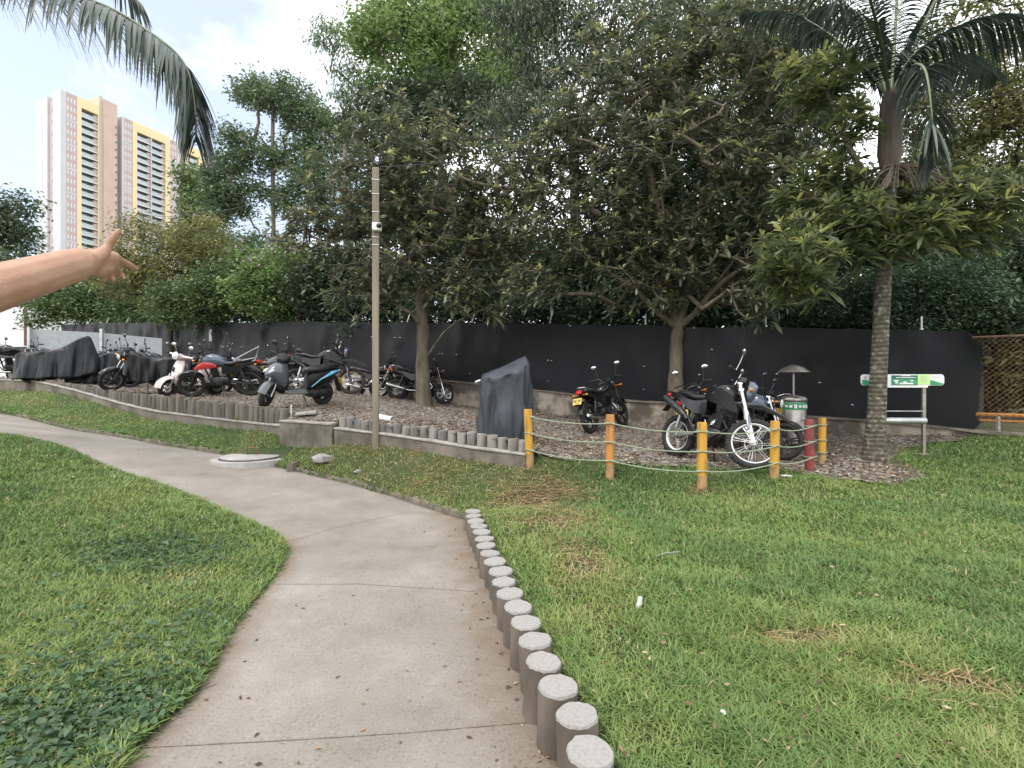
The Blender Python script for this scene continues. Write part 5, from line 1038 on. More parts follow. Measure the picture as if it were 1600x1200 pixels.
def grow(nodes, par, tips, step=.35, jit=.06, seed=0):
    r = np.random.default_rng(seed); nodes = [np.array(n, float) for n in nodes]; par = list(par); ends = []
    A = np.zeros((len(nodes)+len(tips)*14+50, 3)); m = len(nodes); A[:m] = nodes; c = A[m-1]
    base = A[0].copy()
    for tp in tips:
        d2 = ((A[:m]-tp)**2).sum(1)
        # prefer nodes that lie between the fork and the tip
        k = int(np.argmin(d2+.15*np.abs(A[:m, 2]-tp[2]))); p = A[k].copy(); dist = math.sqrt(d2[k]); ns = max(1, min(12, int(dist/step))); prev = k
        for i in range(1, ns+1):
            t = i/ns; q = p+(tp-p)*t; q = q+r.normal(0, jit, 3)*(1 if i < ns else 0)+np.array([0, 0, -.10*dist*t*(1-t)]); A[m] = q; par.append(prev); prev = m; m += 1
        ends.append(prev)
    return A[:m], par, ends
def branch_mesh(name, A, par, mat, parent, rt=.008, ex=.42, origin=(0, 0, 0), rmax=.3, seg=5, skip=0):
    n = len(A); cnt = np.zeros(n)
    for i in range(n-1, 0, -1):
        cnt[i] += 1; cnt[par[i]] += cnt[i]
    cnt[0] += 1; rad = np.minimum(rt*cnt**ex, rmax); E = np.array([i for i in range(1, n) if i > skip]); Pp = np.array([par[i] for i in E]); a = A[Pp]; b_ = A[E]; ra = np.minimum(rad[Pp], rad[E]*1.35); rb_ = rad[E]; t = unit(b_-a); o = unit(np.cross(t, np.array([[.31, .22, .93]]))); o2 = np.cross(t, o); ring = []
    for q, rr_ in ((a-t*ra[:, None]*.3, ra), (b_+t*rb_[:, None]*.2, rb_)):
        for k in range(seg): an = 2*math.pi*k/seg; ring.append(q+(o*math.cos(an)+o2*math.sin(an))*rr_[:, None])
    V = np.stack(ring, 1).reshape(-1, 3)-np.array(origin); T = [(k, (k+1) % seg, seg+(k+1) % seg, seg+k) for k in range(seg)]; Fa = (np.arange(len(E))[:, None, None]*2*seg+np.array(T)[None]).reshape(-1, 4); return np_mesh(name, V, Fa, mat, parent, smooth=True)
def blobpts(blobs, n, r, shell=.55):
    out = []; vol = np.array([b_[3]*b_[4]*b_[5] for b_ in blobs])**.7; vol = vol/vol.sum()
    for b_, f_ in zip(blobs, vol):
        m = max(1, int(n*f_)); d = unit(r.normal(0, 1, (m, 3))); rad = (shell+(1-shell)*r.random(m))**(1/1.5); rad *= 1+.18*np.sin(d[:, 0]*5+b_[0])*np.cos(d[:, 2]*6+b_[1]); out.append(np.array(b_[:3])+d*rad[:, None]*np.array(b_[3:6]))
    return np.concatenate(out)
def pb(u, v, ru, rv, d, rd=None):
    p = P(u, v, d); return (p.x, p.y, p.z, ru*d/F, rv*d/F, rd if rd else (ru+rv)/2*d/F*.8)
LV = {}
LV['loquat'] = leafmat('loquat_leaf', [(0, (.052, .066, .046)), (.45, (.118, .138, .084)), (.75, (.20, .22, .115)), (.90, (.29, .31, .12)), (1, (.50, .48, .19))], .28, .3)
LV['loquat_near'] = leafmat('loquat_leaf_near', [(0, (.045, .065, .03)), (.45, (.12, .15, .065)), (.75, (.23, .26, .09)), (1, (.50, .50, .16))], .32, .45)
LV['bright'] = leafmat('bright_leaf', [(0, (.10, .17, .06)), (.5, (.20, .29, .10)), (1, (.34, .42, .18))], .5, .4)
LV['dark'] = leafmat('dark_leaf', [(0, (.030, .048, .030)), (.5, (.070, .10, .058)), (1, (.14, .18, .10))], .42, .25)
LV['mid'] = leafmat('mid_green_leaf', [(0, (.045, .085, .035)), (.5, (.10, .16, .06)), (1, (.20, .26, .10))], .5, .35)
LV['olive'] = leafmat('olive_leaf', [(0, (.09, .10, .04)), (.5, (.22, .23, .09)), (1, (.42, .40, .18))], .55, .35)
LV['euc'] = leafmat('grey_green_leaf', [(0, (.07, .11, .06)), (.5, (.15, .21, .11)), (1, (.28, .36, .20))], .5, .3)
LV['fern'] = leafmat('blue_green_leaf', [(0, (.028, .055, .032)), (.5, (.07, .12, .065)), (1, (.16, .24, .13))], .5, .3)
LV['pink'] = leafmat('pink_petal', [(0, (.45, .22, .42)), (1, (.75, .5, .72))], .6, .4)
LV['palm'] = leafmat('palm_leaflet', [(0, (.022, .036, .030)), (.5, (.045, .068, .055)), (1, (.10, .13, .10))], .38, .2)
def tree(name, label, basept, trunkpts, trad, blobs, ntips, nleaf, lsize, lmat, bark, seed=1, full=False, limbs=(), rt=.008, rosette=False, jit=.06, shell=.5, group=None, step=.35, spread=.35, wl=.42, droop=.2, leafdir='out', ex=.42, cat='tree', flower=0, vpow=1.0, rmax=.3):
    r = np.random.default_rng(seed); b_ = Vector(basept); t = thing(name, label, cat, b_, group=group); o = np.array(b_)
    tp = [Vector(p) for p in trunkpts]; rads = np.linspace(trad, trad*.72, len(tp)); rads = list(rads); rads[0] = trad*1.25
    pts = [b_-Vector((0, 0, .3)), b_]+tp; rads = [trad*1.5, trad*1.3]+list(np.linspace(trad*1.02, trad*.8, len(tp)))
    # refine the trunk line
    fine = []; fr_ = []
    for i in range(len(pts)-1):
        for k in range(4): q = k/4; fine.append(pts[i].lerp(pts[i+1], q)+Vector((.01*math.sin(i*3+k), .01*math.cos(k*2), 0))); fr_.append((rads[i]*(1-q)+rads[i+1]*q)*(1+.05*math.sin(k*2.1+i)))
    fine.append(pts[-1]); fr_.append(rads[-1]*.8)
    MB().tube([p-b_ for p in fine], fr_, 14).build('trunk', bark, t, smooth=60)
    nodes = [np.array(p) for p in tp]; par = [max(0, i-1) for i in range(len(tp))]; nodes = [np.array(b_)]+nodes; par = [0]+[i for i in range(len(tp))]
    skip = len(nodes)-1
    for lb in limbs:       # (index of start node, points)
        prev = lb[0]; last = Vector(nodes[prev])
        for p in lb[1]:
            p = Vector(p); m_ = max(1, int((p-last).length/.3))
            for k in range(1, m_+1): nodes.append(np.array(last.lerp(p, k/m_))+r.normal(0, .02, 3)); par.append(prev); prev = len(nodes)-1
            last = p
    tips = blobpts(blobs, ntips, r, shell); c = np.array(tp[-1]); tips = tips[np.argsort(((tips-c)**2).sum(1))]; A, par2, ends = grow(nodes, par, tips, step, jit, seed)
    branch_mesh('branches', A, par2, bark, t, rt, ex, o, rmax, 5, skip)
    E = A[ends]; Ed = unit(E-A[[par2[e] for e in ends]]); k = max(1, nleaf//len(E)); idx = np.repeat(np.arange(len(E)), k); n = len(idx)
    clump = r.random(len(E))[idx]; top = np.clip((E[idx, 2]-tips[:, 2].min())/(np.ptp(tips[:, 2])+.01), 0, 1)
    if rosette:
        j = np.tile(np.arange(k), len(E)); az_ = j*2.4+r.random(n)*.5; el_ = np.radians(72-j/k*85+r.normal(0, 8, n)); ax = unit(Ed[idx]*.6+np.array([[0, 0, .8]])); s1 = unit(np.cross(ax, np.array([[.3, .8, .1]]))); s2 = np.cross(ax, s1)
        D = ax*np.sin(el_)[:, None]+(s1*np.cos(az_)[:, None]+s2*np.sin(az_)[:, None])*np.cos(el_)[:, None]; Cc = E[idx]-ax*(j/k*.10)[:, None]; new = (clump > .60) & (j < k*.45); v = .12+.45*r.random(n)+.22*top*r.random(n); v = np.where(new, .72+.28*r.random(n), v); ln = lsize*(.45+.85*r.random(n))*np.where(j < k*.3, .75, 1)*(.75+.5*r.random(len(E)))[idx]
    else:
        Cc = E[idx]+r.normal(0, spread, (n, 3))*np.array([[1, 1, .7]]); D = r.normal(0, 1, (n, 3)); D[:, 2] *= .5
        if leafdir == 'down': D[:, 2] -= 1.2
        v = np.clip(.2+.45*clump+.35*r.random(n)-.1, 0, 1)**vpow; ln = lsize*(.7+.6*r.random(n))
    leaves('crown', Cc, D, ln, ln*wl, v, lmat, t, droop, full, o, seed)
    if flower:
        q = r.choice(np.where(E[:, 2] > np.quantile(E[:, 2], .7))[0], 60); idx = np.repeat(q, flower//60); Cc = E[idx]+r.normal(0, .22, (len(idx), 3))+np.array([[0, 0, .3]]); leaves('flowers', Cc, r.normal(0, 1, (len(idx), 3)), .12, .09, r.random(len(idx)), LV['pink'], t, .1, False, o, seed+1)
    return t
def pp(*a): return [P(*q) for q in a]
# three loquat trees
b1 = hit(663, 633, zK); d1 = b1.y
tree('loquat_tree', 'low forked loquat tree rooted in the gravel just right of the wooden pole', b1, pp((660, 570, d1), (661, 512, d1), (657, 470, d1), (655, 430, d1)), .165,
     [pb(600, 390, 120, 90, d1-.2), pb(720, 400, 130, 80, d1-.3), pb(570, 300, 120, 90, d1), pb(690, 270, 150, 110, d1-.2), pb(790, 330, 90, 120, d1), pb(630, 210, 110, 60, d1+.2), pb(480, 360, 60, 55, d1+.2), pb(760, 455, 90, 30, d1-1), pb(560, 460, 70, 25, d1-.8)], 1900, 26000, .21, LV['loquat'], M['bark_l'], 3, True,
     [(2, pp((640, 490, d1-.3), (610, 470, d1-.5), (560, 430, d1-.8))), (1, pp((690, 520, d1-.3), (730, 495, d1-.6), (790, 470, d1-.8))), (3, pp((690, 440, d1-.4), (730, 390, d1-.6), (770, 340, d1-.8))), (4, pp((620, 400, d1-.4), (560, 340, d1-.6))), (4, pp((660, 370, d1), (680, 300, d1+.2), (700, 220, d1+.2)))], .009, True, .05, .3, step=.3, wl=.30, droop=.3, ex=.40, rmax=.10)
b2 = hit(1056, 663, zK); d2 = b2.y-.35; b2 = Vector(((1056-800)/F*d2, d2, float(zK((1056-800)/F*d2, d2))))
tree('loquat_tree', 'largest dark loquat tree, behind the dirt bike, its crown reaching the top edge', b2, pp((1056, 590, d2), (1057, 540, d2), (1060, 512, d2)), .155,
     [pb(1000, 400, 150, 70, d2-.2), pb(1140, 400, 140, 80, d2-.6), pb(900, 330, 120, 100, d2), pb(1060, 270, 170, 120, d2-.4), pb(1220, 300, 110, 110, d2-.8), pb(960, 180, 140, 100, d2), pb(1120, 130, 150, 100, d2-.2), pb(1230, 180, 80, 100, d2-.5), pb(860, 230, 70, 70, d2), pb(1030, 60, 150, 50, d2), pb(1180, 50, 110, 60, d2), pb(1250, 400, 70, 60, d2-1.6), pb(1190, 470, 60, 22, d2-1.8), pb(830, 440, 60, 40, d2-.2)], 3400, 46000, .20, LV['loquat'], M['bark_l'], 5, True,
     [(3, pp((1030, 490, d2), (990, 450, d2-.2), (930, 410, d2-.2), (870, 370, d2))), (3, pp((1085, 490, d2-.2), (1130, 440, d2-.6), (1190, 400, d2-1))), (3, pp((1050, 460, d2+.1), (1040, 380, d2), (1010, 260, d2), (990, 150, d2))), (3, pp((1075, 460, d2-.1), (1090, 370, d2-.3), (1120, 250, d2-.3), (1150, 110, d2-.2))), (3, pp((1100, 470, d2-.3), (1180, 360, d2-.7), (1230, 250, d2-.8)))], .009, True, .05, .3, step=.3, wl=.28, droop=.3, ex=.38, rmax=.10)
pm = hit(1365, 718, zK); dp_ = pm.y
d3 = dp_+.75; b3 = Vector(((1371-800)/F*d3, d3, float(zK((1390-800)/F*d3, d3))))
tree('loquat_tree', 'slender loquat tree behind the palm trunk, its long leaves spreading to the right edge', b3, pp((1374, 560, d3), (1379, 470, d3), (1384, 410, d3)), .05,
     [pb(1290, 380, 90, 40, d3-.9), pb(1400, 330, 110, 50, d3-.5), pb(1520, 330, 100, 60, d3-.7), pb(1290, 290, 80, 50, d3-.6), pb(1450, 280, 90, 40, d3), pb(1250, 440, 50, 30, d3-1.2), pb(1600, 290, 60, 45, d3-.6), pb(1380, 375, 60, 25, d3-1.1), pb(1340, 330, 60, 40, d3-1.2), pb(1440, 350, 60, 30, d3-1.2), pb(1240, 400, 60, 60, d3-1.4), pb(1280, 120, 55, 55, d3-.8), pb(1330, 190, 40, 40, d3-.9)], 1050, 11500, .235, LV['loquat_near'], M['bark_l'], 8, True,
     [(3, pp((1340, 385, d3-.4), (1270, 390, d3-.9), (1215, 430, d3-1.1))), (3, pp((1450, 380, d3-.3), (1530, 345, d3-.6), (1620, 300, d3-.7))), (3, pp((1370, 340, d3-.1), (1300, 290, d3-.4))), (3, pp((1420, 330, d3-.1), (1470, 270, d3))), (3, pp((1360, 370, d3-.2), (1290, 330, d3-.6), (1250, 330, d3-.9))), (3, pp((1370, 330, d3-.4), (1330, 240, d3-.8), (1290, 140, d3-.8)))], .008, True, .05, .25, step=.25, wl=.25, droop=.3, ex=.36, rmax=.05)
def gz(u, d): x = (u-800)/F*d; return Vector((x, d, float(zK(x, d))-.05))
def bgt(name, label, u, d, blobs, ntips, nleaf, ls, lm, bark='bark_d', seed=1, trad=.18, tv=None, **kw):
    b_ = gz(u, d); zt = P(u, tv or 430, d).z; h = zt-b_.z
    return tree(name, label, b_, [b_+Vector((.05, 0, h*.4)), b_+Vector((-.05, 0, h*.75)), b_+Vector((0, 0, h))], trad, blobs, ntips, nleaf, ls, LV[lm], M[bark], seed, group='trees beyond the tarpaulin fence', **kw)
bgt('tree', 'tall bright yellow green tree rising behind the left loquat at the top edge', 690, 24, [pb(640, 60, 90, 55, 24), pb(730, 80, 90, 75, 24), pb(590, 50, 50, 40, 24.5), pb(790, 150, 60, 55, 23), pb(680, 10, 100, 40, 24), pb(650, 130, 80, 40, 23.5), pb(830, 40, 40, 60, 24.5)], 700, 30000, .22, 'bright', 'bark_e', 21, .2, 260, wl=.5, spread=.32)
bgt('tree', 'dark domed tree crown between the bright green tree and the left loquat', 655, 22, [pb(700, 160, 80, 38, 22), pb(610, 165, 60, 35, 22), pb(740, 190, 70, 40, 21.5), pb(580, 200, 50, 30, 22), pb(640, 210, 70, 30, 22)], 300, 13000, .2, 'dark', 'bark_d', 22, .15, 300, wl=.5, spread=.28)
bgt('eucalyptus_tree', 'tall open tree with pale trunk and separate grey green leaf clumps, left of the loquats', 427, 30, [pb(420, 400, 60, 40, 30), pb(340, 390, 30, 30, 30), pb(395, 140, 34, 22, 30), pb(440, 150, 50, 34, 30), pb(345, 290, 35, 25, 30), pb(375, 215, 30, 22, 30), pb(480, 185, 40, 28, 30), pb(400, 250, 40, 25, 30), pb(355, 265, 30, 25, 30), pb(465, 245, 45, 28, 30), pb(520, 210, 40, 30, 30), pb(385, 310, 45, 22, 30), pb(470, 310, 50, 30, 30), pb(350, 330, 35, 20, 30), pb(510, 270, 45, 30, 29)], 620, 34000, .22, 'euc', 'bark_e', 23, .12, 150, wl=.5, spread=.34, shell=.4)
bgt('tree', 'feathery grey green tree tops behind the bright green tree, against the sky', 540, 27, [pb(520, 60, 35, 20, 27), pb(545, 110, 30, 20, 27), pb(560, 150, 45, 22, 27), pb(510, 40, 18, 14, 27), pb(600, 20, 30, 20, 27), pb(570, 190, 40, 20, 27)], 160, 4500, .2, 'euc', 'bark_e', 24, .14, 210, wl=.35, spread=.3, leafdir='down', shell=.3)
bgt('tree', 'tall dark fine leafed tree behind the middle loquat with sky showing through its top', 900, 17.5, [pb(850, 60, 90, 70, 17.5), pb(960, 50, 90, 60, 17.5), pb(800, 200, 60, 70, 17.5), pb(900, 160, 90, 70, 17.5), pb(1010, 180, 70, 80, 17.5), pb(820, 0, 80, 40, 17.5)], 800, 26000, .16, 'dark', 'bark_d', 25, .18, 200, wl=.3, spread=.3, leafdir='down')
bgt('tree', 'tall dark fine leafed tree to the left of the palm crown', 1180, 16, [pb(1150, 40, 90, 60, 16), pb(1230, 80, 80, 80, 16), pb(1120, 150, 90, 70, 16), pb(1260, 190, 80, 70, 16), pb(1060, 20, 60, 50, 16)], 700, 24000, .16, 'dark', 'bark_d', 26, .18, 200, wl=.3, spread=.3, leafdir='down')
bgt('tree', 'yellowish olive tree with fine leaves in front of the middle tower', 265, 24, [pb(240, 400, 70, 35, 24), pb(320, 375, 50, 38, 24), pb(180, 430, 55, 35, 24), pb(280, 440, 90, 40, 24), pb(350, 420, 50, 40, 24), pb(210, 355, 30, 16, 24)], 500, 20000, .16, 'olive', 'bark_d', 27, .14, 470, wl=.45, spread=.3)
bgt('flowering_tree', 'bright green tree topped with pink blossom behind the tarpaulin, left of the wooden pole', 470, 20, [pb(450, 420, 65, 35, 20), pb(520, 430, 60, 40, 20), pb(410, 450, 50, 35, 20), pb(470, 465, 90, 28, 20)], 320, 16000, .17, 'bright', 'bark_d', 28, .12, 470, wl=.5, spread=.24, flower=360, vpow=1.5)
bgt('tree', 'mid green bushy tree between the olive tree and the pink blossom tree', 370, 22, [pb(350, 455, 60, 35, 22), pb(400, 420, 40, 40, 22.5), pb(300, 475, 70, 22, 22)], 240, 11000, .18, 'mid', 'bark_d', 29, .12, 480, wl=.5, spread=.28)
bgt('tree', 'spreading green tree below the pointing hand, above the far end of the tarpaulin', 130, 33, [pb(120, 470, 60, 25, 33), pb(180, 470, 60, 28, 33), pb(80, 455, 40, 22, 34), pb(230, 475, 50, 22, 33), pb(70, 490, 30, 14, 33)], 320, 13000, .26, 'mid', 'bark_d', 30, .2, 490, wl=.5, spread=.4)
bgt('tree', 'slim pale green tree standing in front of the rightmost tower', 308, 42, [pb(305, 280, 24, 30, 42), pb(312, 330, 30, 38, 42), pb(296, 370, 30, 30, 42), pb(330, 390, 30, 30, 42)], 260, 9000, .3, 'mid', 'bark_d', 31, .2, 400, wl=.5, spread=.42, vpow=.7)
bgt('tree', 'dark wide crowned tree at the far left edge behind the arm', -10, 60, [pb(5, 375, 45, 28, 60), pb(-40, 350, 60, 30, 60), pb(10, 430, 50, 30, 55), pb(45, 460, 30, 25, 50), pb(20, 320, 40, 8, 60)], 360, 12000, .5, 'dark', 'bark_d', 32, .35, 420, wl=.5, spread=.8, vpow=.6)
bgt('tree', 'big spreading olive green tree in the upper right corner behind the palm', 1540, 14, [pb(1500, 180, 90, 70, 14), pb(1580, 120, 80, 80, 14), pb(1460, 120, 50, 60, 14.5), pb(1560, 240, 90, 60, 14), pb(1480, 250, 60, 40, 14), pb(1650, 200, 70, 110, 14), pb(1540, 40, 90, 50, 14), pb(1440, 200, 40, 50, 15)], 900, 26000, .12, 'olive', 'bark_d', 33, .22, 330, wl=.5, spread=.22, vpow=1.6)
bgt('tree', 'tree with fern like blue green sprays hanging over the tarpaulin right of the palm', 1470, 11.6, [pb(1400, 450, 70, 22, 11), pb(1480, 445, 75, 28, 11), pb(1530, 470, 50, 24, 10.8), pb(1450, 485, 90, 16, 10.8), pb(1320, 470, 70, 30, 11.4), pb(1240, 480, 60, 25, 12), pb(1500, 410, 60, 25, 11.6)], 620, 20000, .10, 'fern', 'bark_d', 34, .12, 440, wl=.38, spread=.17)
for i, (u, v, ru, rv, d, lab) in enumerate([(560, 445, 100, 50, 19, 'dense dark tree behind the wooden pole, filling the gap above the tarpaulin'), (770, 420, 110, 75, 18.5, 'dense dark tree between the left and middle loquats'), (930, 430, 100, 70, 17, 'dense dark tree left of the trunk of the middle loquat'), (1080, 420, 110, 80, 16, 'dense dark tree straight behind the fork of the middle loquat'), (1220, 390, 110, 100, 15, 'dense dark tree behind the steel litter bin'), (1370, 360, 110, 90, 15, 'dense dark tree behind the trunk of the palm'), (1560, 420, 110, 90, 13.5, 'dense dark tree at the right edge above the chain link'), (1620, 560, 90, 75, 11.8, 'dark bush behind the chain link at the right edge'), (640, 330, 110, 70, 21, 'dark tree behind the crown of the left loquat')]):
    bgt('tree', lab, u, d, [pb(u-ru*.4, v, ru*.7, rv*.8, d), pb(u+ru*.4, v+rv*.1, ru*.7, rv*.8, d), pb(u, v-rv*.4, ru*.8, rv*.6, d), pb(u, v+rv*.35, ru, rv*.5, d)], 420, 15000, .19, 'dark' if i not in (7,) else 'olive', 'bark_d', 40+i, .14, v+rv*.3, wl=.5, spread=.3, vpow=1.3)
for i, (u, d, lab) in enumerate([(600, 17.2, 'low dark bush peeping over the tarpaulin just right of the wooden pole'), (720, 16.2, 'low dark bush behind the tarpaulin right of the left loquat trunk'), (860, 15.2, 'low dark bush behind the tarpaulin between the left and middle loquats'), (980, 14.2, 'low dark bush behind the tarpaulin left of the middle loquat fork'), (1100, 13.4, 'low dark bush behind the tarpaulin right of the middle loquat fork'), (1220, 12.6, 'low dark bush behind the tarpaulin above the litter bin'), (1330, 12.0, 'low dark bush behind the tarpaulin left of the palm trunk'), (1440, 11.2, 'low dark bush behind the tarpaulin above the information sign'), (1530, 10.6, 'low dark bush beside the ragged end of the tarpaulin'), (500, 20.4, 'low green bush over the tarpaulin left of the wooden pole'), (410, 24.5, 'low green bush over the tarpaulin below the pink blossom tree'), (330, 27, 'low green bush over the tarpaulin above the small white notice'), (240, 30, 'low green bush over the tarpaulin above the grey panels')]):
    d += .6
    bgt('bush', lab, u, d, [pb(u-35, 497, 55, 26, d), pb(u+35, 492, 55, 28, d), pb(u, 470, 60, 26, d+.4)], 130, 6000, .15+.04*(i > 9), 'mid' if i >= 9 else 'dark', 'bark_d', 70+i, .05, 505, wl=.5, spread=.22, vpow=1.3)
bgt('tree', 'dark tree behind the upper middle of the largest loquat crown', 1075, 15, [pb(1060, 280, 90, 60, 15), pb(1130, 250, 60, 60, 15), pb(1000, 310, 70, 50, 15)], 300, 11000, .17, 'dark', 'bark_d', 90, .14, 300, wl=.5, spread=.3, vpow=1.2)
# ---------------------------------------------------------------- palms
def frond(mb_r, store, pts, L0=.55, n=90, droop=.6, seed=0, w_=.032, spreadf=.75, r0=.03):
    """a pinnate leaf: rachis through pts, leaflets both sides"""
    r = np.random.default_rng(seed); pts = [Vector(p) for p in pts]; fine = []
    for i in range(len(pts)-1):
        p0 = pts[max(0, i-1)]; p1 = pts[i]; p2 = pts[i+1]; p3 = pts[min(len(pts)-1, i+2)]
        for k in range(8): t = k/8; fine.append(.5*((2*p1)+(p2-p0)*t+(2*p0-5*p1+4*p2-p3)*t*t+(-p0+3*p1-3*p2+p3)*t**3))
    fine.append(pts[-1]); m = len(fine); mb_r.tube(fine, [r0*(1-.85*i/m) for i in range(m)], 6); A = np.array(fine); s_ = np.linspace(.12, .995, n)*(m-1)
    pos = np.stack([np.interp(s_, np.arange(m), A[:, k]) for k in range(3)], 1); T = unit(np.gradient(pos, axis=0)); side = unit(np.cross(T, np.array([[0, 0, 1.]])+T[:, [1, 0, 2]]*.15))
    t = np.linspace(0, 1, n); ln = L0*np.clip(np.sin((.12+.86*t)*math.pi)**.55, .25, 1)
    for sg in (-1, 1):
        D = T*(.45+.5*t[:, None])+side*sg*spreadf+r.normal(0, .07, (n, 3))+np.array([[0, 0, -.1]])
        store.append((pos, unit(D), ln*(.9+.2*r.random(n)), np.full(n, w_), droop*(.7+.6*r.random(n)), r.random(n)))
def leaflets(name, store, parent, origin):
    V = []; Fa = []; at_ = []; base = 0
    for pos, D, ln, wd, dr, v in store:
        n = len(pos); sd_ = unit(np.cross(D, np.array([[0.05, 0.02, 1.]]))); K = 6; rows = []
        for k in range(K):
            t = k/(K-1); c = pos+D*(ln*t)[:, None]*(1-.15*t)+np.array([[0, 0, -1.]])*(ln*dr*t**1.8)[:, None]; w1 = (wd*(.35+.65*math.sin(min(1, t*1.6+.15)*math.pi/2))*(1-t**3)+.002)[:, None]; rows += [c-sd_*w1*.5, c+np.array([[0, 0, -.006]]), c+sd_*w1*.5]
        V.append(np.stack(rows, 1).reshape(-1, 3)); T = []
        for k in range(K-1):
            for q in (0, 1): a = k*3+q; T.append((a, a+1, a+4, a+3))
        Fa.append((np.arange(n)[:, None, None]*K*3+np.array(T)[None]).reshape(-1, 4)+base); base += n*K*3; at_.append(np.repeat(v, K*3))
    return np_mesh(name, np.concatenate(V)-np.array(origin), np.concatenate(Fa), LV['palm'], parent, attr=np.concatenate(at_))
m_, nt, b = newmat('palm_trunk_bark'); N_, L_ = nt.nodes, nt.links; tc = N_.new('ShaderNodeTexCoord'); wv = N_.new('ShaderNodeTexWave'); wv.bands_direction = 'Z'; wv.inputs['Scale'].default_value = 4.5; wv.inputs['Distortion'].default_value = 2.5; wv.inputs['Detail'].default_value = 3; L_.new(tc.outputs['Object'], wv.inputs[0])
n1 = N_.new('ShaderNodeTexNoise'); n1.inputs['Scale'].default_value = 11; n1.inputs['Detail'].default_value = 8; n1.inputs['Roughness'].default_value = .7; L_.new(tc.outputs['Object'], n1.inputs[0]); r1 = ramp(N_, [(.42, (.065, .056, .042)), (.54, (.11, .096, .072)), (.62, (.24, .23, .19)), (.7, (.33, .33, .27))]); L_.new(n1.outputs[0], r1.inputs[0])
r2 = ramp(N_, [(.0, (.62, .62, .62)), (.25, (1, 1, 1)), (1, (1, 1, 1))]); L_.new(wv.outputs[0], r2.inputs[0]); mm = N_.new('ShaderNodeMix'); mm.data_type = 'RGBA'; mm.blend_type = 'MULTIPLY'; mm.inputs[0].default_value = 1; L_.new(r1.outputs[0], mm.inputs[6]); L_.new(r2.outputs[0], mm.inputs[7]); L_.new(mm.outputs[2], b.inputs['Base Color']); b.inputs['Roughness'].default_value = .95
bp = N_.new('ShaderNodeBump'); bp.inputs['Strength'].default_value = .6; bp.inputs['Distance'].default_value = .015; L_.new(wv.outputs[0], bp.inputs['Height']); L_.new(bp.outputs[0], b.inputs['Normal']); M['palmbark'] = m_
M['crownshaft'] = mk('crownshaft_sheath', (.15, .115, .095), (.085, .062, .05), .75, scale=8, bump=.4, bscale=30, stretch=(2, 2, .2)); M['petiole'] = mk('green_petiole', (.13, .16, .08), (.09, .11, .06), .5)
pt_ = thing('palm_tree', 'palm with a ringed lichen spotted trunk standing in the dirt left of the information sign', 'palm tree', pm); o = pm
line = pp((1365, 718, dp_), (1367, 690, dp_), (1370, 640, dp_), (1374, 560, dp_), (1379, 460, dp_), (1384, 360, dp_), (1390, 262, dp_)); wd_ = [17.5, 14.2, 12.6, 11.2, 10.8, 11, 11]; fine = []; fr_ = []
for i in range(len(line)-1):
    for k in range(6): q = k/6; fine.append(line[i].lerp(line[i+1], q)-o); fr_.append((wd_[i]*(1-q)+wd_[i+1]*q)*dp_/F)
fine.append(line[-1]-o); fr_.append(wd_[-1]*dp_/F); fine.insert(0, fine[0]-Vector((0, 0, .2))); fr_.insert(0, fr_[0]*1.1)
MB().tube(fine, fr_, 22).build('trunk', M['palmbark'], pt_, smooth=60)
cs = pp((1390, 264, dp_), (1390, 240, dp_), (1391, 200, dp_), (1392, 165, dp_), (1393, 140, dp_)); MB().tube([p-o for p in cs], [q*dp_/F for q in (12, 16.5, 15.5, 14.5, 9)], 18).build('crownshaft', M['crownshaft'], pt_, smooth=60)
FR = [[(1393, 150, 0), (1425, 90, -.1), (1490, 45, -.3), (1570, 26, -.5), (1660, 48, -.7), (1720, 110, -.8)], [(1388, 150, 0), (1345, 100, .5), (1290, 50, 1.0), (1230, 20, 1.5), (1160, 20, 2.0)], [(1392, 145, 0), (1398, 60, .2), (1405, -60, .5), (1415, -160, 1.0)], [(1397, 150, 0), (1430, 70, .2), (1480, -30, .5), (1560, -110, .8), (1650, -130, 1.0)], [(1395, 150, 0), (1425, 105, -.3), (1445, 110, -.7), (1455, 170, -.9), (1460, 260, -.9)], [(1387, 150, 0), (1350, 60, .2), (1290, -20, .3), (1200, -60, .4), (1110, -40, .4)], [(1390, 145, 0), (1370, 80, .6), (1340, 20, 1.3), (1290, 10, 2.0), (1240, 60, 2.5)], [(1395, 150, 0), (1440, 110, .6), (1500, 90, 1.3), (1560, 120, 1.9)], [(1390, 150, 0), (1375, 60, -.4), (1350, -30, -1.0), (1330, -60, -1.6)]]
for i, f_ in enumerate(FR):
    rm = MB(); st_ = []; frond(rm, st_, [P(u, v, dp_+dd)-o for u, v, dd in f_], .62, 110, .75, i, .036, .8, .032); rr_ = rm.build('frond', M['petiole'], pt_, smooth=60); leaflets('leaflets', st_, rr_, (0, 0, 0))
mb = MB(); rr = random.Random(4)
for k in range(26): a = rr.uniform(-1.2, 1.4); mb.tube([Vector((0, -.1, P(1, 262, dp_).z-pm.z))+(P(1390, 262, dp_)-o)*0+Vector(((1390-1365)/F*dp_, 0, 0)), Vector(((1390-1365)/F*dp_+.25*a, -.28, P(1, 275, dp_).z-pm.z+rr.uniform(-.05, .1))), Vector(((1390-1365)/F*dp_+.5*a, -.35, P(1, 300, dp_).z-pm.z+rr.uniform(-.15, .1)))], .006, 4)
mb.build('flower_stalk', M['bark_e'], pt_)
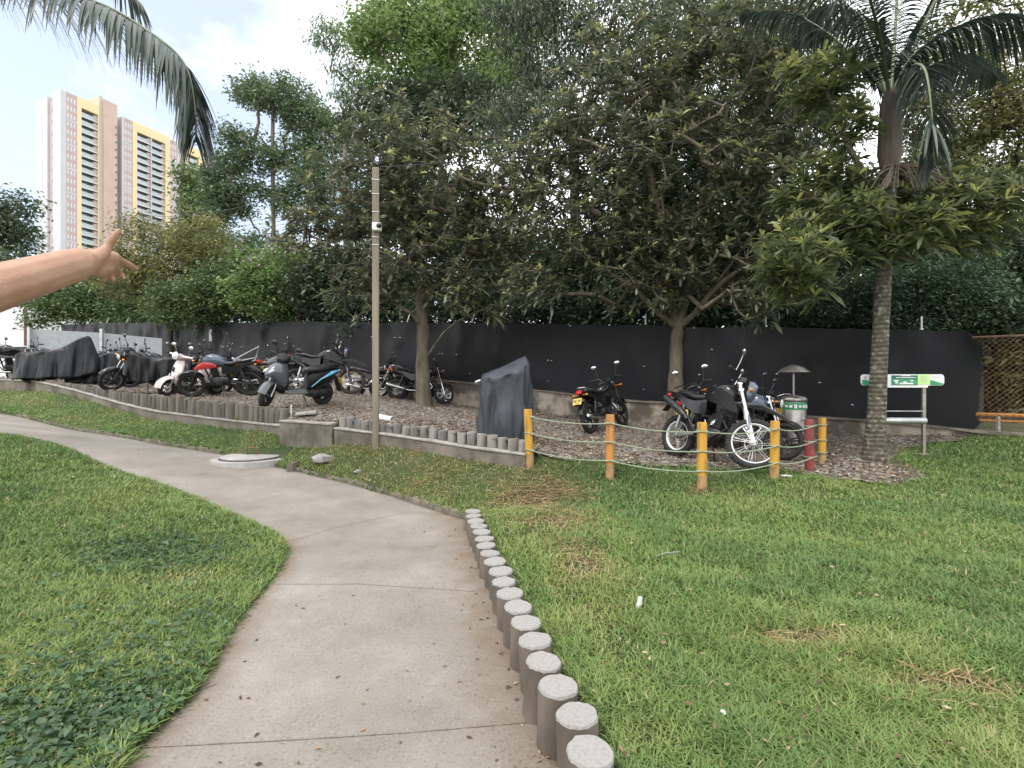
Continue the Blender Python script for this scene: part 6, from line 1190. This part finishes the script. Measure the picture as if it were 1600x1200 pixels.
# palm outside the frame on the left whose leaf hangs into the picture
d_ = 5.2; bq = Vector((-9.3, 6.8, float(ground_z(np.array([-9.3]), np.array([6.8]))[0]))); pt2 = thing('palm_tree', 'palm standing left of the picture whose long leaf hangs into the upper left corner', 'palm tree', bq); o = bq; top2 = Vector((-8.6, 6.4, 8.6))
MB().tube([Vector((0, 0, -.2)), Vector((.02, 0, .6)), (top2-o)*.5, top2-o-Vector((0, 0, .8))], [.22, .16, .14, .13], 18).build('trunk', M['palmbark'], pt2, smooth=60); MB().tube([top2-o-Vector((0, 0, .85)), top2-o-Vector((0, 0, .4)), top2-o], [.15, .17, .09], 16).build('crownshaft', M['crownshaft'], pt2, smooth=60)
F2 = [[top2, P(-60, -70, 6.2), P(60, -22, 5.7), P(160, 8, 5.4), P(240, 55, 5.2), P(288, 100, 5.1), P(304, 165, 5.05), P(306, 222, 5.0)]]
F2.append([top2, top2+Vector((.6, .5, 1.2)), top2+Vector((1.6, 1.4, 1.6)), P(190, -40, 8.5), P(222, 8, 8.6)])
F2.append([top2, top2+Vector((-.2, -.7, .8)), top2+Vector((-.3, -1.6, .6)), top2+Vector((.2, -2.2, -.4))])
for k in range(6): a = 2.2+k*.75; F2.append([top2, top2+Vector((math.cos(a)*.8, math.sin(a)*.8, 1.0)), top2+Vector((math.cos(a)*1.9, math.sin(a)*1.9, 1.0)), top2+Vector((math.cos(a)*2.8, math.sin(a)*2.8, .0))])
for i, f_ in enumerate(F2):
    rm = MB(); st_ = []; frond(rm, st_, [Vector(p)-o for p in f_], .56 if i == 0 else .6, 260 if i == 0 else 90, .8 if i == 0 else .7, 50+i, .030, .55 if i == 0 else .8, .03); rr_ = rm.build('frond', M['petiole'], pt2, smooth=60); leaflets('leaflets', st_, rr_, (0, 0, 0))

# ---------------------------------------------------------------- grass
LV['grass'] = leafmat('grass_blade', [(0, (.060, .125, .048)), (.25, (.105, .19, .058)), (.5, (.178, .27, .076)), (.72, (.27, .32, .10)), (.86, (.38, .34, .155)), (1, (.52, .42, .25))], .6, .35)
def dryness(x, y):
    """0 = lush, 1 = bare straw; patches with their own outlines"""
    s_ = np.zeros_like(x)
    for u, v, ru, rv, a in DRY: 
        q = ((x-u)/ru)**2+((y-v)/rv)**2; s_ = np.maximum(s_, a*np.exp(-q))
    return s_
DRYPX = [(1255, 1005, .24, .07, 1.1), (1480, 1075, .30, .09, .9), (1230, 950, .2, .12, .45), (910, 880, .25, .5, .75), (880, 815, .4, .5, .85), (840, 775, .5, .4, 1.3), (760, 745, .9, .35, .8), (640, 725, 1.1, .3, .7), (500, 705, .6, .25, .7), (1000, 1030, .12, .22, .5), (1020, 1150, .2, .15, .5), (300, 905, .35, .25, .55), (1090, 775, .18, .1, .9), (1330, 765, .7, .12, .6), (240, 640, 1.6, .5, .35), (100, 625, 1.5, .4, .35), (1300, 775, 1.2, .2, .35), (430, 850, .12, .2, .2), (950, 1000, .16, .7, .55), (880, 930, .12, .5, .5), (1150, 900, .3, .2, .35), (1400, 950, .5, .15, .3)]
DRY = [tuple(hit(u, v, ground_z))[:2]+(a, b_, c) for u, v, a, b_, c in DRYPX]
def smallz(x, y): return ground_z(x, y)
r = np.random.default_rng(77)
def scatter(n, dlo, dhi, tl, th, pw):
    k = 1-pw+1; uu = r.random(n); d = (dlo**k+(dhi**k-dlo**k)*uu)**(1/k); t = tl+(th-tl)*r.random(n); return t*d, d
n = 900000; x, y = scatter(n, 1.0, 17, -1.8, 2.0, 1.55)
_mh = hit(393, 719, zP)
bxl = np.interp(y, [b_[1] for b_ in blist], [b_[0] for b_ in blist])
pe_d = seg_dist(x, y, park_edge[1:])
keep = ((np.hypot(x-_mh.x, y-_mh.y) > .62) | (y > _mh.y+.22)) & ~((y < 5.85) & (x > bxl-.1) & (x < bxl+.115)) & (~pip(x, y, park_poly) | (pe_d < .05+.45*vnoise(x, y, 2.5, 31)*r.random(len(x)))) & ~pip(x, y, path_poly) & ((.0714*y+.0458*x) < .995)
x = x[keep]; y = y[keep]
# tufts spilling over the edges are kept by a small shift of roots near the path
dr = dryness(x, y); nz_ = vnoise(x, y, .9, 1)*.55+vnoise(x, y, 2.7, 2)*.3+vnoise(x, y, 8, 3)*.15
keep = r.random(len(x)) > np.clip(dr*.9, 0, .82); x, y, dr, nz_ = x[keep], y[keep], dr[keep], nz_[keep]; n = len(x); z = ground_z(x, y)
far = np.clip((y-2)/9, 0, 1); bank = ((y > 6.2) & (x < .3)).astype(float)
tuft = vnoise(x, y, 5, 9); ln = (.042+.048*r.random(n))*(.75+.7*tuft)*(1-.35*np.clip(dr, 0, 1))*(1-.25*far); clv = np.exp(-(((x+1.9)/.55)**2+((y-2.45)/.35)**2)); wd = (.0038+.0028*r.random(n))*(1+1.9*far)*(1+1.6*clv); ln *= (1-.3*clv)
v = .10+.60*nz_+.16*r.random(n)+.42*np.clip(dr, 0, 1)*(.6+.5*r.random(n))-.26*clv; v += .06*bank
clv2 = np.exp(-(((x+3.2)/.5)**2+((y-4.7)/.35)**2)); v -= .2*clv2; v = np.where(r.random(n) < .035, .75+.25*r.random(n), v); v = np.clip(v, 0, 1)
az_ = r.random(n)*6.283; lean = .45+.95*r.random(n); D = np.stack([np.cos(az_), np.sin(az_)], 1); sdv = np.stack([-D[:, 1], D[:, 0]], 1); Bp = np.stack([x, y, z-.004], 1)
def row(t, wf):
    h = ln*t*(1-.35*lean*t); f_ = ln*lean*t*t*.95; c = Bp+np.stack([D[:, 0]*f_, D[:, 1]*f_, h], 1); s3 = np.concatenate([sdv, np.zeros((n, 1))], 1)*(wd*wf)[:, None]; return c-s3*.5, c+s3*.5
a0, a1 = row(0, .8); b0, b1_ = row(.55, 1); c0, c1 = row(1, .02); V = np.stack([a0, a1, b0, b1_, c0], 1).reshape(-1, 3); Fa = (np.arange(n)[:, None, None]*5+np.array([(0, 1, 3), (0, 3, 2), (2, 3, 4)])[None]).reshape(-1, 3)
gr = np_mesh('grass', V, Fa, LV['grass'], None, attr=np.repeat(v, 5)); tag(gr, kind='stuff')
print('grass blades', n)
# taller weeds along the path edges
def edge_weeds():
    pts = []; 
    for line_, off, cnt, hgt in ((PL[:150], -1, 5200, .06), (PR[63:140], 1, 2600, .05)):
        s_ = r.random(cnt)*(len(line_)-1); i = s_.astype(int); f_ = (s_-i)[:, None]; q = line_[i]*(1-f_)+line_[np.minimum(i+1, len(line_)-1)]*f_; T = unit(line_[np.minimum(i+1, len(line_)-1)]-line_[i]+1e-9); nn_ = np.stack([-T[:, 1], T[:, 0]], 1)*off*-1; q = q+nn_*(r.normal(.0, .018, cnt))[:, None]-nn_*0; pts.append((q, hgt))
    return pts
C1 = []; D1 = []; L1 = []; 
for q, h in edge_weeds():
    zz = zP(q[:, 0], q[:, 1]); C1.append(np.stack([q[:, 0], q[:, 1], zz-.01], 1)); m2 = len(q); D1.append(np.stack([r.normal(0, .8, m2), r.normal(0, .8, m2), .9*np.ones(m2)], 1)); L1.append(h*(.6+.9*r.random(m2)))
C1 = np.concatenate(C1); D1 = np.concatenate(D1); L1 = np.concatenate(L1); ew = leaves('edge_grass', C1, D1, L1, L1*.10, .15+.5*r.random(len(L1)), LV['grass'], None, .5, True); tag(ew, kind='stuff')
# grass growing tight against the bollards
q = np.array(blist)[:, :2]; i = r.integers(0, len(q)-1, 9000); f_ = r.random(9000)[:, None]; qq = q[i]*(1-f_)+q[i+1]*f_+np.stack([.13+np.abs(r.normal(0, .05, 9000)), np.zeros(9000)], 1); zz = zG(qq[:, 0], qq[:, 1]); m2 = len(qq); D2 = np.stack([.35+r.normal(0.1, .5, m2), r.normal(0, .7, m2), .9*np.ones(m2)], 1); L2 = .05+.07*r.random(m2)
ew = leaves('bollard_grass', np.stack([qq[:, 0], qq[:, 1], zz-.05], 1), D2, L2, L2*.07, .08+.4*r.random(m2), LV['grass'], None, .5, True); tag(ew, kind='stuff')
# low broad leaved plants in the left lawn
pts = []
for cx, cy, sx_, sy_, cnt in ((-2.0, 2.35, .5, .32, 2600), (-3.2, 4.7, .45, .3, 900), (-2.45, 3.2, .5, .4, 500)):
    pts.append(np.stack([r.normal(cx, sx_, cnt), r.normal(cy, sy_, cnt)], 1))
qq = np.concatenate(pts); qq = qq[~pip(qq[:, 0], qq[:, 1], path_poly)]; m2 = len(qq); zz = ground_z(qq[:, 0], qq[:, 1]); LV['clover'] = leafmat('broad_weed_leaf', [(0, (.03, .07, .03)), (1, (.09, .16, .07))], .5, .3); L2 = .025+.035*r.random(m2)
ew = leaves('ground_cover', np.stack([qq[:, 0], qq[:, 1], zz+.03+.03*r.random(m2)], 1), np.stack([r.normal(0, 1, m2), r.normal(0, 1, m2), r.normal(.1, .3, m2)], 1), L2, L2*.6, r.random(m2), LV['clover'], None, .2, True); tag(ew, kind='stuff')
# dry cut grass lying on the mound and bank
pts = []
for u, v_, sx_, sy_, cnt in ((840, 772, .35, .28, 2600), (860, 800, .3, .35, 1300), (700, 735, .7, .3, 1500), (560, 705, .6, .2, 700), (1097, 768, .1, .05, 160), (900, 860, .15, .4, 500), (1255, 1005, .16, .05, 200), (1480, 1080, .2, .07, 200)):
    c = hit(u, v_, ground_z); pts.append(np.stack([r.normal(c.x, sx_, cnt), r.normal(c.y, sy_, cnt)], 1))
qq = np.concatenate(pts); qq = qq[~pip(qq[:, 0], qq[:, 1], path_poly) & ~pip(qq[:, 0], qq[:, 1], park_poly)]; m2 = len(qq); zz = ground_z(qq[:, 0], qq[:, 1]); L2 = .06+.12*r.random(m2)
ew = leaves('dry_grass', np.stack([qq[:, 0], qq[:, 1], zz+.008+.035*r.random(m2)], 1), np.stack([r.normal(0, 1, m2), r.normal(0, 1, m2), r.normal(.05, .15, m2)], 1), L2, .005+0*L2, r.random(m2), M['straw'], None, .1, True); tag(ew, kind='stuff')
# fallen leaves and gravel stones on the parking ground
n = 42000; x, y = scatter(n, 6.6, 22, -1.1, 1.0, 1.0); k = pip(x, y, park_poly); x, y = x[k], y[k]; dn = vnoise(x, y, .7, 21)*.6+vnoise(x, y, 2.2, 22)*.4+.25*np.exp(-((x-2)/4)**2); k = r.random(len(x)) < np.clip((dn-.25)*1.3, .08, 1); x, y = x[k], y[k]; m2 = len(x); z = zK(x, y); L2 = .035+.055*r.random(m2)
fl_ = leaves('fallen_leaves', np.stack([x, y, z+.012+.02*r.random(m2)], 1), np.stack([r.normal(0, 1, m2), r.normal(0, 1, m2), r.normal(0, .25, m2)], 1), L2, L2*.5, r.random(m2), M['litter'], None, .1, False); tag(fl_, kind='stuff')
n = 26000; x, y = scatter(n, 6.6, 16, -1.1, 1.0, 1.4); k = pip(x, y, park_poly); x, y = x[k], y[k]; m2 = len(x); z = zK(x, y)+.004; s_ = .008+.02*r.random(m2)**2.2; O = np.array([(1, 0, 0), (-1, 0, 0), (0, 1, 0), (0, -1, 0), (0, 0, .7), (0, 0, -.5)])[None]*s_[:, None, None]*(1+.35*r.normal(0, 1, (m2, 6, 3)).clip(-1, 1)); V = (O+np.stack([x, y, z], 1)[:, None]).reshape(-1, 3); T = [(0, 2, 4), (2, 1, 4), (1, 3, 4), (3, 0, 4), (2, 0, 5), (1, 2, 5), (3, 1, 5), (0, 3, 5)]
gs = np_mesh('gravel_stones', V, (np.arange(m2)[:, None, None]*6+np.array(T)[None]).reshape(-1, 3), M['pebble'], None, attr=np.repeat(r.random(m2), 6)); tag(gs, kind='stuff')
# twigs, leaves and grit on the path and the lawn
x1, y1 = scatter(2600, 1.6, 9, -.9, .4, 1.3); dl = np.abs(x1-np.interp(y1, [b_[1] for b_ in blist], [b_[0] for b_ in blist])+.12); k = pip(x1, y1, path_poly) & (r.random(len(x1)) < np.where(dl < .18, .85, .10)); x1, y1 = x1[k], y1[k]
x2, y2 = scatter(2600, 1.6, 10, -1, 1, 1.0); k = ~pip(x2, y2, park_poly) & ~pip(x2, y2, path_poly); x2, y2 = x2[k], y2[k]; z1 = zP(x1, y1)+.004; z2 = ground_z(x2, y2)+.05; x = np.concatenate([x1, x2]); y = np.concatenate([y1, y2]); z = np.concatenate([z1, z2]); m2 = len(x); L2 = .012+.03*r.random(m2)
fl_ = leaves('leaf_litter', np.stack([x, y, z], 1), np.stack([r.normal(0, 1, m2), r.normal(0, 1, m2), r.normal(.05, .1, m2)], 1), L2, L2*.4, r.random(m2), M['litter'], None, .0, False); tag(fl_, kind='stuff')

# ---------------------------------------------------------------- person pointing from the left
M['nail'] = mk('finger_nail', (.62, .42, .34), None, .35)
def skinned(name, chains, mat, parent, vox, sm=6, origin=(0, 0, 0)):
    mb = MB()
    for ch in chains:
        pts = [Vector(c[:3])-Vector(origin) for c in ch]; rad = [c[3] for c in ch]; fine = []; fr_ = []
        for i in range(len(pts)-1):
            p0 = pts[max(0, i-1)]; p1 = pts[i]; p2 = pts[i+1]; p3 = pts[min(len(pts)-1, i+2)]
            for k in range(4): t = k/4; fine.append(.5*((2*p1)+(p2-p0)*t+(2*p0-5*p1+4*p2-p3)*t*t+(-p0+3*p1-3*p2+p3)*t**3)); fr_.append(rad[i]*(1-t)+rad[i+1]*t)
        fine.append(pts[-1]); fr_.append(rad[-1]); sq = ch[0][4] if len(ch[0]) > 4 else None
        mb.tube(fine, fr_, 12, True, sq=sq); mb.ell(fine[-1], (fr_[-1]*.98,)*3, 10, 7); mb.ell(fine[0], (fr_[0]*.98,)*3, 10, 7)
    o = mb.build(name, mat, parent, smooth=0); m1 = o.modifiers.new('remesh', 'REMESH'); m1.mode = 'VOXEL'; m1.voxel_size = vox; m1.use_smooth_shade = True; m2_ = o.modifiers.new('smooth', 'SMOOTH'); m2_.factor = .6; m2_.iterations = sm; return o
W = Vector(P(125, 411, .95)); sh = Vector((-1.10, .50, 1.44)); elb = Vector((-.935, .70, 1.665)); ed = P(0, 447, .86)
K1 = P(178, 402, 1.03); K2 = P(173, 411, 1.03); K3 = P(165, 419, 1.02); K4 = P(157, 424, 1.01)      # knuckles
pe = thing('person', 'person outside the left edge whose bare right arm points towards the towers, thumb up', 'person', (-1.28, .42, 0)); o = pe.location
def q4(p, r_): return (p[0], p[1], p[2], r_)
arm = [[q4(sh, .058), q4(sh.lerp(elb, .5), .050), q4(elb, .043), q4(elb.lerp(W, .3), .0445), q4(elb.lerp(W, .65), .037), q4(W, .0285)],
       [q4(W, .026), q4(P(150, 405, 1.0), .0205), q4(K1, .0125)], [q4(W, .026), q4(P(146, 411, 1.0), .0215), q4(K2, .014)], [q4(W, .024), q4(P(142, 414, .99), .022), q4(K3, .015)], [q4(W, .023), q4(P(140, 417, .98), .019), q4(K4, .0135)],
       # thumb, leaving the side of the palm
       [q4(P(140, 407, .97), .017), q4(P(158, 397, .99), .0125), q4(P(169, 385, 1.0), .0085), q4(P(177, 373, 1.0), .0076), q4(P(186, 360, 1.0), .0050)],
       # index, pointing away
       [q4(K1, .0105), q4(P(190, 409, 1.08), .0088), q4(P(203, 415.5, 1.115), .0080), q4(P(214, 421, 1.14), .0055)],
       [q4(K2, .0105), q4(P(182, 422, 1.075), .0085), q4(P(188, 429, 1.095), .0078), q4(P(192, 434, 1.09), .0058)],
       [q4(K3, .0105), q4(P(170, 428, 1.055), .0082), q4(P(174, 434, 1.07), .0075), q4(P(176, 437, 1.055), .0055)],
       [q4(K4, .010), q4(P(157, 430, 1.035), .0078), q4(P(160, 435, 1.045), .007), q4(P(161, 437, 1.03), .0052)]]
bx, by = -1.28, .42
body = [[(bx-.085, by+.02, 1.66, .02), (bx-.095, by+.015, 1.69, .014)], [(bx+.085, by+.02, 1.66, .02), (bx+.095, by+.015, 1.69, .014)], [(bx, by, .95, .11), (bx, by, 1.1, .11), (bx, by, 1.28, .12), (bx, by, 1.40, .09), (bx, by+.01, 1.50, .058), (bx, by+.02, 1.56, .055)], [(bx, by, 1.41, .07), (bx+.10, by+.03, 1.43, .055), (sh[0], sh[1], sh[2], .054)], [(bx, by, 1.41, .07), (bx-.19, by-.03, 1.41, .05), (bx-.24, by-.05, 1.12, .046), (bx-.24, by+.02, .86, .03), (bx-.24, by+.04, .78, .03), (bx-.24, by+.05, .72, .018)],
        [(bx, by+.02, 1.64, .085), (bx, by+.03, 1.70, .092), (bx, by+.01, 1.74, .08)], [(bx, by+.09, 1.62, .055), (bx, by+.115, 1.66, .02)], [(bx+.1, by, .95, .1), (bx+.11, by, .85, .09), (bx+.11, by+.02, .5, .058), (bx+.11, by, .1, .04), (bx+.11, by+.12, .035, .035)], [(bx-.1, by, .95, .1), (bx-.11, by, .85, .09), (bx-.11, by+.02, .5, .058), (bx-.11, by, .1, .04), (bx-.11, by+.12, .035, .035)]]
skinned('body', arm+body, M['skin'], pe, .0034, 3, o)
skinned('shirt', [[(bx, by, .92, .155), (bx, by, 1.1, .155), (bx, by, 1.28, .168), (bx, by, 1.41, .14), (bx, by, 1.46, .085)], [(bx, by, 1.41, .1), (bx+.10, by+.03, 1.43, .088), (sh[0], sh[1], sh[2], .078), (*sh.lerp(elb, .45), .066)], [(bx, by, 1.41, .1), (bx-.19, by-.03, 1.41, .078), (bx-.225, by-.045, 1.2, .066)]], M['shirt'], pe, .010, 6, o)
skinned('trousers', [[(bx, by, .98, .15), (bx, by, .88, .15)], [(bx+.09, by, .92, .115), (bx+.11, by, .85, .105), (bx+.11, by+.02, .5, .078), (bx+.11, by, .09, .062)], [(bx-.09, by, .92, .115), (bx-.11, by, .85, .105), (bx-.11, by+.02, .5, .078), (bx-.11, by, .09, .062)]], M['jeans'], pe, .010, 6, o)
skinned('hair', [[(bx, by-.02, 1.68, .088), (bx, by-.01, 1.76, .088), (bx, by+.03, 1.79, .07)]], M['hair'], pe, .010, 4, o)
for s_ in (-1, 1): MB().sloft([(-.12, .05, .035, .045), (-.05, .055, .042, .055), (.1, .04, .045, .04), (.17, .03, .03, .025)], 12).xf(Matrix.Translation((s_*.11, .04, 0)) @ Matrix.Rotation(R(90), 4, 'Z')).build('shoe', M['plastic'], pe)
